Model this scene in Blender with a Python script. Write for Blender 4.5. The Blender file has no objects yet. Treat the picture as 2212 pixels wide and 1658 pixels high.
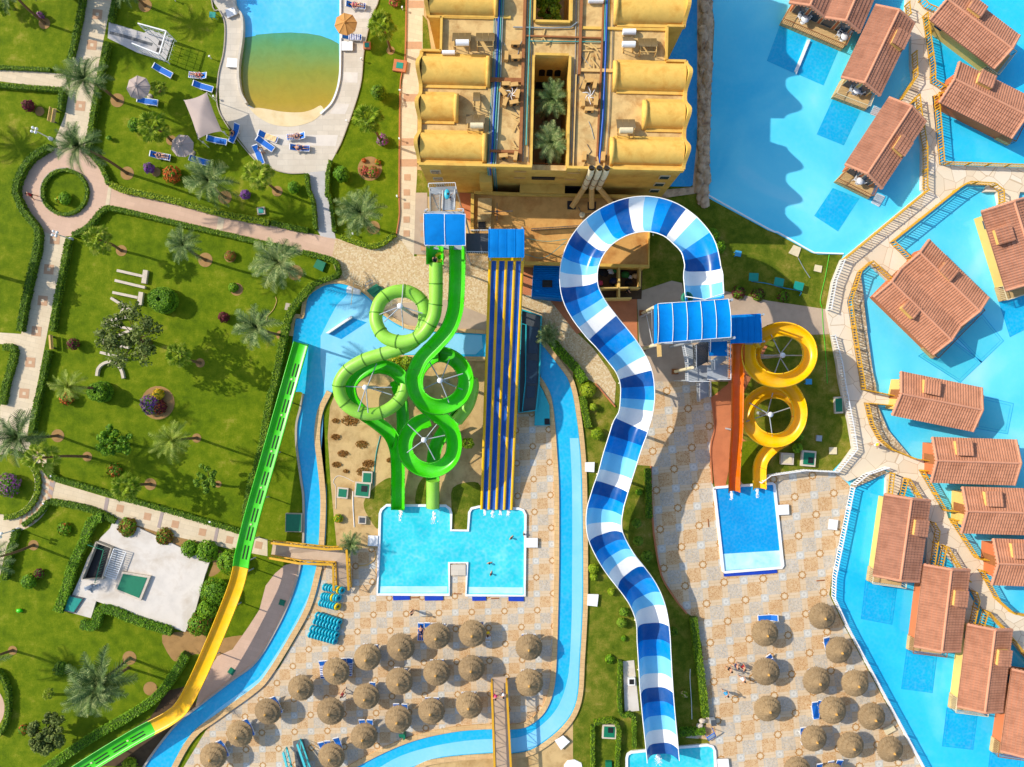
import bpy, bmesh, math, random
from mathutils import Vector, Matrix
from mathutils.noise import noise as pnoise
R = random.Random(7)
PI = math.pi
SC = bpy.context.scene
COL = SC.collection
HC = 75.0
PX = 0.0125
CO = (0, 2211, 4422, 6633)
RO = (0, 1658, 3317, 4971)
def T(c, r, *xy):
 return [(CO[c] + xy[i], RO[r] + xy[i + 1]) for i in range(0, len(xy), 2)]
def O(*xy):
 return [(xy[i] * 4, xy[i + 1] * 4) for i in range(0, len(xy), 2)]
def W(p, z=0.0):
 f = (1 - z / HC) * PX
 return Vector(((p[0] - 4423.5) * f, (3316 - p[1]) * f, z))
def W2(pts, z=0.0):
 return [W(p, z).xy for p in pts]
def cr(pts, n=5, closed=False):
 """smooth curve through points (any dimension)"""
 P = [Vector(p) for p in pts]
 m = len(P); out = []
 segs = m if closed else m - 1
 for i in range(segs):
  if closed:
   a, b, c, d = P[(i - 1) % m], P[i], P[(i + 1) % m], P[(i + 2) % m]
  else:
   b, c = P[i], P[i + 1]
   a = P[i - 1] if i > 0 else b * 2 - c
   d = P[i + 2] if i + 2 < m else c * 2 - b
  for k in range(n):
   t = k / n
   out.append(0.5 * ((2 * b) + (c - a) * t + (2 * a - 5 * b + 4 * c - d) * t * t + (3 * b - a - 3 * c + d) * t ** 3))
 if not closed:
  out.append(P[-1])
 return out
def resample(pts, step):
 out = [Vector(pts[0])]; acc = 0.0
 L = [0.0]
 for i in range(1, len(pts)):
  L.append(L[-1] + (Vector(pts[i]) - Vector(pts[i - 1])).length)
 n = max(2, int(round(L[-1] / step)) + 1)
 out = []; j = 0
 for k in range(n):
  s = L[-1] * k / (n - 1)
  while j < len(L) - 2 and L[j + 1] < s:
   j += 1
  d = L[j + 1] - L[j]
  t = (s - L[j]) / d if d > 1e-9 else 0
  out.append(Vector(pts[j]).lerp(Vector(pts[j + 1]), t))
 return out
def circ(cx, cy, r, n=40, a0=0, a1=2 * PI, ry=None):
 ry = r if ry is None else ry
 full = abs(a1 - a0 - 2 * PI) < 1e-6
 m = n if full else n + 1
 return [(cx + r * math.cos(a0 + (a1 - a0) * k / n), cy + ry * math.sin(a0 + (a1 - a0) * k / n)) for k in range(m)]
ORG = {}
def origin_of(o):
 while o.parent: o = o.parent
 return ORG.get(o.name, Vector((0, 0, 0)))
class MB:
 def __init__(s): s.v = []; s.f = []; s.mi = []; s.sm = []
 def add(s, vs, fs, m=0, smooth=False):
  b = len(s.v); s.v += [tuple(v) for v in vs]
  for f in fs:
   s.f.append([i + b for i in f]); s.mi.append(m); s.sm.append(smooth)
  return s
 def box(s, c, size, rot=0, m=0, z0=None):
  """box centred on c, or standing on z0"""
  hx, hy, hz = size[0] / 2, size[1] / 2, size[2] / 2
  cz = c[2] if len(c) > 2 else 0
  if z0 is not None: cz = z0 + hz
  ca, sa = math.cos(rot), math.sin(rot)
  vs = []
  for dz in (-hz, hz):
   for dx, dy in ((-hx, -hy), (hx, -hy), (hx, hy), (-hx, hy)):
    vs.append((c[0] + dx * ca - dy * sa, c[1] + dx * sa + dy * ca, cz + dz))
  return s.add(vs, [(3, 2, 1, 0), (4, 5, 6, 7), (0, 1, 5, 4), (1, 2, 6, 5), (2, 3, 7, 6), (3, 0, 4, 7)], m)
 def prism(s, pts, z0, z1, m=0, bottom=False, mside=None):
  n = len(pts)
  a = sum(pts[i][0] * pts[(i + 1) % n][1] - pts[(i + 1) % n][0] * pts[i][1] for i in range(n))
  if a < 0: pts = pts[::-1]
  vs = [(p[0], p[1], z0) for p in pts] + [(p[0], p[1], z1) for p in pts]
  s.add(vs, [list(range(n, 2 * n))], m)
  s.add(vs, [(i, (i + 1) % n, n + (i + 1) % n, n + i) for i in range(n)], m if mside is None else mside)
  if bottom: s.add(vs, [list(range(n - 1, -1, -1))], m)
  return s
 def sheet(s, pts, z, m=0):
  n = len(pts)
  a = sum(pts[i][0] * pts[(i + 1) % n][1] - pts[(i + 1) % n][0] * pts[i][1] for i in range(n))
  if a < 0: pts = pts[::-1]
  return s.add([(p[0], p[1], z) for p in pts], [list(range(n))], m)
 def bar(s, p, q, w, h=None, m=0):
  p, q = Vector(p), Vector(q); h = h or w
  d = q - p
  if d.length < 1e-6: return s
  d.normalize()
  up = Vector((0, 0, 1)) if abs(d.z) < 0.95 else Vector((1, 0, 0))
  x = d.cross(up).normalized(); y = x.cross(d).normalized()
  vs = []
  for e in (p, q):
   for a, b in ((-1, -1), (1, -1), (1, 1), (-1, 1)):
    vs.append(e + x * (a * w / 2) + y * (b * h / 2))
  return s.add(vs, [(3, 2, 1, 0), (4, 5, 6, 7), (0, 1, 5, 4), (1, 2, 6, 5), (2, 3, 7, 6), (3, 0, 4, 7)], m)
 def tube(s, pts, r, n=8, m=0, caps=True, smooth=True, closed=False):
  P = [Vector(p) for p in pts]; k = len(P)
  rr = r if isinstance(r, (list, tuple)) else [r] * k
  vs = []; px = None
  for i in range(k):
   if closed: d = P[(i + 1) % k] - P[i - 1]
   else: d = P[min(i + 1, k - 1)] - P[max(i - 1, 0)]
   d.normalize()
   if px is None:
    up = Vector((0, 0, 1)) if abs(d.z) < 0.9 else Vector((1, 0, 0))
    px = d.cross(up).normalized()
   px = (px - d * px.dot(d)).normalized(); py = d.cross(px)
   for j in range(n):
    a = 2 * PI * j / n
    vs.append(P[i] + px * (rr[i] * math.cos(a)) + py * (rr[i] * math.sin(a)))
  fs = []
  for i in range(k if closed else k - 1):
   i2 = (i + 1) % k
   for j in range(n):
    j2 = (j + 1) % n
    fs.append((i * n + j, i * n + j2, i2 * n + j2, i2 * n + j))
  s.add(vs, fs, m, smooth)
  if caps and not closed:
   s.add(vs[:n], [list(range(n - 1, -1, -1))], m); s.add(vs[-n:], [list(range(n))], m)
  return s
 def lathe(s, c, prof, n=24, m=0, smooth=True):
  vs = []
  for r, z in prof:
   for j in range(n):
    a = 2 * PI * j / n
    vs.append((c[0] + r * math.cos(a), c[1] + r * math.sin(a), c[2] + z))
  fs = []
  for i in range(len(prof) - 1):
   for j in range(n):
    j2 = (j + 1) % n
    fs.append((i * n + j, i * n + j2, (i + 1) * n + j2, (i + 1) * n + j))
  return s.add(vs, fs, m, smooth)
 def torus(s, c, R_, r, n=20, k=8, m=0, ax=None, rot=None):
  vs = []
  for i in range(n):
   a = 2 * PI * i / n
   for j in range(k):
    b = 2 * PI * j / k
    v = Vector(((R_ + r * math.cos(b)) * math.cos(a), (R_ + r * math.cos(b)) * math.sin(a), r * math.sin(b)))
    if rot is not None: v = rot @ v
    vs.append(v + Vector(c))
  fs = [(i * k + j, ((i + 1) % n) * k + j, ((i + 1) % n) * k + (j + 1) % k, i * k + (j + 1) % k) for i in range(n) for j in range(k)]
  return s.add(vs, fs, m, True)
 def sphere(s, c, r, n=12, k=8, m=0, rough=0, sq=(1, 1, 1), seed=0):
  vs = []
  for i in range(k + 1):
   t = PI * i / k
   for j in range(n):
    a = 2 * PI * j / n
    v = Vector((math.sin(t) * math.cos(a), math.sin(t) * math.sin(a), math.cos(t)))
    q = 1 + (rough * pnoise(v * 2.3 + Vector((seed, seed * 1.7, 0))) if rough else 0)
    vs.append((c[0] + v.x * r * sq[0] * q, c[1] + v.y * r * sq[1] * q, c[2] + v.z * r * sq[2] * q))
  fs = [(i * n + j, (i + 1) * n + j, (i + 1) * n + (j + 1) % n, i * n + (j + 1) % n) for i in range(k) for j in range(n)]
  return s.add(vs, fs, m, True)
 def sweep(s, pts, prof, m=0, closedprof=True, smooth=True, caps=True, banks=None):
  """sweep a (side, up) profile along 3-D points, the side axis staying level (plus bank)"""
  P = [Vector(p) for p in pts]; k = len(P); n = len(prof); vs = []
  for i in range(k):
   d = P[min(i + 1, k - 1)] - P[max(i - 1, 0)]
   if d.length < 1e-9: d = Vector((1, 0, 0))
   d.normalize()
   x = d.cross(Vector((0, 0, 1)))
   x = x.normalized() if x.length > 1e-6 else Vector((1, 0, 0))
   y = x.cross(d).normalized()
   if banks:
    ca, sa = math.cos(banks[i]), math.sin(banks[i])
    x, y = x * ca + y * sa, y * ca - x * sa
   for a, b in prof: vs.append(P[i] + x * a + y * b)
  fs = []
  for i in range(k - 1):
   for j in range(n if closedprof else n - 1):
    j2 = (j + 1) % n
    fs.append((i * n + j, (i + 1) * n + j, (i + 1) * n + j2, i * n + j2))
  s.add(vs, fs, m, smooth)
  if caps and closedprof:
   s.add(vs[:n], [list(range(n))], m); s.add(vs[-n:], [list(range(n - 1, -1, -1))], m)
  return s
 def leaf(s, c, nrm, size, m=0, asp=1.7):
  nrm = Vector(nrm)
  t = nrm.orthogonal().normalized()
  t = Matrix.Rotation(R.random() * 6.28, 3, nrm) @ t
  b = nrm.cross(t).normalized()
  l, w = size * asp / 2, size / 2
  c = Vector(c)
  return s.add([c - t * l, c + b * w - t * l * .1 , c + t * l, c - b * w - t * l * .1], [(0, 3, 2, 1)], m)
 def build(s, name, mats, parent=None, smooth=None):
  me = bpy.data.meshes.new(name)
  off = origin_of(parent) if parent is not None else Vector((0, 0, 0))
  v = [(a - off.x, b - off.y, c - off.z) for a, b, c in s.v] if parent is not None else s.v
  me.from_pydata(v, [], s.f)
  if not isinstance(mats, (list, tuple)): mats = [mats]
  for mm in mats: me.materials.append(mm)
  if len(mats) > 1: me.polygons.foreach_set('material_index', [min(i, len(mats) - 1) for i in s.mi])
  me.polygons.foreach_set('use_smooth', [bool(x) if smooth is None else smooth for x in s.sm])
  me.update()
  o = bpy.data.objects.new(name, me); COL.objects.link(o)
  if parent is not None: o.parent = parent
  return o
def tag(o, label=None, cat=None, group=None, kind=None):
 if label: o['label'] = label
 if cat: o['category'] = cat
 if group: o['group'] = group
 if kind: o['kind'] = kind
 return o
def empty(name, loc, label, cat, group=None, rz=0):
 o = bpy.data.objects.new(name, None); COL.objects.link(o)
 o.empty_display_size = 0.3
 o.location = loc; o.rotation_euler = (0, 0, rz)
 ORG[o.name] = Vector(loc)
 return tag(o, label, cat, group)
def local(name, label=None, cat=None, group=None):
 """an Empty at the origin: its parts are written in its own coordinates"""
 o = empty(name, (0, 0, 0), label, cat, group)
 return o
KIDS = {}
def copy_tree(o, parent=None):
 c = o.copy(); COL.objects.link(c)
 if parent is not None: c.parent = parent
 for ch in list(o.children): copy_tree(ch, c)
 return c
class Proto:
 """first use moves the thing itself, later uses copy it with its parts"""
 def __init__(s, root): s.root = root; s.used = False
 def put(s, loc, rz=0, label=None, group=None, scale=1.0, mat=None):
  o = s.root if not s.used else copy_tree(s.root)
  s.used = True
  o.location = loc; o.rotation_euler = (0, 0, rz); o.scale = (scale,) * 3 if not isinstance(scale, tuple) else scale
  if label: o['label'] = label
  if group: o['group'] = group
  return o
def struct(name, mb, m):
 return tag(mb.build(name, m), kind='structure')
ORD = ['first', 'second', 'third', 'fourth', 'fifth', 'sixth', 'seventh', 'eighth', 'ninth', 'tenth', 'eleventh', 'twelfth', 'thirteenth', 'fourteenth', 'fifteenth']
KC = 0.88
def lin(c, k=KC):
 o = []
 for x in c[:3]:
  x /= 255.0
  o.append((x / 12.92 if x <= 0.04045 else ((x + 0.055) / 1.055) ** 2.4) * k)
 return (*o, 1)
class NT:
 def __init__(s, name):
  s.m = bpy.data.materials.new(name); s.m.use_nodes = True
  s.t = s.m.node_tree; s.n = s.t.nodes; s.l = s.t.links
  s.bsdf = s.n['Principled BSDF']
  s.tc = None
 def new(s, typ, **kw):
  n = s.n.new(typ)
  for k, v in kw.items(): setattr(n, k, v)
  return n
 def link(s, a, b): s.l.new(a, b)
 def coord(s, which='Object'):
  if s.tc is None: s.tc = s.new('ShaderNodeTexCoord')
  return s.tc.outputs[which]
 def geo(s):
  return s.new('ShaderNodeNewGeometry')
 def pos(s): return s.geo().outputs['Position']
 def noise(s, scale, detail=4, rough=0.55, vec=None, dist=0):
  n = s.new('ShaderNodeTexNoise')
  n.inputs['Scale'].default_value = scale; n.inputs['Detail'].default_value = detail
  n.inputs['Roughness'].default_value = rough; n.inputs['Distortion'].default_value = dist
  s.link(vec if vec is not None else s.coord(), n.inputs['Vector'])
  return n.outputs['Fac']
 def voro(s, scale, feature='F1', out='Distance', vec=None, rnd=1):
  n = s.new('ShaderNodeTexVoronoi', feature=feature)
  n.inputs['Scale'].default_value = scale; n.inputs['Randomness'].default_value = rnd
  s.link(vec if vec is not None else s.coord(), n.inputs['Vector'])
  return n.outputs[out]
 def ramp(s, fac, stops, interp='LINEAR'):
  r = s.new('ShaderNodeValToRGB'); r.color_ramp.interpolation = interp
  e = r.color_ramp.elements
  while len(e) < len(stops): e.new(0.5)
  for i, (p, c) in enumerate(stops): e[i].position = p; e[i].color = c
  s.link(fac, r.inputs['Fac'])
  return r.outputs['Color']
 def mix(s, fac, a, b, mode='MIX'):
  n = s.new('ShaderNodeMix', data_type='RGBA', blend_type=mode)
  for sock, v in ((n.inputs[0], fac), (n.inputs[6], a), (n.inputs[7], b)):
   if hasattr(v, 'is_linked') or isinstance(v, bpy.types.NodeSocket): s.link(v, sock)
   else: sock.default_value = v
  return n.outputs[2]
 def math(s, op, a, b=None, c=None, clamp=False):
  n = s.new('ShaderNodeMath', operation=op); n.use_clamp = clamp
  for i, v in enumerate((a, b, c)):
   if v is None: continue
   if isinstance(v, bpy.types.NodeSocket): s.link(v, n.inputs[i])
   else: n.inputs[i].default_value = v
  return n.outputs[0]
 def set(s, col=None, rough=0.8, bump=None, bstr=0.3, bdist=0.02, spec=0.3):
  b = s.bsdf
  if col is not None:
   if isinstance(col, bpy.types.NodeSocket): s.link(col, b.inputs['Base Color'])
   else: b.inputs['Base Color'].default_value = col
  if isinstance(rough, bpy.types.NodeSocket): s.link(rough, b.inputs['Roughness'])
  else: b.inputs['Roughness'].default_value = rough
  b.inputs['Specular IOR Level'].default_value = spec
  if bump is not None:
   n = s.new('ShaderNodeBump'); n.inputs['Strength'].default_value = bstr; n.inputs['Distance'].default_value = bdist
   s.link(bump, n.inputs['Height']); s.link(n.outputs['Normal'], b.inputs['Normal'])
  return s.m
def mul(c, k): return (c[0] * k, c[1] * k, c[2] * k, 1)
def mat(name, c, var=0.25, scale=1.5, fine=12, rough=0.8, bstr=0.25, spec=0.3, stain=None, samt=0.0, k=KC, sscale=.35, bdist=.02):
 """plain weathered material: two octaves of tone, a stain colour, a fine bump"""
 t = NT(name); b = lin(c, k)
 a = t.noise(scale, 5, 0.6); f = t.noise(fine, 3, 0.6)
 col = t.ramp(a, [(0.25, mul(b, 1 - var)), (0.5, b), (0.78, mul(b, 1 + var * 0.6))])
 col = t.mix(t.math('MULTIPLY', f, 0.5), col, t.mix(1.0, col, mul((1, 1, 1, 1), 1 - var), 'MULTIPLY'))
 if stain is not None:
  n2 = t.noise(sscale, 6, 0.65, dist=0.4)
  fac = t.math('MULTIPLY', t.math('SUBTRACT', n2, 0.48, clamp=True), samt * 6, clamp=True)
  col = t.mix(fac, col, lin(stain, k))
 return t.set(col, rough, f, bstr, bdist, spec)
def plain(name, c, rough=0.5, spec=0.4, k=KC):
 t = NT(name); b = lin(c, k)
 f = t.noise(3, 3)
 return t.set(t.ramp(f, [(0.3, mul(b, .9)), (0.7, mul(b, 1.06))]), rough, spec=spec)
def leafmat(name, c1, c2, c3=None, rough=0.6, k=KC, trans=0.25):
 t = NT(name)
 r = t.geo().outputs['Random Per Island']
 oi = t.new('ShaderNodeObjectInfo').outputs['Random']
 n = t.noise(1.3, 3)
 v = t.math('ADD', t.math('MULTIPLY', r, 0.6), t.math('MULTIPLY', n, 0.5))
 v = t.math('ADD', v, t.math('MULTIPLY', t.math('SUBTRACT', oi, 0.5), 0.25))
 st = [(0.15, lin(c1, k)), (0.55, lin(c2, k)), (0.92, lin(c3 or c2, k))]
 col = t.ramp(v, st)
 m = t.set(col, rough, spec=0.25)
 tr = t.new('ShaderNodeBsdfTranslucent'); t.link(col, tr.inputs['Color'])
 ms = t.new('ShaderNodeMixShader'); ms.inputs[0].default_value = trans
 t.link(t.bsdf.outputs[0], ms.inputs[1]); t.link(tr.outputs[0], ms.inputs[2])
 t.link(ms.outputs[0], t.n['Material Output'].inputs['Surface'])
 return m
M = {}
def grass_mat(name, a, b, c, d):
 t = NT(name)
 n1 = t.noise(0.16, 5, 0.6, dist=0.5); n2 = t.noise(0.9, 5, 0.65); n3 = t.noise(7, 4, 0.7); n4 = t.noise(28, 2, .6)
 v = t.math('ADD', t.math('MULTIPLY', n1, 0.36), t.math('MULTIPLY', n2, 0.42))
 v = t.math('ADD', v, t.math('MULTIPLY', n3, 0.2))
 col = t.ramp(v, [(0.37, lin(a)), (0.47, lin(b)), (0.55, lin(c)), (0.66, lin(d))])
 col = t.mix(t.math('MULTIPLY', t.math('SUBTRACT', n4, 0.4, clamp=True), 1.2, clamp=True), col, t.mix(1.0, col, (0.55, 0.6, 0.5, 1), 'MULTIPLY'))
 return t.set(col, 0.9, t.math('ADD', n3, n4), 0.6, 0.06, 0.1)
M['grass'] = grass_mat('grass', (78, 102, 8), (102, 124, 10), (124, 138, 20), (176, 162, 66))
M['drygrass'] = grass_mat('dry_grass', (70, 92, 14), (104, 118, 26), (140, 134, 48), (190, 164, 96))
M['sand'] = mat('sand', (214, 180, 124), .22, .6, 9, .95, .5, .1, (150, 112, 62), .5, sscale=.5, bdist=.05)
M['soil'] = mat('soil', (172, 134, 84), .25, 1.2, 9, .95, .5, .1)
M['darksoil'] = mat('dark_soil', (96, 76, 56), .3, 1.2, 9, .95, .5, .1)
def slab_mat(name, c, size, joint=0.03, var=.18, jc=.62, rot=0, off=.5, ratio=2.0, stain=None):
 t = NT(name); b = lin(c)
 mp = t.new('ShaderNodeMapping'); mp.inputs['Rotation'].default_value[2] = rot
 t.link(t.coord(), mp.inputs['Vector'])
 br = t.new('ShaderNodeTexBrick'); br.offset = off
 br.inputs['Scale'].default_value = 1.0; br.inputs['Mortar Size'].default_value = joint
 br.inputs['Brick Width'].default_value = size * ratio; br.inputs['Row Height'].default_value = size
 br.inputs['Color1'].default_value = mul(b, 1 - var * .5); br.inputs['Color2'].default_value = mul(b, 1 + var * .5)
 br.inputs['Mortar'].default_value = mul(b, jc)
 t.link(mp.outputs[0], br.inputs['Vector'])
 n = t.noise(.5, 5, .65); n2 = t.noise(9, 3)
 col = t.mix(t.math('MULTIPLY', t.math('SUBTRACT', n, .35, clamp=True), 1.6, clamp=True), br.outputs['Color'], mul(b, 1 - var * 1.6) if stain is None else lin(stain))
 col = t.mix(t.math('MULTIPLY', n2, .25), col, mul(b, .6))
 return t.set(col, .85, n2, .2, .02, .2)
M['cream'] = slab_mat('cream_paving', (232, 212, 178), .5, .02, .14, .82, 0.25, stain=(212, 188, 150))
M['pink'] = slab_mat('pink_paving', (222, 186, 158), .5, .015, .1, .88, 0.28, stain=(204, 168, 142))
M['deck'] = slab_mat('deck_slabs', (222, 210, 190), .62, .02, .14, .82, .0, stain=(196, 182, 160))
M['greydeck'] = slab_mat('grey_deck', (208, 202, 196), .8, .02, .1, .85, .1, stain=(180, 172, 164))
M['brownsq'] = mat('brown_paver', (204, 160, 122), .12, 3, 20)
M['greypave'] = mat('grey_paver', (176, 158, 150), .1, 3, 20)
M['concrete'] = mat('concrete', (226, 216, 202), .12, .7, 10, .9, .15, .2, (190, 172, 148), .5)
M['greyslab'] = mat('grey_beige_slab', (196, 172, 146), .14, .8, 10, .9, .15, .2, (168, 144, 120), .4)
M['terra'] = mat('terracotta_floor', (206, 128, 84), .14, 1.1, 14, .85, .15, .2, (176, 104, 68), .4)
M['walk'] = None
def pebble_mat(name, cols, scale, joint=(190, 165, 130), jw=.12):
 t = NT(name)
 cid = t.voro(scale, 'F1', 'Color')
 sep = t.new('ShaderNodeSeparateColor'); t.link(cid, sep.inputs[0])
 col = t.ramp(sep.outputs[0], [(i / max(1, len(cols)), lin(c)) for i, c in enumerate(cols)], 'CONSTANT')
 e = t.voro(scale, 'DISTANCE_TO_EDGE')
 col = t.mix(t.math('LESS_THAN', e, jw), col, lin(joint))
 n = t.noise(.4, 5, .6)
 col = t.mix(t.math('MULTIPLY', n, .35), col, t.mix(1, col, (.75, .7, .62, 1), 'MULTIPLY'))
 return t.set(col, .85, e, .2, .02, .2)
M['pebble'] = pebble_mat('pebble_paving', [(222, 196, 154), (212, 182, 136), (206, 174, 124), (226, 208, 170), (200, 166, 122)], 6.5, (222, 198, 156), .05)
M['flag'] = pebble_mat('flagstone', [(238, 222, 194), (232, 214, 184), (240, 226, 202), (234, 216, 188)], .62, (206, 182, 150), .016)
M['gravel'] = pebble_mat('gravel_bed', [(222, 200, 164), (196, 170, 132), (232, 216, 184), (184, 160, 124)], 5, (160, 134, 100), .05)
def plaza_mat(name, cell, rot, ox, oy, sq):
 """pavers laid as a grid: pebble squares in the cells, round medallions and pale stars at the corners"""
 t = NT(name)
 mp = t.new('ShaderNodeMapping'); mp.vector_type = 'TEXTURE'
 mp.inputs['Location'].default_value = (ox, oy, 0); mp.inputs['Rotation'].default_value = (0, 0, rot)
 mp.inputs['Scale'].default_value = (cell, cell, 1)
 t.link(t.pos(), mp.inputs['Vector'])
 sp = t.new('ShaderNodeSeparateXYZ'); t.link(mp.outputs[0], sp.inputs[0])
 X, Y = sp.outputs[0], sp.outputs[1]
 rx, ry = t.math('ROUND', X), t.math('ROUND', Y)
 dx, dy = t.math('SUBTRACT', X, rx), t.math('SUBTRACT', Y, ry)
 par = t.math('FLOORED_MODULO', t.math('ADD', rx, ry), 2)
 d = t.math('SQRT', t.math('ADD', t.math('MULTIPLY', dx, dx), t.math('MULTIPLY', dy, dy)))
 ang = t.math('ARCTAN2', dy, dx)
 dd = t.math('SUBTRACT', d, t.math('MULTIPLY', t.math('COSINE', t.math('MULTIPLY', ang, 8)), .018))
 ring = t.math('MULTIPLY', t.math('LESS_THAN', dd, .205), t.math('GREATER_THAN', dd, .135))
 core = t.math('LESS_THAN', dd, .085)
 adx, ady = t.math('ABSOLUTE', dx), t.math('ABSOLUTE', dy)
 cheb = t.math('MAXIMUM', adx, ady)
 star = t.math('LESS_THAN', cheb, .2)
 starin = t.math('LESS_THAN', dd, .15)
 fx, fy = t.math('FLOOR', X), t.math('FLOOR', Y)
 ex = t.math('ABSOLUTE', t.math('SUBTRACT', t.math('SUBTRACT', X, fx), .5))
 ey = t.math('ABSOLUTE', t.math('SUBTRACT', t.math('SUBTRACT', Y, fy), .5))
 cpar = t.math('FLOORED_MODULO', t.math('ADD', fx, fy), 2)
 insq = t.math('LESS_THAN', t.math('MAXIMUM', ex, ey), sq / 2)
 vs = 13.0
 cid = t.voro(vs, 'F1', 'Color', mp.outputs[0]); se = t.new('ShaderNodeSeparateColor'); t.link(cid, se.inputs[0])
 edge = t.voro(vs, 'DISTANCE_TO_EDGE', 'Distance', mp.outputs[0])
 ora = t.ramp(se.outputs[0], [(0, lin((210, 168, 118))), (.35, lin((200, 154, 104))), (.7, lin((216, 178, 130)))], 'CONSTANT')
 gry = t.ramp(se.outputs[0], [(0, lin((194, 186, 172))), (.35, lin((184, 176, 164))), (.7, lin((204, 196, 182)))], 'CONSTANT')
 peb = t.mix(cpar, ora, gry)
 peb = t.mix(t.math('LESS_THAN', edge, .05), peb, lin((226, 200, 160)))
 br = t.new('ShaderNodeTexBrick'); br.inputs['Scale'].default_value = 1
 br.inputs['Brick Width'].default_value = .5; br.inputs['Row Height'].default_value = .25; br.inputs['Mortar Size'].default_value = .012
 br.inputs['Color1'].default_value = lin((224, 200, 166)); br.inputs['Color2'].default_value = lin((220, 195, 160)); br.inputs['Mortar'].default_value = lin((206, 178, 140))
 t.link(mp.outputs[0], br.inputs['Vector'])
 col = t.mix(insq, br.outputs['Color'], peb)
 med = t.math('SUBTRACT', 1, par)
 col = t.mix(t.math('MULTIPLY', med, t.math('LESS_THAN', dd, .205)), col, lin((224, 198, 160)))
 col = t.mix(t.math('MULTIPLY', med, ring), col, lin((188, 138, 78)))
 col = t.mix(t.math('MULTIPLY', med, core), col, lin((230, 210, 176)))
 col = t.mix(t.math('MULTIPLY', par, star), col, lin((200, 196, 184)))
 col = t.mix(t.math('MULTIPLY', par, starin), col, lin((218, 214, 202)))
 col = t.mix(t.math('MULTIPLY', par, t.math('LESS_THAN', dd, .05)), col, lin((190, 186, 176)))
 n = t.noise(.35, 6, .65, t.pos()); n2 = t.noise(7, 3, .6, t.pos())
 col = t.mix(t.math('MULTIPLY', t.math('SUBTRACT', n, .4, clamp=True), 2.2, clamp=True), col, t.mix(1, col, (.86, .8, .72, 1), 'MULTIPLY'))
 col = t.mix(t.math('MULTIPLY', n2, .22), col, t.mix(1, col, (.72, .68, .62, 1), 'MULTIPLY'))
 return t.set(col, .85, edge, .12, .02, .2)
def water_mat(name, a, b, c=None, scale=.08, rip=5.0, caust=0.0, rough=.07, bs=.12, cs=3.0):
 """painted pool seen through clear water: tone drifts with depth, ripples bend the surface"""
 t = NT(name); P = t.pos()
 n = t.noise(scale, 3, .5, P, .6)
 col = t.ramp(n, [(.32, lin(a)), (.6, lin(b)), (.78, lin(c or b))])
 w = t.noise(rip, 3, .6, P, .8)
 v = t.voro(cs, 'SMOOTH_F1', 'Distance', P)
 if caust:  # pale caustic net, light painted into the water colour
  net = t.math('POWER', v, 2.2)
  g = t.noise(.3, 3, .5, P)
  col = t.mix(t.math('MULTIPLY', t.math('MULTIPLY', net, g), caust, clamp=True), col, lin((235, 250, 255)))
 gr = t.noise(14, 3, .6, P)
 col = t.mix(t.math('MULTIPLY', gr, .22), col, t.mix(1, col, (.7, .84, .92, 1), 'MULTIPLY'))
 return t.set(col, rough, t.math('ADD', w, t.math('MULTIPLY', v, .5)), bs, .05, .5)
M['lagoon'] = water_mat('lagoon_water', (66, 208, 243), (112, 228, 250), (166, 236, 252), .11, 4, .1)
M['lagoon2'] = water_mat('lagoon_water_blue', (20, 190, 238), (52, 208, 246), (116, 226, 250), .12, 4, .1)
M['lagoonpool'] = water_mat('plunge_pool_water', (0, 174, 224), (6, 186, 230), (30, 200, 234), .25, 6, .22, cs=4)
M['lagoonteal'] = water_mat('pale_plunge_pool_water', (74, 206, 226), (88, 212, 230), (104, 218, 234), .2, 6, .12, cs=4)
M['river'] = water_mat('river_water', (6, 176, 228), (30, 192, 236), (84, 210, 242), .12, 4, .25, cs=3.5)  # bluer tone carries the shade on the river in its colour
M['riverpale'] = water_mat('river_water_lit', (128, 212, 246), (146, 218, 248), (160, 224, 248), .2, 4, .2, cs=3.5)  # sunlit copy of the river water, its light painted in
M['slidepool'] = water_mat('slide_pool_water', (24, 200, 214), (60, 216, 224), (108, 228, 232), .3, 5, .55, cs=3.2)
M['bluepool'] = water_mat('deep_and_shaded_water', (0, 146, 212), (0, 160, 222), (16, 178, 230), .2, 6, .2, cs=4)  # deep pool, also used to paint shade on canal and start pool
M['stepwater'] = water_mat('step_water', (160, 226, 240), (196, 238, 246), (224, 246, 250), .6, 6, .6, cs=4)
M['gardenpool'] = water_mat('garden_pool_water', (70, 192, 242), (96, 204, 246), (126, 214, 248), .2, 6, .3, bs=.3, cs=2.5)
def murky():
 t = NT('murky_shallow_water'); P = t.pos()
 sp = t.new('ShaderNodeSeparateXYZ'); t.link(P, sp.inputs[0])
 n = t.noise(.35, 4, .6, P)
 y = t.math('ADD', sp.outputs[1], t.math('MULTIPLY', n, 1.6))
 mr = t.new('ShaderNodeMapRange'); mr.inputs['From Min'].default_value = 29.2; mr.inputs['From Max'].default_value = 38.6
 t.link(y, mr.inputs['Value'])
 col = t.ramp(mr.outputs[0], [(0, lin((200, 160, 66))), (.22, lin((178, 152, 40))), (.55, lin((146, 152, 52))), (.85, lin((104, 158, 92))), (1, lin((84, 160, 118)))])
 w = t.noise(6, 3, .6, P, .6); bl = t.noise(1.1, 5, .7, P, 1.0)
 col = t.mix(t.math('MULTIPLY', t.math('SUBTRACT', bl, .42, clamp=True), 2.0, clamp=True), col, t.mix(1, col, (.8, .8, .7, 1), 'MULTIPLY'))
 col = t.mix(t.math('MULTIPLY', w, .25), col, t.mix(1, col, (.75, .8, .7, 1), 'MULTIPLY'))
 return t.set(col, .08, w, .15, .05, .5)
M['murky'] = murky()
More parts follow.
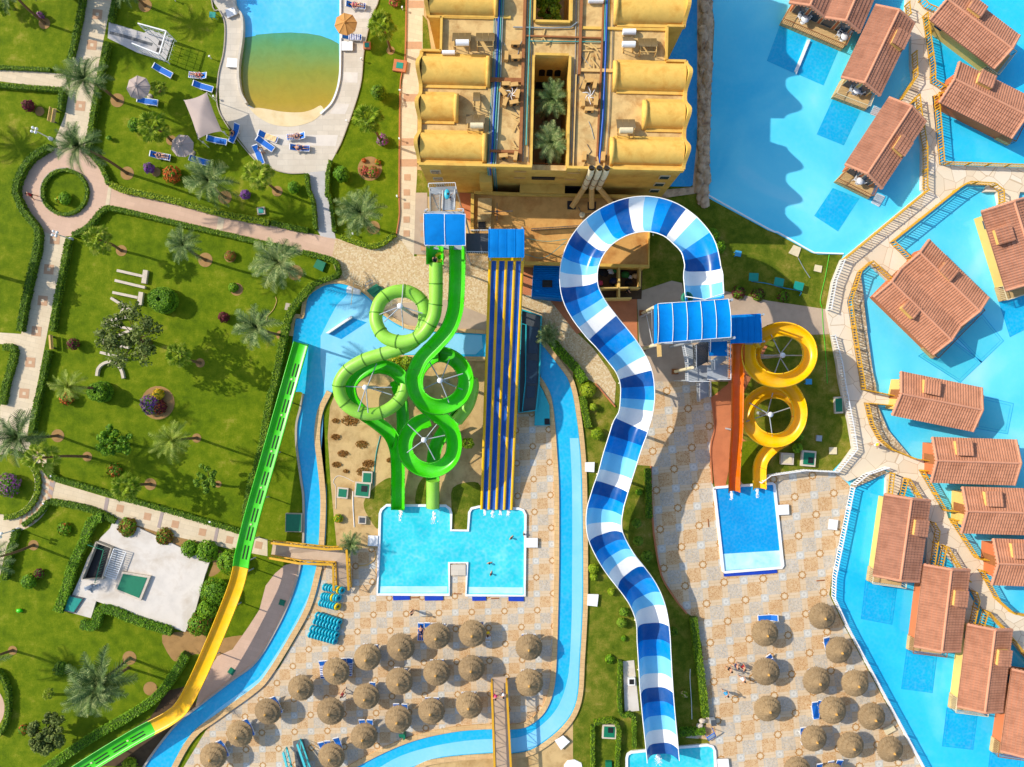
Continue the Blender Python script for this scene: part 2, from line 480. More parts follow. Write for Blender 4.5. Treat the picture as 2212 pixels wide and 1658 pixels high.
M['beach'] = mat('beach_sand', (236, 214, 168), .12, .8, 9, .95, .3, .1, (220, 186, 124), .5)
M['coping'] = slab_mat('stone_coping', (228, 190, 134), .45, .025, .18, .7, .1, stain=(206, 160, 104))
M['white'] = mat('white_paint', (244, 242, 238), .06, 1.2, 12, .6, .1, .4)
M['whiterim'] = mat('white_rim', (246, 246, 244), .05, 1.2, 12, .5, .05, .4)
M['stucco'] = mat('yellow_stucco', (232, 188, 92), .16, .9, 9, .9, .25, .1, (204, 148, 68), .6, sscale=.5)
M['vault'] = mat('vault_plaster', (240, 194, 98), .16, .8, 7, .85, .35, .1, (212, 152, 64), .6, sscale=.8, bdist=.03)
M['roofdeck'] = mat('roof_screed', (226, 190, 126), .26, .9, 5, .95, .5, .1, (176, 132, 78), .7, sscale=.7, bdist=.03)
M['rustroof'] = mat('stained_screed', (222, 168, 96), .22, .7, 8, .95, .4, .1, (168, 96, 40), .7, sscale=.3, bdist=.03)
M['dark'] = plain('dark_opening', (26, 24, 24), .6)
M['glass'] = plain('window_glass', (44, 66, 82), .12, .6)
M['timber'] = mat('timber', (164, 104, 58), .25, 3, 14)
M['paletimber'] = mat('pale_timber', (222, 182, 112), .18, 3, 14)
M['acbox'] = mat('beige_metal', (216, 168, 96), .12, 3, 14, .6)
M['metal'] = plain('grey_metal', (168, 174, 178), .4, .5)
M['whitemetal'] = plain('white_metal', (232, 232, 230), .45, .5)
M['darkmetal'] = plain('dark_metal', (78, 82, 84), .45, .5)
M['panel'] = plain('solar_glass', (116, 96, 62), .25, .5)
M['pipeblue'] = plain('blue_pipe', (10, 82, 176), .4)
M['pipegreen'] = plain('green_pipe', (60, 150, 140), .4)
M['pipegrey'] = plain('grey_pipe', (150, 158, 156), .4)
M['cream_metal'] = mat('cream_metal', (232, 214, 172), .12, 3, 14, .6)
M['tile'] = mat('roof_tile', (188, 132, 104), .24, 1.3, 5, .9, .3, .1, (150, 100, 76), .6, sscale=.4)
M['tile2'] = mat('orange_roof_tile', (198, 138, 106), .24, 1.3, 5, .9, .3, .1, (164, 108, 80), .6, sscale=.4)
M['ridge'] = mat('ridge_tile', (214, 150, 116), .14, 2, 14)
M['wall_y'] = mat('yellow_wall', (238, 196, 110), .1, 1, 10)
M['wall_o'] = mat('orange_wall', (214, 120, 72), .1, 1, 10)
M['wood_deck'] = slab_mat('plank_deck', (224, 186, 128), .16, .02, .2, .6, 0, ratio=14)
M['rock'] = mat('brown_rock', (220, 188, 152), .28, 1.5, 6, .95, .8, .1, (136, 104, 80), .6, sscale=1.2, bdist=.08)
M['bluecanvas'] = mat('blue_canvas', (0, 138, 220), .16, 1.4, 16, .8, .2, .08, (0, 106, 190), .5)
M['bluetin'] = mat('blue_tin', (0, 126, 204), .14, 1.4, 16, .75, .15, .1, (0, 100, 176), .4)
M['yellowpaint'] = mat('yellow_paint', (222, 166, 34), .12, 3, 14, .5, .1, .4)
M['teal'] = mat('teal_paint', (40, 178, 186), .12, 3, 14, .5, .1, .4)
M['hatchgreen'] = mat('green_hatch', (14, 120, 84), .12, 3, 14, .5, .1, .4)
M['hatchteal'] = mat('teal_hatch', (24, 150, 132), .12, 3, 14, .5, .1, .4)
def gloss(name, c, rough=.28, var=.1, stain=None, samt=.3, k=KC):
 t = NT(name); b = lin(c, k); n = t.noise(.8, 4, .6); f = t.noise(6, 4, .7)
 col = t.ramp(n, [(.3, mul(b, 1 - var)), (.7, mul(b, 1 + var * .6))])
 if stain is not None:
  col = t.mix(t.math('MULTIPLY', t.math('SUBTRACT', f, .5, clamp=True), samt * 5, clamp=True), col, lin(stain, k))
 fd = t.noise(.35, 5, .7); col = t.mix(t.math('MULTIPLY', t.math('SUBTRACT', fd, .45, clamp=True), .28, clamp=True), col, lin((228, 226, 214), k))
 sc = t.noise(2.6, 6, .8, dist=2.0); col = t.mix(t.math('MULTIPLY', t.math('SUBTRACT', sc, .56, clamp=True), 2.2, clamp=True), col, t.mix(1, col, (.62, .62, .6, 1), 'MULTIPLY'))
 return t.set(col, rough, f, .04, .02, .3)
M['sl_green'] = gloss('green_fibreglass', (66, 204, 16), .3, .1, (120, 214, 60), .25)
M['sl_tube'] = gloss('lime_fibreglass', (148, 212, 66), .38, .1, (176, 206, 100), .4)
M['sl_flange'] = gloss('olive_flange', (86, 140, 26), .5)
M['sl_yellow'] = gloss('yellow_fibreglass', (252, 192, 4), .3, .08, (226, 152, 10), .3)
M['sl_orange'] = gloss('orange_fibreglass', (232, 112, 10), .3)
M['sl_blue'] = gloss('lane_blue', (0, 84, 172), .45, .14, (0, 66, 144), .4)
M['sl_dark'] = gloss('dark_blue_panel', (0, 84, 156), .3, .12, (0, 98, 172), .2)
M['sl_mid'] = gloss('mid_blue_panel', (0, 142, 222), .25, .1, (40, 160, 230), .2)
M['sl_light'] = gloss('light_blue_panel', (126, 206, 240), .28, .06)
M['sl_white'] = gloss('white_panel', (244, 242, 236), .3, .04, (222, 220, 210), .25)
M['shade'] = mat('shade_cloth', (186, 168, 158), .06, 1, 20, .9, .1, .1)
M['browncloth'] = mat('brown_cloth', (204, 148, 84), .08, 1, 20, .9, .1, .1)
def thatch():
 t = NT('thatch'); O_ = t.coord()
 sp = t.new('ShaderNodeSeparateXYZ'); t.link(O_, sp.inputs[0])
 a = t.math('ARCTAN2', sp.outputs[1], sp.outputs[0])
 rr = t.math('SQRT', t.math('ADD', t.math('MULTIPLY', sp.outputs[0], sp.outputs[0]), t.math('MULTIPLY', sp.outputs[1], sp.outputs[1])))
 cb = t.new('ShaderNodeCombineXYZ'); t.link(t.math('MULTIPLY', a, 14), cb.inputs[0]); t.link(t.math('MULTIPLY', rr, 2.5), cb.inputs[1])
 n = t.noise(1.6, 5, .7, cb.outputs[0]); n2 = t.noise(2.2, 4); oi = t.new('ShaderNodeObjectInfo').outputs['Random']
 col = t.ramp(n, [(.28, lin((112, 90, 62))), (.5, lin((172, 144, 104))), (.75, lin((206, 180, 138)))])
 col = t.mix(t.math('MULTIPLY', n2, .45), col, lin((128, 100, 68)))
 col = t.mix(t.math('MULTIPLY', oi, .55), col, t.mix(1, col, (.66, .68, .74, 1), 'MULTIPLY'))
 return t.set(col, .95, n, .6, .03, .1)
M['thatch'] = thatch()
M['thatchtop'] = mat('thatch_cap', (206, 156, 86), .25, 5, 20, .95, .5, .1)
M['seat_blue'] = plain('blue_sling', (14, 110, 206), .7)
M['plastic'] = plain('white_plastic', (240, 240, 240), .4)
def stripe():
 t = NT('striped_towel')
 sp = t.new('ShaderNodeSeparateXYZ'); t.link(t.coord(), sp.inputs[0])
 f = t.math('GREATER_THAN', t.math('FLOORED_MODULO', t.math('MULTIPLY', sp.outputs[1], 5.5), 1), .5)
 return t.set(t.mix(f, lin((240, 240, 245)), lin((30, 60, 140))), .9)
M['stripe'] = stripe()
M['cream_towel'] = plain('cream_towel', (240, 206, 150), .9)
M['tube_teal'] = gloss('teal_vinyl', (24, 176, 196), .35)
M['tube_blue'] = gloss('blue_vinyl', (16, 120, 206), .35)
M['tube_yellow'] = gloss('yellow_vinyl', (240, 200, 10), .35)
M['mat_blue'] = plain('mat_blue', (14, 64, 178), .8)
M['stone'] = mat('pale_stone', (216, 200, 178), .15, 2.5, 12, .9, .4)
M['curb'] = mat('kerb_stone', (190, 176, 156), .15, 2.5, 12, .9, .3)
M['palm'] = leafmat('date_palm_leaf', (60, 88, 40), (108, 134, 70), (182, 190, 120))
M['palmlight'] = leafmat('light_palm_leaf', (96, 124, 30), (146, 164, 50), (188, 194, 96))
M['fan'] = leafmat('fan_palm_leaf', (96, 132, 14), (152, 176, 34), (200, 204, 84))
M['bark'] = mat('palm_bark', (134, 104, 74), .35, 6, 20, .95, .8, .1)
M['wood'] = mat('tree_bark', (110, 84, 60), .3, 5, 20, .95, .6, .1)
M['hedge'] = leafmat('hedge_leaf', (60, 98, 4), (102, 138, 10), (148, 172, 30))
M['hedgecore'] = plain('hedge_twigs', (66, 92, 8), .95)
M['hedgelight'] = leafmat('light_hedge_leaf', (104, 138, 8), (146, 170, 22), (184, 194, 44))
M['bush'] = leafmat('bush_leaf', (62, 108, 6), (102, 150, 12), (148, 186, 30))
M['tree'] = leafmat('tree_leaf', (60, 80, 16), (98, 114, 40), (152, 162, 84))
M['treelight'] = leafmat('light_tree_leaf', (70, 110, 14), (112, 148, 28), (154, 178, 50))
M['maroon'] = leafmat('maroon_leaf', (74, 18, 30), (120, 34, 50), (90, 50, 30))
M['purple'] = leafmat('purple_petal', (92, 40, 110), (150, 84, 170), (90, 110, 40))
M['orangeflower'] = leafmat('orange_petal', (190, 70, 20), (224, 112, 40), (120, 110, 20))
M['redflower'] = leafmat('coral_petal', (190, 70, 60), (224, 110, 90), (90, 110, 30))
M['yellowflower'] = leafmat('yellow_petal', (200, 160, 10), (236, 196, 20), (150, 150, 30))
M['pinkflower'] = leafmat('pink_petal', (150, 60, 130), (196, 110, 180), (90, 110, 50))
M['weed'] = leafmat('dry_weed', (128, 82, 26), (164, 110, 40), (120, 106, 40))
M['skin'] = plain('skin', (206, 150, 116), .6)
M['hair'] = plain('hair', (52, 34, 24), .7)
for k_, c_ in (('red', (190, 40, 50)), ('navy', (28, 40, 84)), ('black', (26, 26, 30)), ('yel', (240, 208, 40)), ('pnk', (226, 80, 130)), ('cyan', (60, 160, 210)), ('wht', (236, 236, 236)), ('grn', (50, 130, 60))):
 M['cl_' + k_] = plain('cloth_' + k_, c_, .8)
# ================================================================== world, sun, camera
wd = bpy.data.worlds.new('World'); SC.world = wd; wd.use_nodes = True
bg = wd.node_tree.nodes['Background']
sky = wd.node_tree.nodes.new('ShaderNodeTexSky'); sky.sky_type = 'NISHITA'; sky.sun_disc = False
SUN_EL = math.radians(35.0)
sx, sy = -0.94, 0.342
sky.sun_elevation = SUN_EL; sky.sun_rotation = math.atan2(sx, sy) % (2 * PI)
sky.air_density = 1.0; sky.dust_density = 1.0; sky.ozone_density = 1.0
wd.node_tree.links.new(sky.outputs[0], bg.inputs['Color']); bg.inputs['Strength'].default_value = 0.15
sl = bpy.data.lights.new('sun', 'SUN'); sl.energy = 3.25; sl.angle = math.radians(0.55); sl.color = (1.0, 0.93, 0.82)
so = bpy.data.objects.new('sun', sl); COL.objects.link(so)
dv = Vector((-sx * math.cos(SUN_EL), -sy * math.cos(SUN_EL), -math.sin(SUN_EL)))
so.rotation_euler = dv.to_track_quat('-Z', 'Y').to_euler(); so.location = (-40, 20, 60)
cam = bpy.data.cameras.new('camera'); co = bpy.data.objects.new('camera', cam); COL.objects.link(co)
cam.sensor_width = 36.0; cam.lens = 36.0 * HC / (8847 * PX); cam.clip_end = 2000; cam.clip_start = .5
co.location = (0, 0, HC); SC.camera = co
SC.view_settings.view_transform = 'Standard'; SC.view_settings.look = 'None'
SC.view_settings.exposure = 0.65; SC.view_settings.gamma = 1.0
SC.render.engine = 'CYCLES'
SC.cycles.use_denoising = True
SC.cycles.max_bounces = 6; SC.cycles.diffuse_bounces = 3; SC.cycles.glossy_bounces = 2; SC.cycles.transmission_bounces = 3
SC.cycles.caustics_reflective = False; SC.cycles.caustics_refractive = False
# ================================================================== the ground and what lies on it
def sheet(name, pts, z, m, smooth=0):
 q = cr(pts, smooth, True) if smooth else pts
 return struct(name, MB().sheet(W2(q), z), M[m])
def slab(name, pts, z, m, z0=-.02, smooth=0, mside=None):
 q = cr(pts, smooth, True) if smooth else pts
 mb = MB().prism(W2(q, z), z0, z, 0, mside=1 if mside else None)
 return struct(name, mb, [M[m], M[mside]] if mside else M[m])
def offs(pts, d):
 P = [Vector(p[:2]) for p in pts]; out = []
 for i in range(len(P)):
  a, b = P[max(i - 1, 0)], P[min(i + 1, len(P) - 1)]
  t = (b - a).normalized()
  out.append(P[i] + Vector((-t.y, t.x)) * d)
 return out
def band(mb, pts, d0, d1, z0, z1, m=0, close=False):
 """raised strip along a world polyline, between two offsets"""
 A, B = offs(pts, d0), offs(pts, d1); n = len(A); vs = []
 for a, b in zip(A, B):
  vs += [(a.x, a.y, z0), (a.x, a.y, z1), (b.x, b.y, z1), (b.x, b.y, z0)]
 fs = []
 for i in range(n - 1):
  for j in range(3):
   fs.append((i * 4 + j, i * 4 + j + 1, (i + 1) * 4 + j + 1, (i + 1) * 4 + j))
 fs += [(3, 2, 1, 0), ((n - 1) * 4, (n - 1) * 4 + 1, (n - 1) * 4 + 2, (n - 1) * 4 + 3)]
 mb.add(vs, fs, m)
 return mb
def coping(pts, d0, d1, z1=.16, m='coping', name='coping', smooth=5):
 q = [Vector(p) for p in pts]
 q = cr(q, smooth) if smooth else q
 return struct(name, band(MB(), W2(q), d0, d1, -.02, z1), M[m])
g = MB().sheet([(-300, -300), (300, -300), (300, 300), (-300, 300)], 0.0); struct('ground', g, M['sand'])
sheet('lawn', [(-3000, -2500), (3600, -2500), (3600, 9500), (-3000, 9500)], .008, 'grass')
sheet('lawn', [(4950, 1400), (7700, 1400), (7700, 9000), (4950, 9000)], .006, 'drygrass')
ro = W(T(1, 3, 870, 205)[0]); M['plaza'] = plaza_mat('patterned_paving', 1.77, math.radians(1.6), ro.x, ro.y, .66)
ro = W(T(2, 2, 1370, 400)[0]); M['plaza2'] = plaza_mat('patterned_paving_wide', 2.115, math.radians(5.4), ro.x, ro.y, .72)
sheet('plaza', T(1, 2, 600, 1400, 700, 1405, 1060, 1300, 1950, 1000, 1970, 260) + T(2, 2, 350, 260, 400, 900, 400, 1700) +
      T(2, 3, 390, 900, 290, 1250, 0, 1400) + T(1, 3, 1300, 1600, 900, 2400, -800, 2500) + T(0, 3, 1500, 1800, 1800, 1310) +
      T(1, 3, 0, 980, 200, 800, 400, 450, 560, 60), .016, 'plaza')
sheet('plaza', T(2, 1, 1200, 1600, 1720, 1600) + T(2, 2, 1730, 130, 1745, 380, 1712, 560, 1730, 860, 1745, 900) +
      T(3, 2, 0, 790, 300, 755, 560, 760, 690, 850, 712, 890, 555, 1658) + T(3, 3, 530, 170, 660, 440, 940, 960, 1350, 1700, 1350, 3200) +
      T(2, 3, 1800, 3200, 1740, 1600, 1700, 1420, 1500, 1405, 1680, 1290, 1640, 600, 1560, 360, 1480, 300, 1300, 20) +
      T(2, 2, 1290, 1658, 1232, 1350, 1218, 1200, 1205, 712, 1060, 700, 1000, 500, 1100, 100), .016, 'plaza2')
sheet('pavement', T(1, 1, 655, 590, 688, 400, 860, 465, 1000, 500, 1120, 462, 1215, 368, 1365, 560, 2211, 545) + T(2, 1, 60, 560, 60, 1230) +
      T(1, 1, 1990, 1230, 1400, 1240, 1050, 1020, 900, 850, 720, 770), .02, 'pebble')
sheet('pavement', T(2, 1, 60, 640, 190, 900, 330, 920, 520, 1180, 700, 1350, 830, 1530, 900, 1658) + T(2, 2, 885, 195, 725, 0) +
      T(2, 1, 560, 1560, 440, 1370, 330, 1250, 60, 1230), .024, 'pebble')
sheet('pavement', T(1, 1, 1100, 1040, 1200, 965, 1500, 950, 1640, 935, 1990, 1070, 1990, 1225, 1400, 1205, 1250, 1160), .028, 'greyslab')
sheet('pavement', T(2, 1, 1080, 870, 1380, 770, 1470, 790, 1500, 940, 1800, 850) + T(3, 1, 0, 942, 460, 1010, 525, 1020, 530, 1232, 300, 1238, 0, 1180) +
      T(2, 1, 1900, 1310, 1870, 1640, 1220, 1640, 1100, 1330), .028, 'greyslab')
sheet('pavement', T(2, 1, 300, 900, 410, 885, 740, 800, 1078, 850, 1088, 1345, 1050, 1330, 860, 1130, 560, 1230), .032, 'terra')
sheet('pavement', T(2, 1, 85, 630, 195, 630, 195, 905, 70, 885), .032, 'terra')
sheet('pavement', T(2, 1, 1875, 1312, 2211, 1330) + T(2, 2, 1990, 100, 1960, 450, 2110, 560, 2060, 880, 1990, 700, 1900, 620, 1845, 885, 1752, 885, 1715, 560, 1748, 370, 1722, 120, 1870, 0), .032, 'terra')
sheet('lawn', T(2, 2, 2060, 90, 2150, 60) + T(3, 2, 130, 160, 120, 330, 20, 440) + T(2, 2, 2080, 400, 2040, 250), .036, 'drygrass', 3)
sheet('lawn', T(2, 2, 1950, 520, 2100, 505, 2110, 600, 2080, 860, 1985, 855, 1945, 700), .036, 'grass', 3)
sheet('pavement', T(1, 1, 1380, 10, 1480, 10, 1480, 545, 1365, 540), .032, 'greyslab')
coping(T(2, 2, 720, 0, 890, 200), -.06, .08, .2, 'terra', smooth=0)
coping(T(2, 2, 1200, 712, 1205, 1000, 1218, 1200, 1232, 1350, 1290, 1650) + T(2, 3, 1400, 190, 1510, 330), -.08, .08, .2, 'terra')
coping(T(2, 2, 1722, 120, 1748, 370, 1715, 560, 1730, 860), -.06, .06, .14, 'terra')
sheet('sand', T(1, 1, 1100, 1430, 1980, 1450) + T(1, 2, 1960, 400, 1945, 1060, 1850, 1080, 1830, 1270, 1690, 1270, 1680, 1060, 1085, 1055, 1060, 1320, 1050, 1420, 700, 1420, 650, 900, 620, 450, 640, 200) + T(1, 1, 720, 1658, 900, 1500), .02, 'sand')
sheet('lawn', T(1, 2, 930, 1030, 1040, 880, 1180, 820, 1180, 1060, 1085, 1060, 1060, 1250, 990, 1180), .024, 'drygrass', 4)
sheet('lawn', T(1, 2, 1400, 880, 1480, 800, 1490, 1050, 1380, 1045), .024, 'drygrass', 3)
sheet('lawn', T(1, 2, 1700, 900, 1850, 850, 1940, 880, 1945, 1070, 1850, 1080, 1830, 1265, 1700, 1265, 1690, 1070), .024, 'drygrass', 3)
sheet('path', T(0, 0, 760, -900, 975, -900, 965, 0, 880, 420, 800, 850, 735, 1270, 640, 1420, 520, 1420, 480, 1200, 560, 1000, 640, 560, 735, 0), .012, 'cream')
sheet('path', T(0, 1, 345, 330, 580, 330, 530, 610, 430, 1110, 325, 1658) + T(0, 2, 235, 450, 190, 560, 0, 620, 0, 200, 95, 0) + T(0, 1, 200, 1150, 280, 740), .012, 'cream')
sheet('path', T(0, 0, -900, 575, 0, 590, 560, 645, 600, 780, 0, 705, -900, 690), .016, 'cream')
sheet('path', T(0, 1, -900, 1205, 0, 1218, 215, 1232, 190, 1335, 0, 1315, -900, 1300), .016, 'cream')
sheet('path', T(0, 1, 860, -60, 960, -40, 1100, 15, 1900, 200, 2211, 262) + T(1, 1, 450, 358, 700, 405, 670, 590, 330, 505) + T(0, 1, 2211, 415, 1400, 242, 1000, 152, 880, 140, 760, 60), .016, 'pink')
sheet('path', circ(555, 1660, 385, 56), .02, 'pink')
sheet('lawn', circ(555, 1660, 200, 44), .024, 'grass')
coping(circ(555, 1660, 204, 50) + circ(555, 1660, 204, 50)[:2], -.05, .06, .1, 'curb', smooth=0)
sheet('path', T(0, 2, 390, 790, 430, 835, 930, 985, 1500, 1112, 2130, 1312) + T(1, 2, 100, 1345, 100, 1490) + T(0, 2, 2070, 1445, 1400, 1295, 900, 1132, 400, 1000), .016, 'cream')
sheet('path', circ(50, 3317 + 870, 420, 50), .02, 'cream')
sheet('lawn', circ(40, 3317 + 870, 262, 44), .024, 'grass')
sheet('path', T(0, 2, -700, 1150, 0, 1120, 180, 1220, 60, 1400, 0, 1658, -600, 1700), .024, 'cream')
sheet('path', circ(-190, 4971 + 1150, 230, 44), .016, 'pink')
sheet('path', T(1, 1, 478, -80, 612, -80, 650, 200, 690, 410, 560, 385, 530, 330), .024, 'greydeck')
sheet('path', T(0, 1, 935, -35, 965, -40, 945, 118, 912, 112), .028, 'cream')
sheet('path', T(0, 1, 1890, 205, 1945, 215, 1920, 345, 1870, 335), .028, 'cream')
for a in (((435, 830), (480, 845), (445, 1000), (410, 1000)), ((915, 982), (945, 992), (918, 1130), (888, 1122)), ((1395, 1090), (1420, 1098), (1385, 1250), (1358, 1240)), ((1870, 1230), (1895, 1240), (1865, 1395), (1838, 1388))):
 sheet('path', [(p[0], p[1] + 3317) for p in a], .032, 'greypave')
def paver(mb, c, half, ang, z, inner=True):
 ca, sa = math.cos(ang), math.sin(ang)
 def sq(h): return [W((c[0] + x * ca - y * sa, c[1] + x * sa + y * ca)).xy for x, y in ((-h, -h), (h, -h), (h, h), (-h, h))]
 mb.sheet(sq(half), z, 0)
 if inner: mb.sheet(sq(half * .32), z + .004, 1)
mb = MB()
for c, r, x, y in ((0, 0, 842, 127), (0, 0, 795, 392), (0, 0, 695, 918), (0, 1, 475, 412), (0, 1, 423, 672), (0, 1, 370, 942), (0, 1, 316, 1207), (0, 1, 262, 1475), (0, 2, 210, 85)):
 paver(mb, T(c, r, x, y)[0], 42, .09, .026)
for x, y in ((1038, 1078), (1275, 1148), (1515, 1215), (1750, 1283), (1985, 1350)): paver(mb, T(0, 2, x, y)[0], 31, .2, .026, False)
paver(mb, T(1, 2, 25, 1395)[0], 31, .2, .026, False)
struct('path', mb, [M['brownsq'], M['cream']])
mb = MB()
for k in range(13):
 a0 = -1.0 + k * .17
 for s_ in range(3):
  rr = 285 + s_ * 45; o_ = (s_ % 2) * .085
  p = [(50 + (rr + d) * math.cos(a0 + o_ + e), 4187 + (rr + d) * math.sin(a0 + o_ + e)) for d, e in ((0, 0), (40, .05), (40, .12), (0, .07))]
  mb.sheet(W2(p), .037)
struct('path', mb, M['brownsq'])
sheet('pool_deck', T(0, 0, 1790, -900, 1830, 0, 1900, 100, 1945, 220, 1935, 450, 1885, 690, 1905, 990, 2211, 1395) + T(1, 0, 130, 1460, 280, 1500, 420, 1500, 440, 1510) +
      T(1, 1, 480, -60, 612, -60) + T(1, 0, 598, 1500, 690, 1330, 760, 1180, 900, 760, 935, 440, 1000, 150, 1060, 0, 1080, -900), .028, 'deck')
sheet('path', T(1, 0, 440, 1495, 596, 1480, 612, 1700, 480, 1700), .034, 'greydeck')
for q in ((740, 80, 985, 80, 975, 165, 740, 165), (758, 625, 880, 630, 878, 718, 755, 715), (680, 900, 810, 900, 770, 990, 640, 985), (50, 1165, 710, 1170, 690, 1265, 40, 1255)):
 sheet('pool_deck', T(1, 0, *q), .032, 'concrete')
sheet('water', T(0, 0, 2010, -900, 2025, 0, 2095, 150, 2102, 330, 2068, 600, 2085, 800, 2140, 912) + T(1, 0, 60, 960, 300, 990, 570, 985, 650, 890, 700, 760, 722, 600, 728, -900), .036, 'gardenpool')
sheet('water', T(0, 0, 2108, 330, 2211, 312) + T(1, 0, 0, 304, 150, 290, 300, 284, 450, 293, 560, 312, 650, 345, 718, 382, 722, 600, 700, 760, 650, 890, 575, 980, 300, 1000, 60, 975) + T(0, 0, 2138, 905, 2085, 800, 2068, 600), .040, 'murky')
bs_ = T(0, 0, 2138, 905, 2175, 940) + T(1, 0, 20, 935, 120, 950, 220, 968, 330, 975, 420, 970, 500, 945, 560, 915, 590, 960, 566, 988, 500, 1045, 400, 1082, 280, 1098, 150, 1080, 60, 1040, -20, 980)
sheet('sand', bs_, .044, 'beach', 3)
coping(T(0, 0, 2018, -900, 2030, 0, 2098, 150, 2106, 330, 2072, 600, 2088, 800, 2142, 912), -.1, .14, .6, 'deck')
coping(T(1, 0, 735, -900, 733, 0, 732, 560, 715, 740, 660, 890, 562, 990), -.09, .09, .2, 'whiterim')
coping(T(0, 0, 1790, -900, 1830, 0, 1900, 100, 1945, 220, 1935, 450, 1885, 690, 1905, 990, 2211, 1395) + T(1, 0, 130, 1460, 280, 1500, 420, 1500), -.05, .05, .14, 'curb')
coping(T(1, 0, 690, 1330, 760, 1180, 900, 760, 935, 440, 1000, 150, 1060, 0, 1075, -300), -.05, .05, .14, 'curb')
sheet('path', T(1, 0, 1300, -900, 1455, -900, 1450, 400, 1395, 900, 1390, 1658) + T(1, 1, 1380, 300, 1365, 560, 1215, 368, 1245, 200, 1240, 0) + T(1, 0, 1240, 1400, 1250, 800, 1290, 500), .014, 'cream')
mb = MB()
for y in (40, 395, 848, 1230, 1410):
 mb.sheet(W2(T(1, 0, 1318 - y * .05, y - 32, 1450 - y * .04, y - 32, 1450 - y * .04, y + 32, 1318 - y * .05, y + 32)), .022)
for c, r, x, y in ((1, 0, 1308, 1535), (1, 1, 1304, 8), (1, 1, 1303, 122), (1, 1, 1302, 242), (1, 1, 1302, 362), (1, 1, 1445, 242), (1, 1, 1450, 365), (1, 1, 1450, 485)):
 paver(mb, T(c, r, x, y)[0], 27, 0, .036, False)
struct('path', mb, M['brownsq'])
coping(T(1, 0, 1310, -300, 1300, 0, 1290, 480, 1262, 640, 1245, 820, 1238, 1658) + T(1, 1, 1240, 200, 1215, 368), -.06, .05, .16, 'terra')
sheet('soil', T(1, 0, 1440, 130, 1480, 180, 1520, 480, 1440, 430), .018, 'drygrass')
sheet('soil', T(1, 0, 1395, 1470, 1470, 1480, 1500, 1700, 1380, 1700), .018, 'drygrass')
slab('yard', T(0, 2, 985, 1165, 1180, 1240, 1400, 1340, 1550, 1412, 1820, 1515, 1770, 1658) + T(0, 3, 1690, 300, 1600, 492, 830, 225, 785, 372, 560, 310, 620, 180, 700, 0) + T(0, 2, 760, 1500, 870, 1330, 950, 1250), .25, 'concrete')
sheet('soil', T(0, 3, 1400, 520, 1650, 470, 1760, 300, 1850, 330, 1780, 560, 2090, 520, 1980, 660, 1850, 720, 1700, 680, 1560, 740, 1480, 720), .012, 'soil', 3)
sheet('soil', T(0, 2, 985, 1170, 1400, 1270, 1900, 1440, 1960, 1530, 1880, 1640, 1800, 1658, 1830, 1510, 1500, 1400, 1100, 1260), .012, 'soil', 3)
sheet('soil', T(0, 3, 1450, 1000, 1640, 950, 1700, 1130, 1300, 1650, 700, 1650, 640, 1640, 1300, 1230), .012, 'darksoil')
sheet('pavement', T(1, 2, 385, 1535, 250, 1568, 165, 1640) + T(1, 3, 85, 90, 30, 300, -60, 440) + T(0, 3, 2010, 640, 1880, 700, 1750, 900, 1690, 1130, 1720, 1140, 2000, 910, 2211, 755) + T(1, 3, 180, 450, 290, 210, 360, 0), .02, 'pink')
sheet('soil', T(1, 2, 300, 300, 400, 80, 345, 350, 345, 530, 380, 800, 405, 1000, 400, 1390, 330, 1380, 280, 1100, 270, 600), .012, 'grass')
Lr = T(1, 1, 1985, 1230, 1400, 1200, 1250, 1160, 1080, 1050, 1000, 940, 900, 860, 760, 800, 640, 800, 540, 840, 450, 920, 415, 1090, 345, 1100, 322, 1250, 300, 1500, 300, 1658)
Ll = T(1, 2, 330, 70, 405, 85, 375, 220, 345, 350, 345, 530, 380, 800, 405, 1000, 402, 1380, 380, 1540) + T(1, 3, 355, 0, 290, 200, 180, 440, 0, 735) + T(0, 3, 2000, 900, 1700, 1130, 1500, 1300, 1230, 1660, 1000, 2100)
Rr = T(0, 3, 1350, 2100, 1540, 1658, 1700, 1395, 1900, 1240, 2211, 1015) + T(1, 3, 130, 880, 330, 560, 480, 280, 560, 0) + T(1, 2, 580, 1550, 595, 1400, 610, 1050, 600, 850, 578, 650, 558, 450, 582, 250, 660, 80)
Rt = T(1, 1, 700, 1658, 790, 1560, 940, 1450, 1180, 1412, 1980, 1428)
s1 = cr(Lr[:11], 5) + Lr[11:]
s2 = cr(Ll, 5); s3 = cr(Rr, 5)
sheet('water', s1 + s2 + s3 + cr(Rt[:4], 4) + Rt[4:] + T(2, 1, 230, 1440, 230, 1255), .048, 'river')
sheet('water', T(1, 1, 560, 1250, 640, 1090, 700, 980, 800, 880, 900, 870, 990, 950, 1070, 1060, 1240, 1170, 1400, 1215, 1950, 1240, 1960, 1350, 1900, 1405, 1180, 1405, 940, 1440, 780, 1550, 690, 1650) + T(1, 2, 655, 80, 600, 160, 590, 0) + T(1, 1, 560, 1500), .052, 'riverpale')  # sunlit part of the start pool, painted as a paler sheet
bl = T(2, 1, 200, 1262, 238, 1450, 250, 1600) + T(2, 2, 290, 0, 340, 110, 370, 300, 390, 560, 408, 900, 410, 1400, 408, 1658) + T(2, 3, 402, 300, 390, 700, 365, 980, 285, 1180, 140, 1300, 0, 1328) + T(1, 3, 2040, 1325, 1700, 1352, 1300, 1450, 860, 1660, 500, 1900)
br = T(1, 3, 900, 2000, 1360, 1658, 1600, 1575, 2050, 1535) + T(2, 3, 0, 1540, 200, 1490, 440, 1300, 560, 1080, 590, 700, 612, 300) + T(2, 2, 615, 1658, 612, 1200, 600, 700, 560, 300, 500, 0) + T(2, 1, 400, 1500, 270, 1330, 245, 1262)
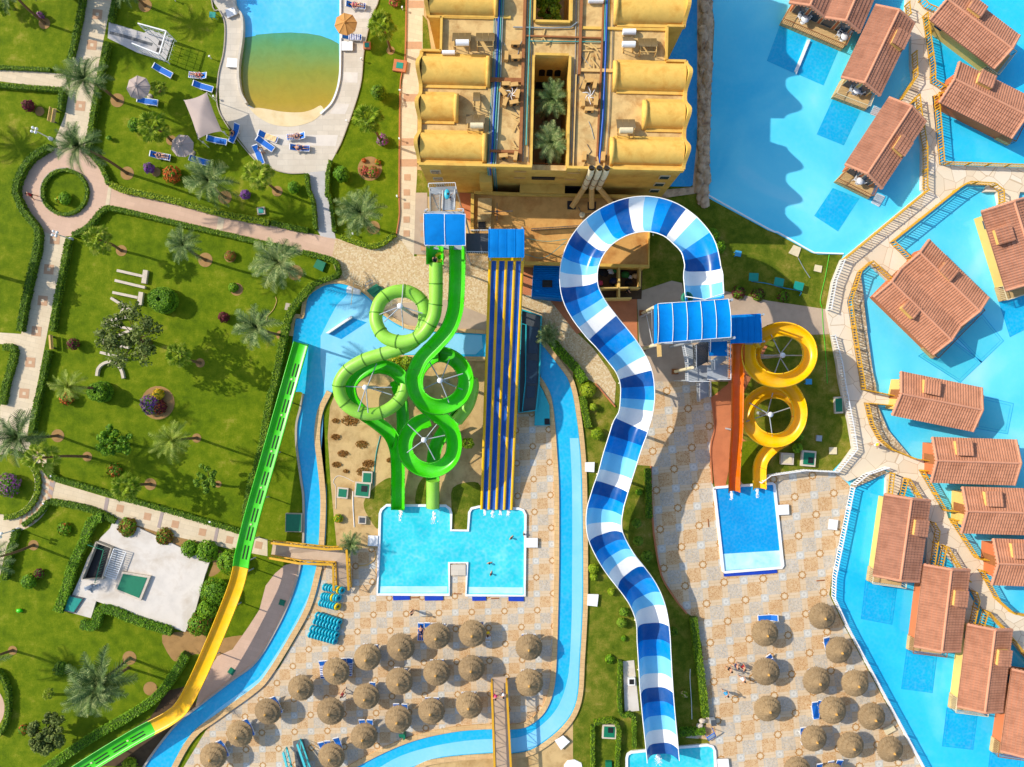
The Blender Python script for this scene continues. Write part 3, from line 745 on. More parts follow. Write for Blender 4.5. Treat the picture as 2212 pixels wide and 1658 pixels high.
b1, b2 = cr(bl, 5), cr(br, 5)
sheet('water', b1 + b2, .044, 'river')
pl = cr(T(2, 2, 500, 470, 510, 650, 520, 900, 522, 1300, 520, 1658) + T(2, 3, 518, 300, 505, 650, 480, 900, 400, 1130, 260, 1290, 60, 1400) + T(1, 3, 1900, 1420, 1560, 1470, 1250, 1560, 1000, 1700), 4)
pr = cr(T(1, 3, 1200, 1700, 1360, 1650, 1600, 1568, 2050, 1528) + T(2, 3, 0, 1532, 195, 1482, 432, 1296, 552, 1078, 582, 700, 604, 300) + T(2, 2, 607, 1658, 604, 1200, 592, 700, 575, 470), 4)
sheet('water', pl + pr, .052, 'riverpale')  # lit side of the right river arm, painted paler
pl = cr(T(1, 2, 585, 260, 560, 450, 580, 650, 605, 850, 612, 1050, 598, 1400, 560, 1560) + T(1, 3, 555, 60, 475, 285, 325, 565, 125, 885, 0, 1000) + T(0, 3, 1900, 1225, 1700, 1380), 4)
pr = cr(T(0, 3, 1560, 1480, 1830, 1200, 2150, 960) + T(1, 3, 60, 850, 250, 560, 420, 250, 520, 0) + T(1, 2, 555, 1400, 585, 1050, 578, 850, 560, 700), 4)
sheet('water', pl + pr, .052, 'riverpale')  # lit side of the left river arm, painted paler
coping(Rr, 0.02, .62, .2)
coping(Rt[2:], -.5, -.0, .2)
coping(Ll[1:], .0, .22, .2, 'curb')
coping(Lr[:13], -.42, 0, .2, 'coping')
coping(bl[2:], -.02, -.55, .2)
coping(br, -.02, -.52, .2)
H_ = T(1, 2, 1062, 1500, 1072, 1120, 1085, 1085, 1130, 1046, 1640, 1050, 1680, 1080, 1690, 1120, 1688, 1262, 1832, 1265, 1842, 1110, 1862, 1075, 1930, 1058) + T(2, 2, 60, 1075, 100, 1090, 120, 1130) + T(2, 3, 112, 175) + T(1, 3, 1815, 172) + T(1, 2, 1825, 1545, 1672, 1545) + T(1, 3, 1672, 168, 1050, 165)
sheet('water', H_, .056, 'slidepool')
sheet('water', T(1, 3, 1075, 95, 1655, 95, 1655, 150, 1070, 150), .06, 'stepwater')
sheet('water', T(1, 3, 1835, 100, 2211, 105) + T(2, 3, 95, 105, 95, 160) + T(1, 3, 1835, 155), .06, 'stepwater')
coping(H_ + H_[:1], -.16, .1, .22, 'whiterim', 'pool_rim', 0)
P2 = T(2, 2, 1740, 905, 1762, 890) + T(3, 2, 40, 855, 58, 870, 132, 1570, 118, 1592) + T(2, 2, 1835, 1632, 1818, 1618)
sheet('water', P2, .056, 'bluepool')
sheet('water', T(2, 2, 1820, 1470) + T(3, 2, 100, 1440, 118, 1575) + T(2, 2, 1832, 1612), .06, 'stepwater')
coping(P2 + P2[:1], -.2, .06, .22, 'whiterim', 'pool_rim', 0)
P3 = T(2, 3, 985, 1800, 985, 1575, 995, 1540, 1030, 1518, 1400, 1480, 1690, 1456, 1735, 1470, 1755, 1510, 1770, 1800)
sheet('water', P3, .056, 'slidepool')
coping(P3, -.2, .06, .22, 'whiterim', 'pool_rim', 0)
sheet('water', T(1, 1, 610, 1225, 830, 1090, 960, 1130, 740, 1275), .056, 'bluepool')  # shade of the low white wall, painted as darker water
sheet('water', T(2, 0, 900, -2500, 900, 1615, 1540, 1615, 1580, 1590, 1600, 1200, 1650, -2500), .048, 'bluepool')  # canal in the hotel's shade, the shade painted in by darker water
Lg = T(2, 0, 1690, -2500, 1720, 0, 1750, 200, 1720, 800, 1700, 1300, 1690, 1658) + T(2, 1, 1685, 50, 2211, 335) + T(3, 1, 80, 365, 200, 430, 380, 530, 430, 542, 650, 546, 560, 760, 515, 1030, 560, 1300, 620, 1500) + T(3, 2, 700, 400, 745, 560, 560, 750, 690, 860, 712, 890, 555, 1658) + T(3, 3, 550, 180, 665, 430, 945, 950, 1330, 1658, 1700, 2500)
sheet('water', Lg + [(13000, 7500), (13000, -2500)], .044, 'lagoon')
sheet('water', T(3, 0, 1290, -2500, 1330, 150, 1380, 560, 1420, 900, 1480, 1415, 2211, 1440, 5000, 1440, 5000, -2500), .048, 'lagoon2')
sheet('water', T(3, 2, 712, 890, 1040, 760, 1200, 850, 1480, 1350, 1850, 1658) + T(3, 3, 2211, 600, 6000, 900, 6000, 2500, 1700, 2500, 1330, 1658, 945, 950, 665, 430, 550, 180) + T(3, 2, 555, 1658), .052, 'lagoon2')
coping(T(2, 1, 1690, 30, 2211, 322) + T(3, 1, 80, 352, 200, 418, 380, 520, 430, 530, 650, 538), -.07, .07, .16, 'whiterim', smooth=3)
def plunge(pts, m='lagoonpool', rim=None):
 sheet('water', pts, .058, m)
 c = Vector((sum(p[0] for p in pts) / 4, sum(p[1] for p in pts) / 4))
 if rim:
  q = [c + (Vector(p) - c) * rim for p in pts]
  mb = band(MB(), W2(pts + pts[:1]), -.03, .03, .05, .064)
  band(mb, W2(q + q[:1]), -.02, .02, .05, .064)
  struct('pool_rim', mb, M['bluepool'])
plunge(T(3, 0, 105, 215, 340, 310, 235, 640, -10, 530)); plunge(T(3, 0, 375, 325, 615, 425, 480, 742, 245, 640))
plunge(T(3, 0, 560, 860, 800, 965, 655, 1260, 420, 1165)); plunge(T(3, 1, 560, -30, 790, 60, 605, 345, 400, 210))
plunge(T(3, 1, 1300, 1420, 1570, 1260, 1850, 1470, 1660, 1650), 'lagoonteal', .86)
plunge(T(3, 1, 1600, 1230, 1850, 1060, 2035, 1290, 1840, 1480), 'lagoonteal', .86)
plunge(T(3, 1, 1990, 935, 2330, 800, 2400, 1100, 2090, 1255), 'lagoonpool', .86)
plunge(T(3, 2, 1850, 110, 2120, 172, 2070, 435, 1790, 385), 'lagoonteal', .84)
plunge(T(3, 3, 845, 40, 1115, 95, 1070, 425, 805, 375), 'lagoonpool', .84)
plunge(T(3, 3, 1200, 640, 1458, 690, 1420, 1015, 1152, 980), 'lagoonpool', .84)
plunge(T(3, 3, 1545, 1150, 1808, 1200, 1770, 1505, 1505, 1475), 'lagoonpool', .84)
plunge(T(3, 3, 1920, 1530, 2180, 1580, 2140, 1900, 1880, 1870), 'lagoonpool', .84)
def walk(pts, z=.5): return slab('walkway', pts, z, 'flag', mside='concrete')
walk(T(3, 0, 1195, -300, 1290, -300, 1300, 20, 1345, 75, 1440, 115, 1400, 150, 1335, 150, 1400, 600, 1400, 722, 1510, 790, 1470, 835, 1420, 830, 1480, 1428, 2211, 1452, 3200, 1470, 3200, 1700, 2180, 1660) +
     T(3, 1, 2160, 90, 2000, 110, 1980, 0, 1870, 0) + T(3, 0, 1905, 1600, 1700, 1590, 1600, 1658) + T(3, 1, 1050, 440, 1222, 612, 1040, 772, 868, 612, 770, 700, 685, 950, 740, 1300, 795, 1658) +
     T(3, 2, 830, 168, 875, 350, 945, 480, 1040, 560, 1240, 642, 1420, 668, 1415, 752, 1300, 742, 1500, 1085, 1540, 1095, 1560, 1165, 1780, 1500, 1900, 1530, 1900, 1630, 1800, 1600, 1870, 1668) +
     T(3, 3, 1955, 200, 2080, 310, 2211, 335, 3000, 500, 3000, 1500, 2211, 700, 2000, 440, 1860, 300, 1800, 200) + T(3, 2, 1640, 1600, 1480, 1390, 1300, 1000, 1180, 815, 1040, 752, 1000, 722, 690, 845, 588, 768, 738, 560, 700, 330, 625, 0) +
     T(3, 1, 600, 1480, 515, 1025, 560, 780, 635, 590, 1350, 0) + T(3, 0, 1330, 1640, 1335, 1250, 1270, 860, 1215, 915, 1120, 885, 1255, 690, 1240, 560, 1240, 350, 1190, 110, 1200, 0), .5)
walk(T(3, 2, 800, 55, 1110, 118, 1085, 190, 815, 160), .508)
walk(T(3, 2, 1030, 760, 1090, 780, 1120, 800, 1190, 820, 1110, 975, 1020, 965), .492)
walk(T(3, 2, 1385, 1195, 1470, 1390, 1400, 1560, 1370, 1560), .492)
walk(T(3, 3, 1735, 150, 1820, 300, 1760, 420, 1700, 410), .492)
sheet('gravel', T(3, 1, 765, 880, 800, 900, 840, 1200, 780, 1205), .516, 'gravel')
slab('gravel', T(3, 1, 755, 720, 800, 690, 830, 900, 860, 1210, 910, 1560, 935, 1658) + T(3, 2, 950, 190, 1040, 400, 1240, 640, 1000, 560, 880, 340, 825, 160, 790, 0) + T(3, 1, 740, 1300), .42, 'gravel')
slab('soil', T(3, 2, 720, 880, 790, 810, 1000, 735, 1030, 770, 860, 850, 735, 905), .3, 'gravel')
mb = MB()
for i in range(64):
 y = -400 + i * 34
 for x0 in (1662, 1700):
  xx = x0 + R.uniform(-10, 10) - (max(0, y) * .022)
  p = W(T(2, 0, xx, y + R.uniform(-10, 10))[0])
  mb.sphere((p.x, p.y, R.uniform(0, .35)), R.uniform(.34, .6), 12, 8, 0, .55, (.9, 1.3, R.uniform(.4, .7)), i * 3.1 + x0)
tag(mb.build('rock_border', M['rock']), 'rugged brown rock border between canal and lagoon', 'rocks')
sheet('soil', T(2, 0, 1600, -400, 1735, -400, 1722, 800, 1700, 1660) + T(2, 1, 1150, 80, 1180, 20) + T(2, 0, 1350, 1640, 1560, 1620, 1600, 1200), .056, 'rock')
# ================================================================== the hotel block
ZR = 9.5
TH = math.radians(1.35)
def BG(x, y):
 dx, dy = x - 4423, y - 700
 return (4423 + dx * math.cos(TH) - dy * math.sin(TH), 700 + dx * math.sin(TH) + dy * math.cos(TH))
def B(x, y, z=ZR):
 """survey point seen at roof height -> plan position"""
 p = W(BG(x, y), ZR); return Vector((p.x, p.y, z))
def Bp(*xy): return [B(xy[i], xy[i + 1]).xy for i in range(0, len(xy), 2)]
BANG = -TH
hotel = empty('hotel_building', B(4700, 600, 0), 'yellow plastered hotel block with barrel vaults on its flat roof and two courtyards', 'building')
mb = MB()
mb.prism(Bp(3640, 1440, 3640, 470, 3806, 470, 3806, 175, 3690, 175, 3690, -900, 4612, -900, 4612, 1440), 0, ZR, 1, mside=0)
mb.prism(Bp(4912, -900, 5890, -900, 5890, 215, 5746, 215, 5746, 505, 5915, 505, 5915, 1440, 4912, 1440), 0, ZR, 1, mside=0)
mb.prism(Bp(4612.1, 190, 4911.9, 190, 4911.9, 492, 4612.1, 492), 0, ZR, 1, mside=0)
mb.prism(Bp(4612.1, 1395, 4911.9, 1395, 4911.9, 1440, 4612.1, 1440), 0, ZR - .9, 1, mside=0)
mb.build('walls', [M['stucco'], M['roofdeck']], hotel)
def parap(pts, w=.22, h=.55, name='parapet', close=False):
 P = [B(*p).xy for p in pts]
 mb = band(MB(), P, -w, 0.02, ZR - .06, ZR + h)
 return mb
mb = parap([(3640, 1440), (4612, 1440)]); mb2 = parap([(4912, 1440), (5915, 1440)])
for q in ([(4605, 1440), (4605, 492)], [(4919, 492), (4919, 1440)], [(4618, 480), (4906, 480)], [(4604, 190), (4604, -900)], [(4920, -900), (4920, 190)], [(4612, 196), (4912, 196)],
          [(3806, 470), (3806, 175)], [(5746, 215), (5746, 505)], [(3690, 180), (3806, 180)], [(5746, 210), (5890, 210)], [(3806, 470), (3640, 470)], [(5915, 510), (5746, 510)]):
 P = [B(*p).xy for p in q]; band(MB(), P, -.11, .11, ZR - .05, ZR + .42).build('parapet', M['stucco'], hotel)
mb.build('parapet', M['stucco'], hotel); mb2.build('parapet', M['stucco'], hotel)
mb = MB()
for y0, x0, x1 in ((160, 3820, 4400), (235, 5000, 5740)):
 band(MB(), [B(x0, y0).xy, B(x1, y0).xy], -.12, .12, ZR - .02, ZR + .2).build('roof_kerb', M['stucco'], hotel)
VA = [(3705, 4255, -75, 152), (3655, 4200, 512, 755), (3652, 3935, 842, 1065), (3655, 4185, 1170, 1404), (5318, 5895, -75, 190), (5325, 5905, 527, 766), (5585, 5905, 857, 1090), (5312, 5905, 1184, 1406)]
for x0, x1, y0, y1 in VA:
 mb = MB(); n = 16; rad = (y1 - y0) / 2; cy = (y0 + y1) / 2; hgt = 1.15
 vs = []; xs = [x0 + (x1 - x0) * k / 10 for k in range(11)]
 for x in xs:
  for k in range(n + 1):
   a = PI * k / n
   p = B(x, cy - rad * math.cos(a)); p.z = ZR + hgt * math.sin(a) + .03 * pnoise(Vector((x * .02, k * .6, cy)))
   vs.append(p)
 fs = [(i * (n + 1) + k, i * (n + 1) + k + 1, (i + 1) * (n + 1) + k + 1, (i + 1) * (n + 1) + k) for i in range(10) for k in range(n)]
 mb.add(vs, fs, 0, True)
 inner = x1 if x0 < 4423 else x0; s_ = 1 if x0 < 4423 else -1
 prof = [(inner, 1.0, 1.0), (inner, 1.1, 1.14), (inner + 34 * s_, 1.1, 1.14), (inner + 34 * s_, .0, .0)]
 vs = []
 for x, kr, kh in prof:
  for k in range(n + 1):
   a = PI * k / n; p = B(x, cy - rad * kr * math.cos(a)); p.z = ZR + hgt * kh * math.sin(a); vs.append(p)
 mb.add(vs, [(i * (n + 1) + k, i * (n + 1) + k + 1, (i + 1) * (n + 1) + k + 1, (i + 1) * (n + 1) + k) for i in range(3) for k in range(n)], 0, True)
 for yy in (y0 - 10, y1 + 12):
  band(mb, [B(x0, yy).xy, B(x1, yy).xy], -.16, .16, ZR - .02, ZR + .16)
 mb.build('barrel_vault', M['vault'], hotel)
def wavy(x, y0, y1, side, vs_):
 P = []; Hh = []
 n = 60
 for k in range(n + 1):
  y = y0 + (y1 - y0) * k / n
  h = .35
  for a, b in vs_:
   c, r = (a + b) / 2, (b - a) / 2 * 1.22
   d = abs(y - c) / r
   if d < 1: h = max(h, .35 + 1.25 * (.5 + .5 * math.cos(PI * d)))
  xx = x + side * 14 * (h - .35)
  P.append(B(xx, y)); Hh.append(h)
 mb = MB(); v = []
 for p, h in zip(P, Hh):
  for dx, z in ((-.17, ZR - .08), (-.17, ZR + h), (.17, ZR + h), (.17, ZR - .08)):
   v.append((p.x + dx, p.y, z))
 mb.add(v, [(i * 4 + j, i * 4 + j + 1, i * 4 + 4 + j + 1, i * 4 + 4 + j) for i in range(n) for j in range(3)], 0, False)
 mb.add(v[:4], [(0, 1, 2, 3)]); mb.add(v[-4:], [(3, 2, 1, 0)])
 mb.build('gable_parapet', M['stucco'], hotel)
wavy(3640, 470, 1440, -1, [(512, 755), (842, 1065), (1170, 1404)])
wavy(5915, 505, 1440, 1, [(527, 766), (857, 1090), (1184, 1406)])
wavy(3690, -900, 175, -1, [(-75, 152), (-420, -180)])
wavy(5890, -900, 215, 1, [(-75, 190), (-420, -180)])
def facade_y(): return B(4423, 1440).y
def south_box(name, x, z, w, h, m, d=.06, proud=.03, parent=hotel):
 p = B(x, 1440, z); mb = MB()
 mb.box((p.x, p.y - proud + d / 2 - .02, z), (w, d, h), BANG)
 return mb.build(name, M[m], parent)
for z in (7.4, 5.0, 2.7):
 for x in (5800, 3760):
  f = south_box('window', x, z, 1.0, .95, 'cream_metal', .12, .08)
  p = B(x, 1440, z); q = MB().box((p.x, p.y - .11, z), (.84, .06, .78), BANG); q.build('pane', M['glass'], f)
for x, z in ((4515, 8.1), (4510, 6.0), (4985, 8.0), (4975, 5.9)): south_box('slit_vent', x, z, 1.15, .28, 'acbox', .12, .06)
south_box('louvre', 4725, 6.1, 2.3, .75, 'dark', .14, .08)
south_box('canopy_slab', 4725, 3.9, 4.6, .25, 'stucco', 1.1, .9)
south_box('entrance', 4800, 2.2, 6.4, 2.6, 'dark', .14, .06)
for x in (4690, 4760, 4832):
 p = B(x, 492, 0); mb = MB()
 pts = [(-.3, 5.6), (.3, 5.6), (.3, 6.7)] + [(.3 * math.cos(a), 6.7 + .3 * math.sin(a)) for a in [PI * k / 6 for k in range(1, 6)]] + [(-.3, 6.7)]
 mb.add([(p.x + a, p.y - .03, z) for a, z in pts] + [(p.x + a, p.y + .05, z) for a, z in pts], [list(range(len(pts)))] + [(i, (i + 1) % len(pts), len(pts) + (i + 1) % len(pts), len(pts) + i) for i in range(len(pts))])
 mb.build('arched_window', M['dark'], hotel)
p = B(4760, 492, 0); MB().box((p.x, p.y - .03, 3.4), (2.6, .12, 1.5), BANG).build('courtyard_door', M['dark'], hotel)
mb = MB()
for k in range(16):
 q = B(4640 + k * 16, 1360); mb.box((q.x, q.y, 6.9), (.08, .5, .1), BANG)
a, b_ = B(4625, 1335), B(4900, 1335)
mb.bar((a.x, a.y, 6.95), (b_.x, b_.y, 6.95), .1); mb.box(((a.x + b_.x) / 2, (a.y + b_.y) / 2 - .6, 6.2), (3.2, 1.1, .15), BANG)
mb.build('courtyard_grille', M['timber'], hotel)
mb = MB(); p = B(4205, 1475, 0); mb.box((p.x, p.y, 3.6), (1.2, 1.0, 7.2), BANG); mb.build('service_shaft', M['stucco'], hotel)
def roof_pipe(pts, r, m, name, label, cat='pipe', group='pipes on the hotel roof', z=ZR + .18):
 P = [B(x, y, z) for x, y in pts]
 return tag(MB().tube(P, r, 6).build(name, M[m]), label, cat, group)
roof_pipe([(4305, -300), (4292, 500), (4275, 1000), (4262, 1460)], .10, 'pipeblue', 'roof_pipe', 'thick blue pipe along the left half of the hotel roof')
roof_pipe([(4322, -300), (4312, 500), (4290, 1100), (4280, 1460)], .07, 'pipegreen', 'roof_pipe', 'teal pipe beside the thick blue pipe on the left roof half')
roof_pipe([(4284, 200), (4272, 800), (4250, 1460)], .05, 'pipegrey', 'roof_pipe', 'thin grey pipe left of the blue pipe on the hotel roof')
roof_pipe([(4334, -300), (4326, 700), (4300, 1460)], .05, 'pipegrey', 'roof_pipe', 'thin grey pipe right of the teal pipe on the hotel roof')
roof_pipe([(5228, -300), (5225, 500), (5215, 1000), (5192, 1400)], .10, 'pipeblue', 'roof_pipe', 'thick blue pipe along the right half of the hotel roof')
roof_pipe([(5214, -300), (5212, 350)], .08, 'pipegreen', 'roof_pipe', 'short teal pipe beside the blue pipe on the right roof half')
roof_pipe([(4570, -300), (4560, 1260)], .08, 'pipegreen', 'roof_pipe', 'dark green pipe between brown duct and courtyard opening')
for k in range(14):
 x = 4330 + (k * 331) % 900; y = 250 + (k * 197) % 1100
 if 4600 < x < 4930: x += 340
 roof_pipe([(x, y), (x + R.uniform(-40, 40), y + 60), (x + R.uniform(-70, 70), min(1400, y + 150))], .03, 'darkmetal' if k % 2 else 'pipegrey', 'roof_cable', '%s thin loose cable or conduit lying across the hotel roof' % ORD[k], 'cable', 'loose cables on the hotel roof', ZR + .05)
roof_pipe([(4423, 245), (4750, 245), (4920, 235), (4975, 190)], .07, 'pipegrey', 'roof_pipe', 'grey pipe crossing the roof between the two courtyards')
roof_pipe([(4560, 362), (5190, 355)], .06, 'pipegreen', 'roof_pipe', 'teal pipe crossing the roof in front of the longer courtyard')
for k, (dx, m_) in enumerate(((-34, 'pipegreen'), (-24, 'pipegrey'), (-12, 'pipeblue'), (12, 'pipegreen'), (24, 'pipegrey'), (34, 'pipegreen'))):
 roof_pipe([(4300 + dx * 1.2, -300 + k * 40), (4292 + dx, 500), (4276 + dx, 1000), (4264 + dx, 1440)], .04, m_, 'roof_pipe', '%s of six slim pipes bundled with the left blue roof pipe' % ORD[k], z=ZR + .1 + .05 * (k % 2))
 a_, b_ = B(4264 + dx, 1446, ZR + .3), B(4264 + dx, 1446, 1.0); a_.y -= .12; b_.y -= .12
 tag(MB().tube([B(4264 + dx, 1430, ZR + .3), a_, b_], .05, 6).build('wall_pipe', M[m_]), '%s of six slim pipes running down the hotel front wall' % ORD[k], 'pipe', 'pipes on the hotel front wall')
for k, (dx, m_) in enumerate(((-14, 'pipegreen'), (14, 'pipegrey'), (24, 'pipegreen'), (60, 'darkmetal'))):
 roof_pipe([(5226 + dx, -300), (5222 + dx, 500), (5212 + dx, 1000), (5192 + dx, 1380)], .035, m_, 'roof_pipe', '%s of four slim pipes beside the right blue roof pipe' % ORD[k], z=ZR + .1)
for k, x in enumerate((4540, 4585, 4960, 4985)):
 roof_pipe([(x, -300), (x + 4, 500), (x - 3, 900), (x - 6, 1400)], .035, ('pipegrey', 'darkmetal')[k % 2], 'roof_pipe', '%s of four thin conduits flanking the hotel courtyards' % ORD[k], z=ZR + .09)
def roof_beam(pts, w, h, m, label, z=ZR):
 mb = MB()
 for a, b_ in zip(pts, pts[1:]):
  p, q = B(*a, z + h / 2 + .08), B(*b_, z + h / 2 + .08); mb.bar(p, q, w, h)
 return tag(mb.build('cable_duct', M[m]), label, 'duct', 'brown ducts on the hotel roof')
roof_beam([(4520, -300), (4510, 1400)], .28, .22, 'timber', 'long brown duct left of the two courtyards on the roof')
roof_beam([(5010, -300), (5000, 640)], .25, .2, 'timber', 'brown duct right of the two courtyards on the roof')
roof_beam([(5195, 0), (5190, 500), (5170, 1380)], .16, .18, 'timber', 'narrow brown duct along the blue pipe on the right roof half')
roof_beam([(4215, 704), (4520, 704)], .4, .2, 'timber', 'wide brown duct crossing from the left vault to the long duct')
roof_beam([(4250, 1318), (4520, 1318)], .25, .2, 'timber', 'short brown duct near the roof edge by the left air conditioners')
roof_beam([(4540, 318), (5200, 322)], .14, .16, 'timber', 'brown duct crossing the roof between the courtyards')
roof_beam([(5000, 600), (5330, 600)], .3, .16, 'paletimber', 'pale plank duct reaching the second vault on the right')
roof_beam([(4975, 640), (4968, 1440)], .12, .14, 'paletimber', 'pale duct along the right rim of the longer courtyard')
def solar(x, y, n, tank, label, w=52, h=100, tankdx=0, tankw=110, group='solar panels on the hotel roof'):
 base = B(x, y)
 r = empty('solar_heater', base, label, 'solar panel', group)
 W1 = w * PX * (1 - ZR / HC); hh = h * PX * (1 - ZR / HC)
 for k in range(n):
  cx = base.x + (k - (n - 1) / 2) * W1 * 1.04
  vs = [(cx - W1 / 2, base.y + hh / 2, ZR + .35), (cx + W1 / 2, base.y + hh / 2, ZR + .35), (cx + W1 / 2, base.y - hh / 2, ZR + 1.0), (cx - W1 / 2, base.y - hh / 2, ZR + 1.0)]
  vs += [(a, b_, c - .06) for a, b_, c in vs]
  p = MB().add(vs, [(3, 2, 1, 0), (4, 5, 6, 7), (0, 1, 5, 4), (1, 2, 6, 5), (2, 3, 7, 6), (3, 0, 4, 7)]).build('panel', M['panel'], r)
 mb = MB()
 for sx_ in (-1, 1):
  X = base.x + sx_ * W1 * n / 2.3
  mb.bar((X, base.y + hh / 2, ZR + .02), (X, base.y + hh / 2, ZR + .33), .05); mb.bar((X, base.y - hh / 2 - .2, ZR + .02), (X, base.y - hh / 2 - .2, ZR + 1.1), .05)
  mb.bar((X, base.y - hh / 2 - .5, ZR + .02), (X, base.y - hh / 2 - .5, ZR + 1.0), .05)
  mb.bar((X, base.y - hh / 2 - .5, ZR + .06), (X, base.y + hh / 2, ZR + .06), .05)
  mb.bar((X, base.y - hh / 2 - .5, ZR + 1.0), (X, base.y - hh / 2, ZR + 1.0), .05)
 mb.bar((base.x - W1 * n / 2.3, base.y - hh / 2 - .5, ZR + 1), (base.x + W1 * n / 2.3, base.y - hh / 2 - .5, ZR + 1), .05)
 mb.build('stand', M['paletimber'], r)
 if tank:
  L = tankw * PX * .873 / 2; cx = base.x + tankdx * PX * .873
  t = MB().tube([(cx - L, base.y - hh / 2 - .3, ZR + 1.3), (cx + L, base.y - hh / 2 - .3, ZR + 1.3)], .27, 14)
  t.build('tank', M['white' if tank == 1 else 'cream_metal'], r)
solar(3985, 362, 3, 1, 'three brown solar panels with a white tank on the left roof', tankdx=10)
solar(4187, 358, 3, 0, 'three brown solar panels without tank beside the left blue pipe')
solar(4125, 870, 1, 0, 'single solar panel on a bare stand left of the blue pipe', 60)
solar(4120, 1062, 3, 2, 'three brown solar panels with a cream tank between left vaults', tankdx=14)
solar(5412, 352, 2, 1, 'pair of dark solar panels with white tank on the right roof', 45, 80, tankdx=-8)
solar(5578, 372, 3, 0, 'three dark solar panels beside the white tank on right roof')
solar(5408, 1072, 3, 2, 'three brown solar panels with tan tank on the right roof', tankdx=-8)
p = B(5422, 268); tag(MB().tube([(p.x - .6, p.y, ZR + .3), (p.x + .6, p.y, ZR + .3)], .28, 14).build('water_tank', M['white']), 'loose white water tank lying above the right solar panels', 'tank', 'tanks on the hotel roof')
p = B(3872, 484); tag(MB().tube([(p.x - .6, p.y, ZR + .3), (p.x + .6, p.y, ZR + .3)], .22, 14).build('water_tank', M['white']), 'loose white water tank lying by the second left vault', 'tank', 'tanks on the hotel roof')
p = B(5128, 8); tag(MB().tube([(p.x - .7, p.y, ZR + .35), (p.x + .7, p.y, ZR + .35)], .24, 14).build('water_tank', M['white']), 'white water tank at the top edge of the roof', 'tank', 'tanks on the hotel roof')
def ac_proto():
 r = local('air_conditioner', 'ac', 'air conditioner', 'air conditioners on the hotel roof')
 MB().box((0, 0, 0), (.82, .36, .62), 0, z0=.08).build('casing', M['acbox'], r)
 b = MB(); b.lathe((0, 0, 0), [(.0, .0), (.2, .0), (.2, .03), (0, .03)], 14)
 b.v = [(x, -.2 - z, y + .4) for x, y, z in b.v]; b.build('fan_grille', M['dark'], r)
 f = MB(); f.box((-.3, 0, .04), (.06, .42, .08)); f.box((.3, 0, .04), (.06, .42, .08)); f.build('foot', M['darkmetal'], r)
 return Proto(r)
AC = ac_proto()
acs = [(5080, 708, .1, 'topmost in the ring of six right of the courtyard'), (5135, 735, 1.4, 'upper right one in the ring of six right of the courtyard'), (5148, 880, 1.5, 'lower right one in the ring of six right of the courtyard'), (5092, 950, 0, 'bottom one in the ring of six right of the courtyard'), (5036, 890, 1.6, 'lower left one in the ring of six right of the courtyard'), (5040, 745, 1.3, 'upper left one in the ring of six right of the courtyard'),
       (4450, 520, 0, 'alone on the left roof above the wide brown duct'), (4440, 755, .1, 'topmost in the ring of six left of the courtyard'), (4475, 835, 1.4, 'right one in the ring of six left of the courtyard'), (4445, 905, .2, 'lower right one in the ring of six left of the courtyard'), (4372, 905, 1.2, 'lower left one in the ring of six left of the courtyard'), (4350, 820, -.9, 'left one in the ring of six left of the courtyard'), (4375, 750, 0, 'upper left one in the ring of six left of the courtyard'),
       (4372, 510, 1.5, 'upright by the left blue pipe above the brown duct'), (4470, 1365, 1.4, 'at the lower left corner of the courtyard'), (4365, 1365, .1, 'by the roof edge right of the left blue pipe'), (5060, 1352, 1.5, 'by the roof edge left of the right blue pipe'), (5220, 1352, 1.5, 'by the roof edge right of the right blue pipe'), (4445, 400, 0, 'near the brown duct at the upper left courtyard')]
for x, y, a, l in acs: AC.put(B(x, y), a, 'beige air conditioner ' + l)
def hoses(cx, cy, label):
 mb = MB()
 for a in range(6):
  t = a * PI / 3 + .3; e = B(cx + 62 * math.cos(t), cy + 78 * math.sin(t), ZR + .35)
  mb.tube(cr([B(cx, cy, ZR + .2), B(cx + 22 * math.cos(t + .5), cy + 28 * math.sin(t + .5), ZR + .45), e], 4), .035, 5)
 tag(mb.build('cooling_hoses', M['white']), label, 'hoses')
hoses(5092, 825, 'white hoses fanning out between six right air conditioners')
hoses(4425, 825, 'white hoses fanning out between six left air conditioners')
rr = random.Random(3)
for lab, X0, X1, Y0, Y1, nn in (('loose timber planks on the roof right of the courtyard', 5030, 5170, 390, 560, 9), ('loose timber planks on the roof left of the courtyard', 4440, 4490, 980, 1300, 8), ('loose pale planks leaning at the right roof edge', 5040, 5260, 1340, 1430, 9), ('loose planks beside the courtyard grille', 4590, 4760, 300, 400, 6)):
 mb = MB()
 for k in range(nn):
  x, y, a, L = rr.uniform(X0, X1), rr.uniform(Y0, Y1), rr.uniform(0, PI), rr.uniform(.5, 1.4)
  p = B(x, y, ZR + .05 + k * .03); mb.box(p, (L, .12, .04), a)
 tag(mb.build('plank_pile', M['paletimber']), lab, 'planks')
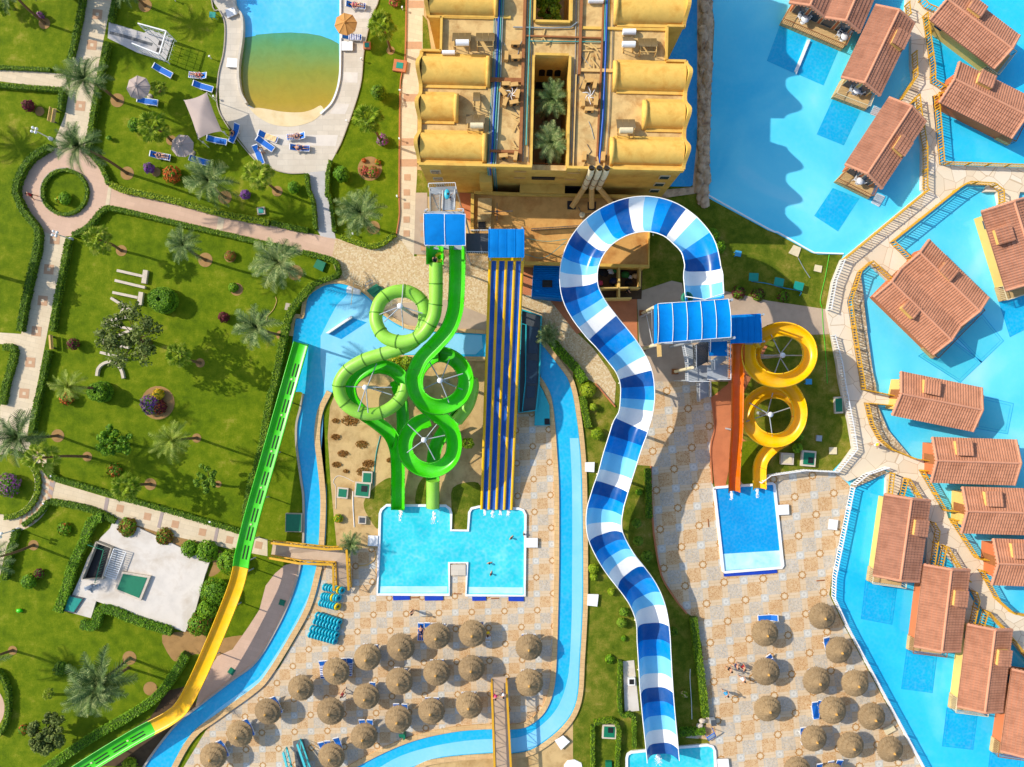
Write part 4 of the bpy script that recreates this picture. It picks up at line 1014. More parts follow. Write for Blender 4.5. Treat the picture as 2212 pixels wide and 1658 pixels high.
for x0, lab in ((5122, 'leftmost'), (5188, 'middle'), (5250, 'rightmost')):
 a = B(x0, 1428, ZR + 1.3); b_ = B(x0, 1475, ZR + .6); c = B(x0 - 6, 1478, 4.6)
 d_ = W(T(2, 1, {'leftmost': 520, 'middle': 690, 'rightmost': 880}[lab], {'leftmost': 130, 'middle': 138, 'rightmost': 120}[lab])[0], 3.4)
 r = empty('exhaust_duct', (d_.x, d_.y, 3.4), lab + ' of three fat beige ducts climbing the hotel wall', 'duct', 'exhaust ducts on the hotel wall')
 MB().tube([B(x0, 1462, ZR + .9), B(x0, 1478, ZR - .2), c], .3, 14, caps=False).build('upper_pipe', M['cream_metal'], r)
 MB().tube([c + Vector((0, 0, .05)), d_ - Vector((0, 0, .1))], .28, 14, caps=False).build('lower_pipe', M['acbox'], r)
 e = B(x0, 1460, ZR + .93); MB().tube([e, e + Vector((0, .02, .02))], .26, 14).build('mouth', M['dark'], r)
 mb = MB()
 for t in (.3, .7):
  q = B(x0, 1478, ZR - .2).lerp(c, t); mb.tube([q, q + Vector((0, 0, .08))], .33, 14)
 mb.build('clamp', M['timber'], r)
# ================================================================== service building below the hotel
ZS = 3.2
svc = empty('service_building', W(T(2, 1, 600, 350)[0]) , 'low service building with stained tan roof between hotel and slide towers', 'building')
sp_ = T(1, 1, 1885, 25, 2211, 40) + T(2, 1, 1180, 62, 1172, 640, 0, 605) + T(1, 1, 1905, 470, 1880, 300)
mb = MB().prism(W2(sp_, ZS), 0, ZS, 1, mside=0); mb.build('walls', [M['stucco'], M['rustroof']], svc)
mb = band(MB(), W2(sp_ + sp_[:1], ZS), -.02, .3, ZS - .1, ZS + .4); mb.build('parapet', M['stucco'], svc)
MB().prism(W2(T(1, 1, 1920, 60, 2040, 62, 2030, 320, 1915, 310), ZS), ZS - .01, ZS + .25).build('roof_panel', M['roofdeck'], svc)
MB().prism(W2(T(1, 1, 1920, 268, 1982, 265, 1985, 325, 1922, 328), ZS), ZS + .2, ZS + .32).build('roof_hatch', M['dark'], svc)
mb = MB()
q = [W(p, ZS + .9) for p in T(2, 1, 170, 320, 600, 292)]
for k in range(34):
 p = q[0].lerp(q[1], k / 33); mb.bar((p.x, p.y, ZS), (p.x, p.y, ZS + .9), .04)
mb.bar(q[0], q[1], .06); mb.bar(q[0] - Vector((0, 0, .8)), q[1] - Vector((0, 0, .8)), .05)
tag(mb.build('roof_railing', M['darkmetal']), 'thin black railing across the stained service roof', 'railing')
for lab, x, y, rr_ in (('dark round vent with a frame where a fat duct enters roof', 0, 0, 0),):
 mb = MB()
 for x, y in ((515, 118), (690, 125), (872, 110)):
  p = W(T(2, 1, x, y)[0], ZS); mb.box((p.x, p.y, ZS + .05), (.85, .85, .1))
 mb.build('duct_collar', M['dark'], svc)
p = W(T(2, 1, 605, 208)[0], ZS)
r = empty('roof_fan', (p.x, p.y, ZS), 'small round pale fan head on the stained service roof', 'vent')
MB().lathe((p.x, p.y, ZS), [(0, 0), (.12, 0), (.12, .3), (.3, .34), (.3, .42), (0, .5)], 14).build('cap', M['cream_metal'], r)
mb = MB()
for d in ((1, .3), (-.4, 1), (.2, -1)): mb.bar((p.x, p.y, ZS + .3), (p.x + d[0] * .9, p.y + d[1] * .9, ZS + .02), .05)
mb.build('stay', M['darkmetal'], r)
p = W(T(1, 1, 2085, 195)[0], ZS); mb = MB(); mb.bar((p.x - 1.3, p.y, ZS + 1), (p.x + 1.6, p.y + .05, ZS + 1.1), .06); mb.bar((p.x, p.y - .9, ZS + 1), (p.x, p.y + .9, ZS + 1), .05); mb.bar((p.x, p.y, ZS), (p.x, p.y, ZS + 1.1), .08); mb.sphere((p.x, p.y, ZS + 1.15), .14)
tag(mb.build('antenna', M['darkmetal']), 'branched antenna on the service roof by the blue tower', 'antenna')
yard = empty('yard_wall', W(T(2, 1, 920, 760)[0]), 'low yellow walls round the open laundry yards inside the slide loop', 'wall')
mb = MB()
for q in ((720, 835, 925, 832), (928, 655, 928, 912), (1110, 655, 1108, 832), (932, 832, 1112, 830), (795, 925, 1035, 920)):
 a, b_ = [W(p, 1.6).xy for p in T(2, 1, *q)]; band(mb, [a, b_], -.09, .09, 0, 1.6)
mb.build('masonry', M['wall_y'], yard)
tag(struct('pavement', MB().sheet(W2(T(2, 1, 700, 640, 1130, 640, 1120, 930, 720, 930)), .04), M['darksoil']), kind='structure')
heap = [((785, 698), 'dark covered crate in the left yard', 'cl_black', .55), ((755, 790), 'heap of pink laundry in the left yard', 'cl_pnk', .35), ((878, 775), 'blue laundry bag in the left yard', 'cl_navy', .5), ((885, 680), 'green bag beside the yard wall', 'cl_grn', .4), ((868, 830), 'dark sack by the yard corner', 'cl_black', .35), ((975, 720), 'green crate in the right yard', 'cl_grn', .45), ((1010, 790), 'dark sack in the right yard', 'cl_black', .45), ((1065, 730), 'pale carton in the right yard', 'cream_towel', .35), ((850, 690), 'white linen bale in the left yard', 'cl_wht', .4), ((905, 815), 'yellow green bundle at the yard wall', 'cl_yel', .25), ((1020, 740), 'white bundle in the right yard', 'cl_wht', .25)]
for (x, y), lab, m, s in heap:
 p = W(T(2, 1, x, y)[0]); mb = MB(); mb.sphere((p.x, p.y, s * .55 + .04), s, 10, 7, 0, .5, (1, .8, .55), x)
 mb.sphere((p.x + s * .5, p.y - s * .3, s * .4 + .04), s * .6, 9, 6, 0, .5, (1, .9, .6), y)
 tag(mb.build('laundry_bundle', M[m]), lab, 'laundry', 'bundles in the laundry yards')
tag(struct('pavement', MB().sheet(W2(T(1, 1, 1760, 0, 1880, 20, 1870, 300, 1760, 140)), .05), M['terra']), kind='structure')
bx = empty('blue_kiosk', W(T(2, 1, 300, 780)[0]), 'square blue tin roofed kiosk beside the multi lane slide', 'kiosk')
kq = T(2, 1, 192, 640, 440, 638, 440, 915, 185, 890)
MB().prism([Vector(p) for p in offs(W2(kq + kq[:1], 2.7), .18)[:4]], 0, 2.62).build('walls', M['bluetin'], bx)
mb = MB(); c0 = [W(p, 2.7) for p in kq]; n = 16
for k in range(n):
 a0, a1 = c0[0].lerp(c0[3], k / n), c0[0].lerp(c0[3], (k + 1) / n); b0, b1 = c0[1].lerp(c0[2], k / n), c0[1].lerp(c0[2], (k + 1) / n)
 mm, mn = (a0 + a1) / 2, (b0 + b1) / 2
 mb.add([a0, b0, mn + Vector((0, 0, .09)), mm + Vector((0, 0, .09)), a1, b1], [(3, 2, 1, 0), (4, 5, 2, 3)], 0)
mb.build('roof', M['bluetin'], bx)
MB().prism(W2(T(2, 1, 264, 765, 350, 765, 350, 828, 264, 826), 2.86), 2.6, 2.86).build('roof_opening', M['dark'], bx)
# ================================================================== slide towers
def legs(root, pts, z1, r=.1, m='metal', z0=0):
 for p in pts: MB().tube([(p[0], p[1], z0), (p[0], p[1], z1)], r, 10).build('leg', M[m], root)
def canopy(root, corners, z, n, m='bluecanvas', seam='whitemetal', sag=.12, rise=.0, name='roof', along=True):
 """sheet roof of n bays with ribs between the bays; corners: top-left, top-right, bottom-right, bottom-left"""
 c = [W(p, z) for p in corners]
 if not along: c = [c[1], c[2], c[3], c[0]]
 mb = MB(); K = 4; J = 6
 for k in range(n):
  vs = []
  for i in range(K + 1):
   u = (k + i / K) / n; a, b_ = c[0].lerp(c[1], u), c[3].lerp(c[2], u); s_ = math.sin(PI * i / K) * sag
   for j in range(J + 1):
    q = a.lerp(b_, j / J); q.z += rise * math.sin(PI * j / J) - s_ + .02 * pnoise(Vector((q.x * 2, q.y * 2, z))); vs.append(q)
  fs = [(i * (J + 1) + j + 1, i * (J + 1) + j, (i + 1) * (J + 1) + j, (i + 1) * (J + 1) + j + 1) for i in range(K) for j in range(J)]
  mb.add(vs, fs, 0, True)
  mb.add([v - Vector((0, 0, .04)) for v in vs], [f[::-1] for f in fs], 0, True)
 rf = mb.build(name, M[m], root)
 mb = MB()
 for k in range(n + 1):
  a, b_ = c[0].lerp(c[1], k / n), c[3].lerp(c[2], k / n)
  mb.tube([a.lerp(b_, j / 6) + Vector((0, 0, .03 + rise * math.sin(PI * j / 6))) for j in range(7)], .03, 6)
 mb.bar(c[0], c[1], .05); mb.bar(c[3], c[2], .05)
 mb.build('roof_frame', M[seam], root)
 return c
def deck(root, pts, z, th=.2, m='metal', name='platform'):
 return MB().prism(W2(pts, z), z - th, z, 0, bottom=True).build(name, M[m], root)
def handrail(mb, P, h=1.0, pitch=.22, r=.03):
 """baluster rail along a 3-D polyline (list of Vectors at floor level)"""
 q = resample(P, pitch)
 for p in q: mb.bar(p, p + Vector((0, 0, h)), r)
 for a, b_ in zip(P, P[1:]):
  mb.bar(Vector(a) + Vector((0, 0, h)), Vector(b_) + Vector((0, 0, h)), .06)
def flight(root, a, b_, width, n, m='metal'):
 """open stair of n treads from a (low) to b (high)"""
 a, b_ = Vector(a), Vector(b_); d = (b_ - a); t = Vector((d.x, d.y, 0)).normalized(); s_ = Vector((-t.y, t.x, 0)); ang = math.atan2(t.y, t.x)
 mb = MB()
 for k in range(n):
  p = a.lerp(b_, (k + .5) / n); mb.box((p.x, p.y, p.z), (Vector((d.x, d.y)).length / n * .8, width, .05), ang)
 for e in (-1, 1): mb.bar(a + s_ * (e * width / 2), b_ + s_ * (e * width / 2), .06, .22)
 mb.build('stair_flight', M[m], root)
 mb = MB()
 for e in (-1, 1): handrail(mb, [a + s_ * (e * width / 2), b_ + s_ * (e * width / 2)], .95, .3)
 mb.build('stair_rail', M['whitemetal'], root)
ZG = 9.0
tg = empty('slide_tower', W(T(1, 1, 1630, 330)[0], 9) * 1 - Vector((0, 0, 9)), 'grey slide tower under a square blue roof above the green slides', 'tower')
gq = T(1, 1, 1450, 190, 1810, 195, 1812, 465, 1458, 463)
canopy(tg, gq, 11.6, 2, 'bluetin', sag=-.05, rise=.25)
pl_ = T(1, 1, 1470, 170, 1800, 170, 1805, 500, 1480, 500); deck(tg, pl_, ZG)
legs(tg, W2(T(1, 1, 1478, 200, 1800, 200, 1800, 470, 1485, 470), 10), 11.5)
mb = MB(); hp = [W(p, ZG) for p in T(1, 1, 1478, 490, 1475, 178, 1500, 172)]; handrail(mb, hp); mb.build('railing', M['whitemetal'], tg); mb = MB(); hp = [W(p, ZG) for p in T(1, 1, 1745, 172, 1800, 172, 1805, 490)]; handrail(mb, hp); mb.build('railing', M['whitemetal'], tg)
f0 = W(T(1, 1, 1668, 160)[0], ZG); f1 = W(T(1, 1, 1672, 10)[0], 7.2)
flight(tg, f1, f0, 1.15, 9)
deck(tg, T(1, 0, 1500, 1620, 1730, 1610) + T(1, 1, 1738, 15, 1505, 20), 7.2)
flight(tg, W(T(1, 1, 1555, 190)[0], 4.6), W(T(1, 1, 1555, 20)[0], 7.2), 1.0, 14)
legs(tg, W2(T(1, 1, 1510, -10, 1735, -10), 7), 7.2, .07)
mb = MB(); handrail(mb, [W(p, 7.2) for p in T(1, 0, 1500, 1645, 1502, 1612, 1728, 1606, 1738, 1660)]); mb.build('railing', M['whitemetal'], tg)
deck(tg, T(1, 1, 1815, 360, 2010, 360, 2010, 535, 1815, 530), 7.9, .15, 'darkmetal', 'link_platform')
mb = MB(); handrail(mb, [W(p, 7.9) for p in T(1, 1, 1818, 534, 2008, 538)]); mb.build('railing', M['whitemetal'], tg); mb = MB(); handrail(mb, [W(p, 7.9) for p in T(1, 1, 1860, 352, 2008, 352)]); mb.build('railing', M['whitemetal'], tg)
tl = empty('slide_tower', W(T(1, 1, 2160, 450)[0], 8) - Vector((0, 0, 8)), 'slide tower under a smaller blue roof at the multi lane slide', 'tower')
lq = T(1, 1, 2012, 325, 2316, 326, 2316, 567, 2010, 568)
canopy(tl, lq, 10.4, 4, 'bluetin', 'bluecanvas', sag=-.04, rise=.1)
deck(tl, T(1, 1, 2020, 340, 2310, 340, 2310, 600, 2020, 600), 8.0)
legs(tl, W2(T(1, 1, 2025, 340, 2300, 340, 2300, 585, 2025, 585), 9), 10.3)
tr = empty('slide_tower', W(T(2, 1, 1590, 1180)[0], 9) - Vector((0, 0, 9)), 'tall slide tower under the big blue striped canopy with grey stairs', 'tower')
rq = T(2, 1, 1262, 968, 1872, 927, 1893, 1258, 1262, 1308)
canopy(tr, rq, 12.0, 5, 'bluecanvas', sag=.1, rise=.35)
fl = [W(p, z) for p, z in zip(T(2, 1, 1258, 970, 1258, 1306, 1232, 1318, 1232, 985), (12, 12, 10.6, 10.6))]
MB().add(fl + [v + Vector((-.05, 0, 0)) for v in fl], [(0, 1, 2, 3), (7, 6, 5, 4), (0, 3, 7, 4), (1, 0, 4, 5), (2, 1, 5, 6), (3, 2, 6, 7)]).build('side_curtain', M['bluecanvas'], tr)
deck(tr, T(2, 1, 1280, 960, 1870, 930, 1885, 1290, 1280, 1320), 9.0)
legs(tr, W2(T(2, 1, 1300, 985, 1860, 950, 1880, 1270, 1300, 1300, 1590, 970, 1590, 1290), 10.5), 11.9, .13)
for a, b_ in (((1225, 1000), (1130, 1050)), ((1240, 1325), (1125, 1360)), ((1560, 1520), (1410, 1555))):
 p, q = W(T(2, 1, *a)[0], 8.6), W(T(2, 1, *b_)[0], .1)
 MB().tube([p, q], .16, 10).build('raking_strut', M['cream_metal'], tr); MB().box((q.x, q.y, .12), (.7, .6, .25)).build('foot_plate', M['timber'], tr)
mb = MB(); e0, e1 = W(T(2, 1, 1160, 1050)[0], 1.5), W(T(2, 1, 1215, 1320)[0], 7)
mb.bar(e0, e1, .05); mb.bar(W(T(2, 1, 1210, 1030)[0], 7), W(T(2, 1, 1215, 1310)[0], 1.5), .05); mb.build('cross_brace', M['whitemetal'], tr)
deck(tr, T(2, 1, 1700, 1275, 1860, 1270, 1862, 1420, 1705, 1420), 7.6, .15, 'bluetin', 'landing')
deck(tr, T(2, 1, 1690, 1500, 1865, 1495, 1865, 1622, 1690, 1625), 5.4, .15, 'metal', 'landing')
deck(tr, T(2, 1, 1500, 1500, 1690, 1500, 1690, 1640, 1500, 1640), 3.4, .15, 'metal', 'landing')
flight(tr, W(T(2, 1, 1785, 1500)[0], 5.4), W(T(2, 1, 1785, 1415)[0], 7.6), 1.6, 10)
flight(tr, W(T(2, 1, 1632, 1500)[0], 5.0), W(T(2, 1, 1632, 1300)[0], 8.8), 1.5, 18, 'darkmetal')
flight(tr, W(T(2, 1, 1545, 1500)[0], 3.4), W(T(2, 1, 1545, 1400)[0], 5.0), 1.0, 9)
flight(tr, W(T(2, 2, 1650, 130)[0], .2), W(T(2, 1, 1650, 1640)[0], 3.3), 1.25, 12)
for z, q in ((5.4, (1690, 1622, 1865, 1622, 1865, 1450)), (7.6, (1860, 1450, 1862, 1275)), (3.4, (1500, 1480, 1500, 1640, 1690, 1640)), (5.0, (1470, 1330, 1500, 1480))):
 mb = MB(); handrail(mb, [W(p, z) for p in T(2, 1, *q)]); mb.build('railing', M['whitemetal'], tr)
deck(tr, T(2, 1, 1470, 1330, 1560, 1320, 1570, 1490, 1500, 1500), 5.0, .12, 'metal', 'landing')
mb = MB(); a = W(T(2, 1, 1255, 1315)[0], 9); mb.prism(W2(T(2, 1, 1252, 1312, 1290, 1312, 1296, 1425, 1258, 1428), 9.05), 8.95, 9.05); mb.build('gangplank', M['paletimber'], tr)
legs(tr, W2(T(2, 1, 1695, 1618, 1860, 1618, 1505, 1632, 1860, 1440), 5), 5.3, .08)
ty = empty('slide_tower', W(T(2, 1, 2030, 1180)[0], 6) - Vector((0, 0, 6)), 'lower blue roofed landing where the yellow and orange slides begin', 'tower')
yq = T(2, 1, 1886, 1070, 2148, 1056, 2158, 1302, 1890, 1310)
canopy(ty, yq, 9.2, 5, 'bluetin', 'bluecanvas', sag=-.03, rise=.1)
deck(ty, T(2, 1, 1890, 1080, 2150, 1070, 2150, 1320, 1880, 1320), 6.6)
legs(ty, W2(T(2, 1, 1895, 1085, 2140, 1070, 2145, 1300, 1895, 1300), 8), 9.1)
# ================================================================== slides
def arc_z(pts, z0, z1, ease=1.0):
 L = [0]
 for a, b_ in zip(pts, pts[1:]): L.append(L[-1] + math.hypot(b_[0] - a[0], b_[1] - a[1]))
 return [z0 + (z1 - z0) * (l / L[-1]) ** ease for l in L]
def path3(pts, z0, z1, n=6, ease=1.0, smooth=True):
 q = cr([Vector((p[0], p[1], 0)) for p in pts], n) if smooth else [Vector((p[0], p[1], 0)) for p in pts]
 z = arc_z(q, z0, z1, ease)
 return [W(p, zz) for p, zz in zip(q, z)]
def uprof(r, th=.05, n=10, lip=.1, a=1.0, h=0.0, sides=None):
 """open half pipe profile, optionally with taller straight sides"""
 inn = []; out = []
 for k in range(n + 1):
  t = -PI / 2 * a + PI * a * k / n
  inn.append((r * math.sin(t), r - r * math.cos(t)))
  out.append(((r + th) * math.sin(t), r - (r + th) * math.cos(t)))
 top = inn[-1][1]
 if h:
  inn = [(-r, top + h)] + inn + [(r, top + h)]; out = [(-r - th, top + h)] + out + [(r + th, top + h)]
 inn[0], inn[-1] = inn[0], inn[-1]
 o2 = [(out[0][0] - lip, out[0][1]), ] + out + [(out[-1][0] + lip, out[-1][1])]
 o2[0] = (out[0][0] - lip, out[0][1]); o2[-1] = (out[-1][0] + lip, out[-1][1])
 return inn + o2[::-1]
def boxprof(w, h, th=.06, lip=.08):
 return [(-w, h), (-w, .12), (-w * .8, 0), (w * .8, 0), (w, .12), (w, h), (w + lip, h), (w + lip, h - th), (w + th, h - th), (w + th, .06), (w * .82, -th), (-w * .82, -th), (-w - th, .06), (-w - th, h - th), (-w - lip, h - th), (-w - lip, h)]
def joints(root, pts, prof, step=2.3, m='sl_flange'):
 q = resample(pts, step)
 for i in range(1, len(q) - 1):
  d = (q[i + 1] - q[i - 1]).normalized() * .035
  MB().sweep([q[i] - d, q[i] + d], [(a * 1.035, b_ * 1.0 - .012 if b_ < .02 else b_ * 1.02) for a, b_ in prof]).build('joint_flange', M[m], root)
def support(root, c, z, arms, rad, r=.16, lean=None, m='whitemetal', z2=None):
 """steel mast with arms out to the flume"""
 p = Vector(c)
 MB().tube([(p.x, p.y, 0), (p.x, p.y, z)], [r * 1.15, r], 12).build('mast', M['metal'], root)
 MB().lathe((p.x, p.y, z), [(0, .12), (r * 1.7, .1), (r * 1.7, -.05), (0, -.05)], 16).build('mast_cap', M[m], root)
 for k, a in enumerate(arms):
  zz = (z2 if z2 is not None else z) - .15 - .5 * (k % 2)
  e = Vector((p.x + rad * math.cos(a), p.y + rad * math.sin(a), zz - .35))
  MB().tube([(p.x, p.y, z - .3 - .6 * (k % 2)), e], .055, 8).build('arm', M['metal'], root)
s1 = empty('tube_slide', W(T(1, 1, 1245, 1080)[0]), 'lime green enclosed tube slide with two loops ending in an open chute', 'water slide')
ent = path3(T(1, 1, 1556, 470, 1556, 545, 1556, 625), 9.0, 8.6, 4)
MB().sweep(ent, uprof(.72, .05, 10, .06, 1, .25)).build('entry_chute', M['sl_green'], s1)
cA = (1245, 1083); rA = 212
def P11(*xy): return T(1, 1, *xy)
tp = P11(1556, 615, 1556, 760, 1554, 930)
tp += P11(1535, 1080, 1462, 1210, 1370, 1275, 1250, 1298)
tp += P11(1120, 1260, 1050, 1160, 1038, 1060, 1075, 950, 1160, 880, 1275, 858, 1370, 890, 1440, 960, 1460, 1070)
tp += P11(1440, 1180, 1370, 1290, 1260, 1350, 1100, 1400, 940, 1452, 800, 1535, 725, 1640)
tp += T(1, 2, 722, 70, 765, 165, 850, 232, 960, 262, 1080, 250, 1190, 190, 1262, 100, 1290, 10)
i_end = len(tp)
tp3 = path3(tp, 8.7, 3.2, 6)
circ12 = [(.66 * math.cos(2 * PI * k / 14), .66 * math.sin(2 * PI * k / 14)) for k in range(14)]
MB().sweep(tp3, circ12, caps=True).build('tube', M['sl_tube'], s1)
mb = MB()
q = resample(tp3, 2.0)
for i in range(1, len(q) - 1):
 d = (q[i + 1] - q[i - 1]).normalized() * .05
 MB().tube([q[i] - d, q[i] + d], .71, 14).build('flange', M['sl_flange'], s1)
op = T(1, 2, 1290, 20) + P11(1285, 1640, 1215, 1555, 1110, 1515, 1000, 1525, 900, 1575, 835, 1650) + T(1, 2, 822, 60, 850, 150, 930, 245, 1050, 330, 1165, 430, 1222, 560, 1236, 720, 1236, 900, 1236, 1075)
op3 = path3(op, 3.1, .35, 6)
MB().sweep(op3, uprof(.62, .05, 10, .07, 1, .12)).build('open_chute', M['sl_green'], s1)
br_ = path3(T(1, 2, 1215, -30, 1262, 130, 1278, 300, 1272, 420, 1240, 560), 2.2, 1.0, 5)
MB().sweep(br_, uprof(.55, .05, 10, .06, 1, .1)).build('side_chute', M['sl_green'], s1)
c = W(P11(1245, 1010)[0], 8.2); 
def mast_at(root, tc, z, arms, rad):
 p = W(tc, z); support(root, (p.x, p.y, 0), z, arms, rad)
mast_at(s1, P11(1245, 988)[0], 8.4, [-.3, -1.5, 3.5, 1.5, -2.4], 2.2)
mast_at(s1, T(1, 2, 945, 32)[0], 5.2, [0, -.3, -1.5, 3.1, -1.9, 1.2], 2.6)
s2 = empty('spiral_slide', W(T(1, 2, 1550, 250)[0]), 'bright green open slide with two stacked rings beside the lime tube', 'water slide')
gp = P11(1745, 470, 1745, 700, 1738, 900, 1722, 1050, 1665, 1200, 1560, 1325, 1440, 1450, 1385, 1560) + T(1, 2, 1368, -40, 1390, 70, 1465, 160, 1570, 200, 1680, 180, 1770, 115, 1815, 10, 1808, -90, 1755, -180, 1660, -240, 1560, -245, 1470, -190, 1400, -90, 1390, 40, 1440, 150, 1530, 235, 1640, 320, 1700, 410, 1718, 530, 1690, 640, 1610, 715, 1510, 742, 1400, 710, 1320, 630, 1296, 530, 1320, 430, 1400, 345, 1500, 308)
gp3 = path3(gp, 8.9, 2.9, 6); MB().sweep(gp3, uprof(.66, .05, 10, .07, 1, .14)).build('open_flume', M['sl_green'], s2); joints(s2, gp3, uprof(.66, .05, 10, .07, 1, .14), 2.6)
ex = T(1, 2, 1835, -60, 1852, 60, 1810, 190, 1720, 310, 1625, 420, 1560, 540, 1538, 680, 1535, 830, 1535, 1060)
ex3 = path3(ex, 3.2, .4, 6)
MB().sweep(ex3[:22], uprof(.6, .05, 10, .06, 1, .1)).build('link_flume', M['sl_green'], s2)
MB().sweep(path3(T(1, 2, 1862, -40, 1872, 40, 1830, 190, 1735, 320), 3.4, 2.6, 5), circ12).build('link_tube', M['sl_tube'], s2)
MB().sweep(ex3[20:], uprof(.6, .05, 10, .06, 1, .1)).build('exit_chute', M['sl_green'], s2)
i0 = [i for i, p in enumerate(ex3) if p.y < W(T(1, 2, 0, 790)[0]).y][0]; i1 = [i for i, p in enumerate(ex3) if p.y < W(T(1, 2, 0, 1015)[0]).y][0]
MB().sweep([p + Vector((0, 0, .6)) for p in ex3[i0:i1 + 1]], [(.7 * math.cos(2 * PI * k / 14), .7 * math.sin(2 * PI * k / 14)) for k in range(14)]).build('exit_tube', M['sl_tube'], s2)
mast_at(s2, P11(1590, 1632)[0], 7.6, [.3, 1.2, 2.1, -2.7, -1.2, -.4], 2.3)
mast_at(s2, T(1, 2, 1452, 486)[0], 5.2, [.2, .9, 2.4, -2.5, -1.1], 2.3)
s3 = empty('lane_slide', W(T(1, 2, 2120, 300)[0]), 'wide straight blue slide with four lanes between yellow dividers', 'water slide')
La, Lb = T(1, 1, 2010, 590, 2316, 590), T(1, 2, 1938, 1085) + T(2, 2, 8, 1090)
NS = 40
def laneP(u, v):
 z = 8.1 * (1 - v) ** 1.35 + .42 + .25 * math.sin(v * 9)*(1 - v)
 a = Vector(La[0]).lerp(Vector(La[1]), u); b_ = Vector(Lb[0]).lerp(Vector(Lb[1]), u)
 p = a.lerp(b_, v)
 return W((p.x, p.y), z)
div = [(0, .085), (.22, .305), (.4575, .5425), (.695, .78), (.915, 1.0)]
lanes = [(.085, .22), (.305, .4575), (.5425, .695), (.78, .915)]
for u0, u1 in lanes:
 mb = MB(); vs = []
 for i in range(NS + 1):
  for t in (0, .25, .5, .75, 1):
   p = laneP(u0 + (u1 - u0) * t, i / NS); p.z -= .1 * math.sin(PI * t); vs.append(p)
 fs = [(i * 5 + j, (i + 1) * 5 + j, (i + 1) * 5 + j + 1, i * 5 + j + 1) for i in range(NS) for j in range(4)]
 mb.add(vs, fs, 0, True); mb.add([v - Vector((0, 0, .12)) for v in vs], [f[::-1] for f in fs], 0, True)
 mb.build('lane', M['sl_blue'], s3)
for u0, u1 in div:
 mb = MB(); vs = []
 for i in range(NS + 1):
  for t, dz in ((0, -.05), (.02, .07), (.5, .1), (.98, .07), (1, -.05)):
   p = laneP(u0 + (u1 - u0) * t, i / NS); p.z += dz; vs.append(p)
 mb.add(vs, [(i * 5 + j, (i + 1) * 5 + j, (i + 1) * 5 + j + 1, i * 5 + j + 1) for i in range(NS) for j in range(4)], 0, True)
 mb.build('divider', M['sl_yellow'], s3)
mb = MB(); mb.box((laneP(.5, 0) + Vector((0, .15, .1))), (3.5, .5, .25)); mb.build('start_bar', M['sl_yellow'], s3)
for v in (.15, .35, .55, .75):
 for u in (.08, .92):
  p = laneP(u, v); MB().tube([(p.x, p.y, 0), (p.x, p.y, p.z - .15)], .09, 8).build('leg', M['metal'], s3)
mb = MB()
for v in [k / 12 for k in range(1, 12)]:
 for u0, u1 in lanes:
  a, b_ = laneP(u0 + .01, v) + Vector((0, 0, -.03)), laneP(u1 - .01, v) + Vector((0, 0, -.03)); a.z -= .04; b_.z -= .04
  mb.bar(a, b_, .03, .02)
mb.build('lane_joint', M['sl_dark'], s3)
s4 = empty('raft_slide', W(T(2, 2, 1000, 300)[0]), 'huge striped raft slide in blue and white panels looping down to a pool', 'water slide')
cl = T(2, 1, 1628, 950, 1614, 750, 1605, 620, 1555, 470, 1415, 325, 1275, 250, 1108, 226, 930, 262, 765, 352, 650, 475, 585, 610, 562, 745, 578, 890, 640, 1020, 735, 1150, 830, 1258, 925, 1375, 1005, 1490, 1052, 1610) + \
     T(2, 2, 1064, 90, 1045, 260, 990, 400, 925, 600, 870, 790, 815, 960, 780, 1110, 785, 1260, 835, 1385, 915, 1520, 1010, 1640) + T(2, 3, 1100, 110, 1160, 240, 1190, 370, 1202, 560, 1212, 740, 1222, 910, 1240, 1120, 1258, 1300, 1276, 1480, 1281, 1545)
whites = T(2, 1, 1612, 745, 1432, 322, 1072, 232, 700, 400, 562, 770, 720, 1140, 1035, 1535) + T(2, 2, 1030, 285, 862, 815, 788, 1250, 965, 1590) + T(2, 3, 1185, 350, 1222, 910, 1268, 1400)
cq = cr([Vector((p[0], p[1], 0)) for p in cl], 12)
Ls = [0]
for a, b_ in zip(cq, cq[1:]): Ls.append(Ls[-1] + (b_ - a).length)
def at_len(s_):
 s_ = max(0, min(Ls[-1], s_))
 for i in range(len(Ls) - 1):
  if Ls[i + 1] >= s_:
   t = (s_ - Ls[i]) / max(1e-6, Ls[i + 1] - Ls[i]); return cq[i].lerp(cq[i + 1], t)
 return cq[-1]
wl = []
for w in whites:
 k = min(range(len(cq)), key=lambda i: (cq[i].x - w[0]) ** 2 + (cq[i].y - w[1]) ** 2); wl.append(Ls[k])
bounds = []; names = []
step0 = (wl[1] - wl[0]) / 4
for j, nm in enumerate(('mid', 'light')): bounds.append((wl[0] - step0 * (2.5 - j), wl[0] - step0 * (1.5 - j))); names.append(nm)
for a, b_ in zip(wl, wl[1:]):
 st = (b_ - a) / 4
 for j, nm in enumerate(('white', 'dark', 'mid', 'light')): bounds.append((a + st * (j - .5), a + st * (j + .5))); names.append(nm)
st = (wl[-1] - wl[-2]) / 4; bounds.append((wl[-1] - st * .5, wl[-1] + st * .45)); names.append('white'); bounds.append((wl[-1] + st * .45, Ls[-1])); names.append('dark')
for i in range(len(bounds) - 1): bounds[i] = (bounds[i][0], bounds[i + 1][0])
def raft_z(s_): t = s_ / Ls[-1]; return .5 + 8.2 * (1 - t) ** 1.05
def raft_w(s_): t = s_ / Ls[-1]; return 1.78 - .12 * t
def curv(s_):
 a, b_, c = at_len(s_ - 90), at_len(s_), at_len(s_ + 90)
 u, v = (b_ - a).normalized(), (c - b_).normalized()
 return max(-1, min(1, (u.x * v.y - u.y * v.x)))
colm = {'white': 'sl_white', 'dark': 'sl_dark', 'mid': 'sl_mid', 'light': 'sl_light'}
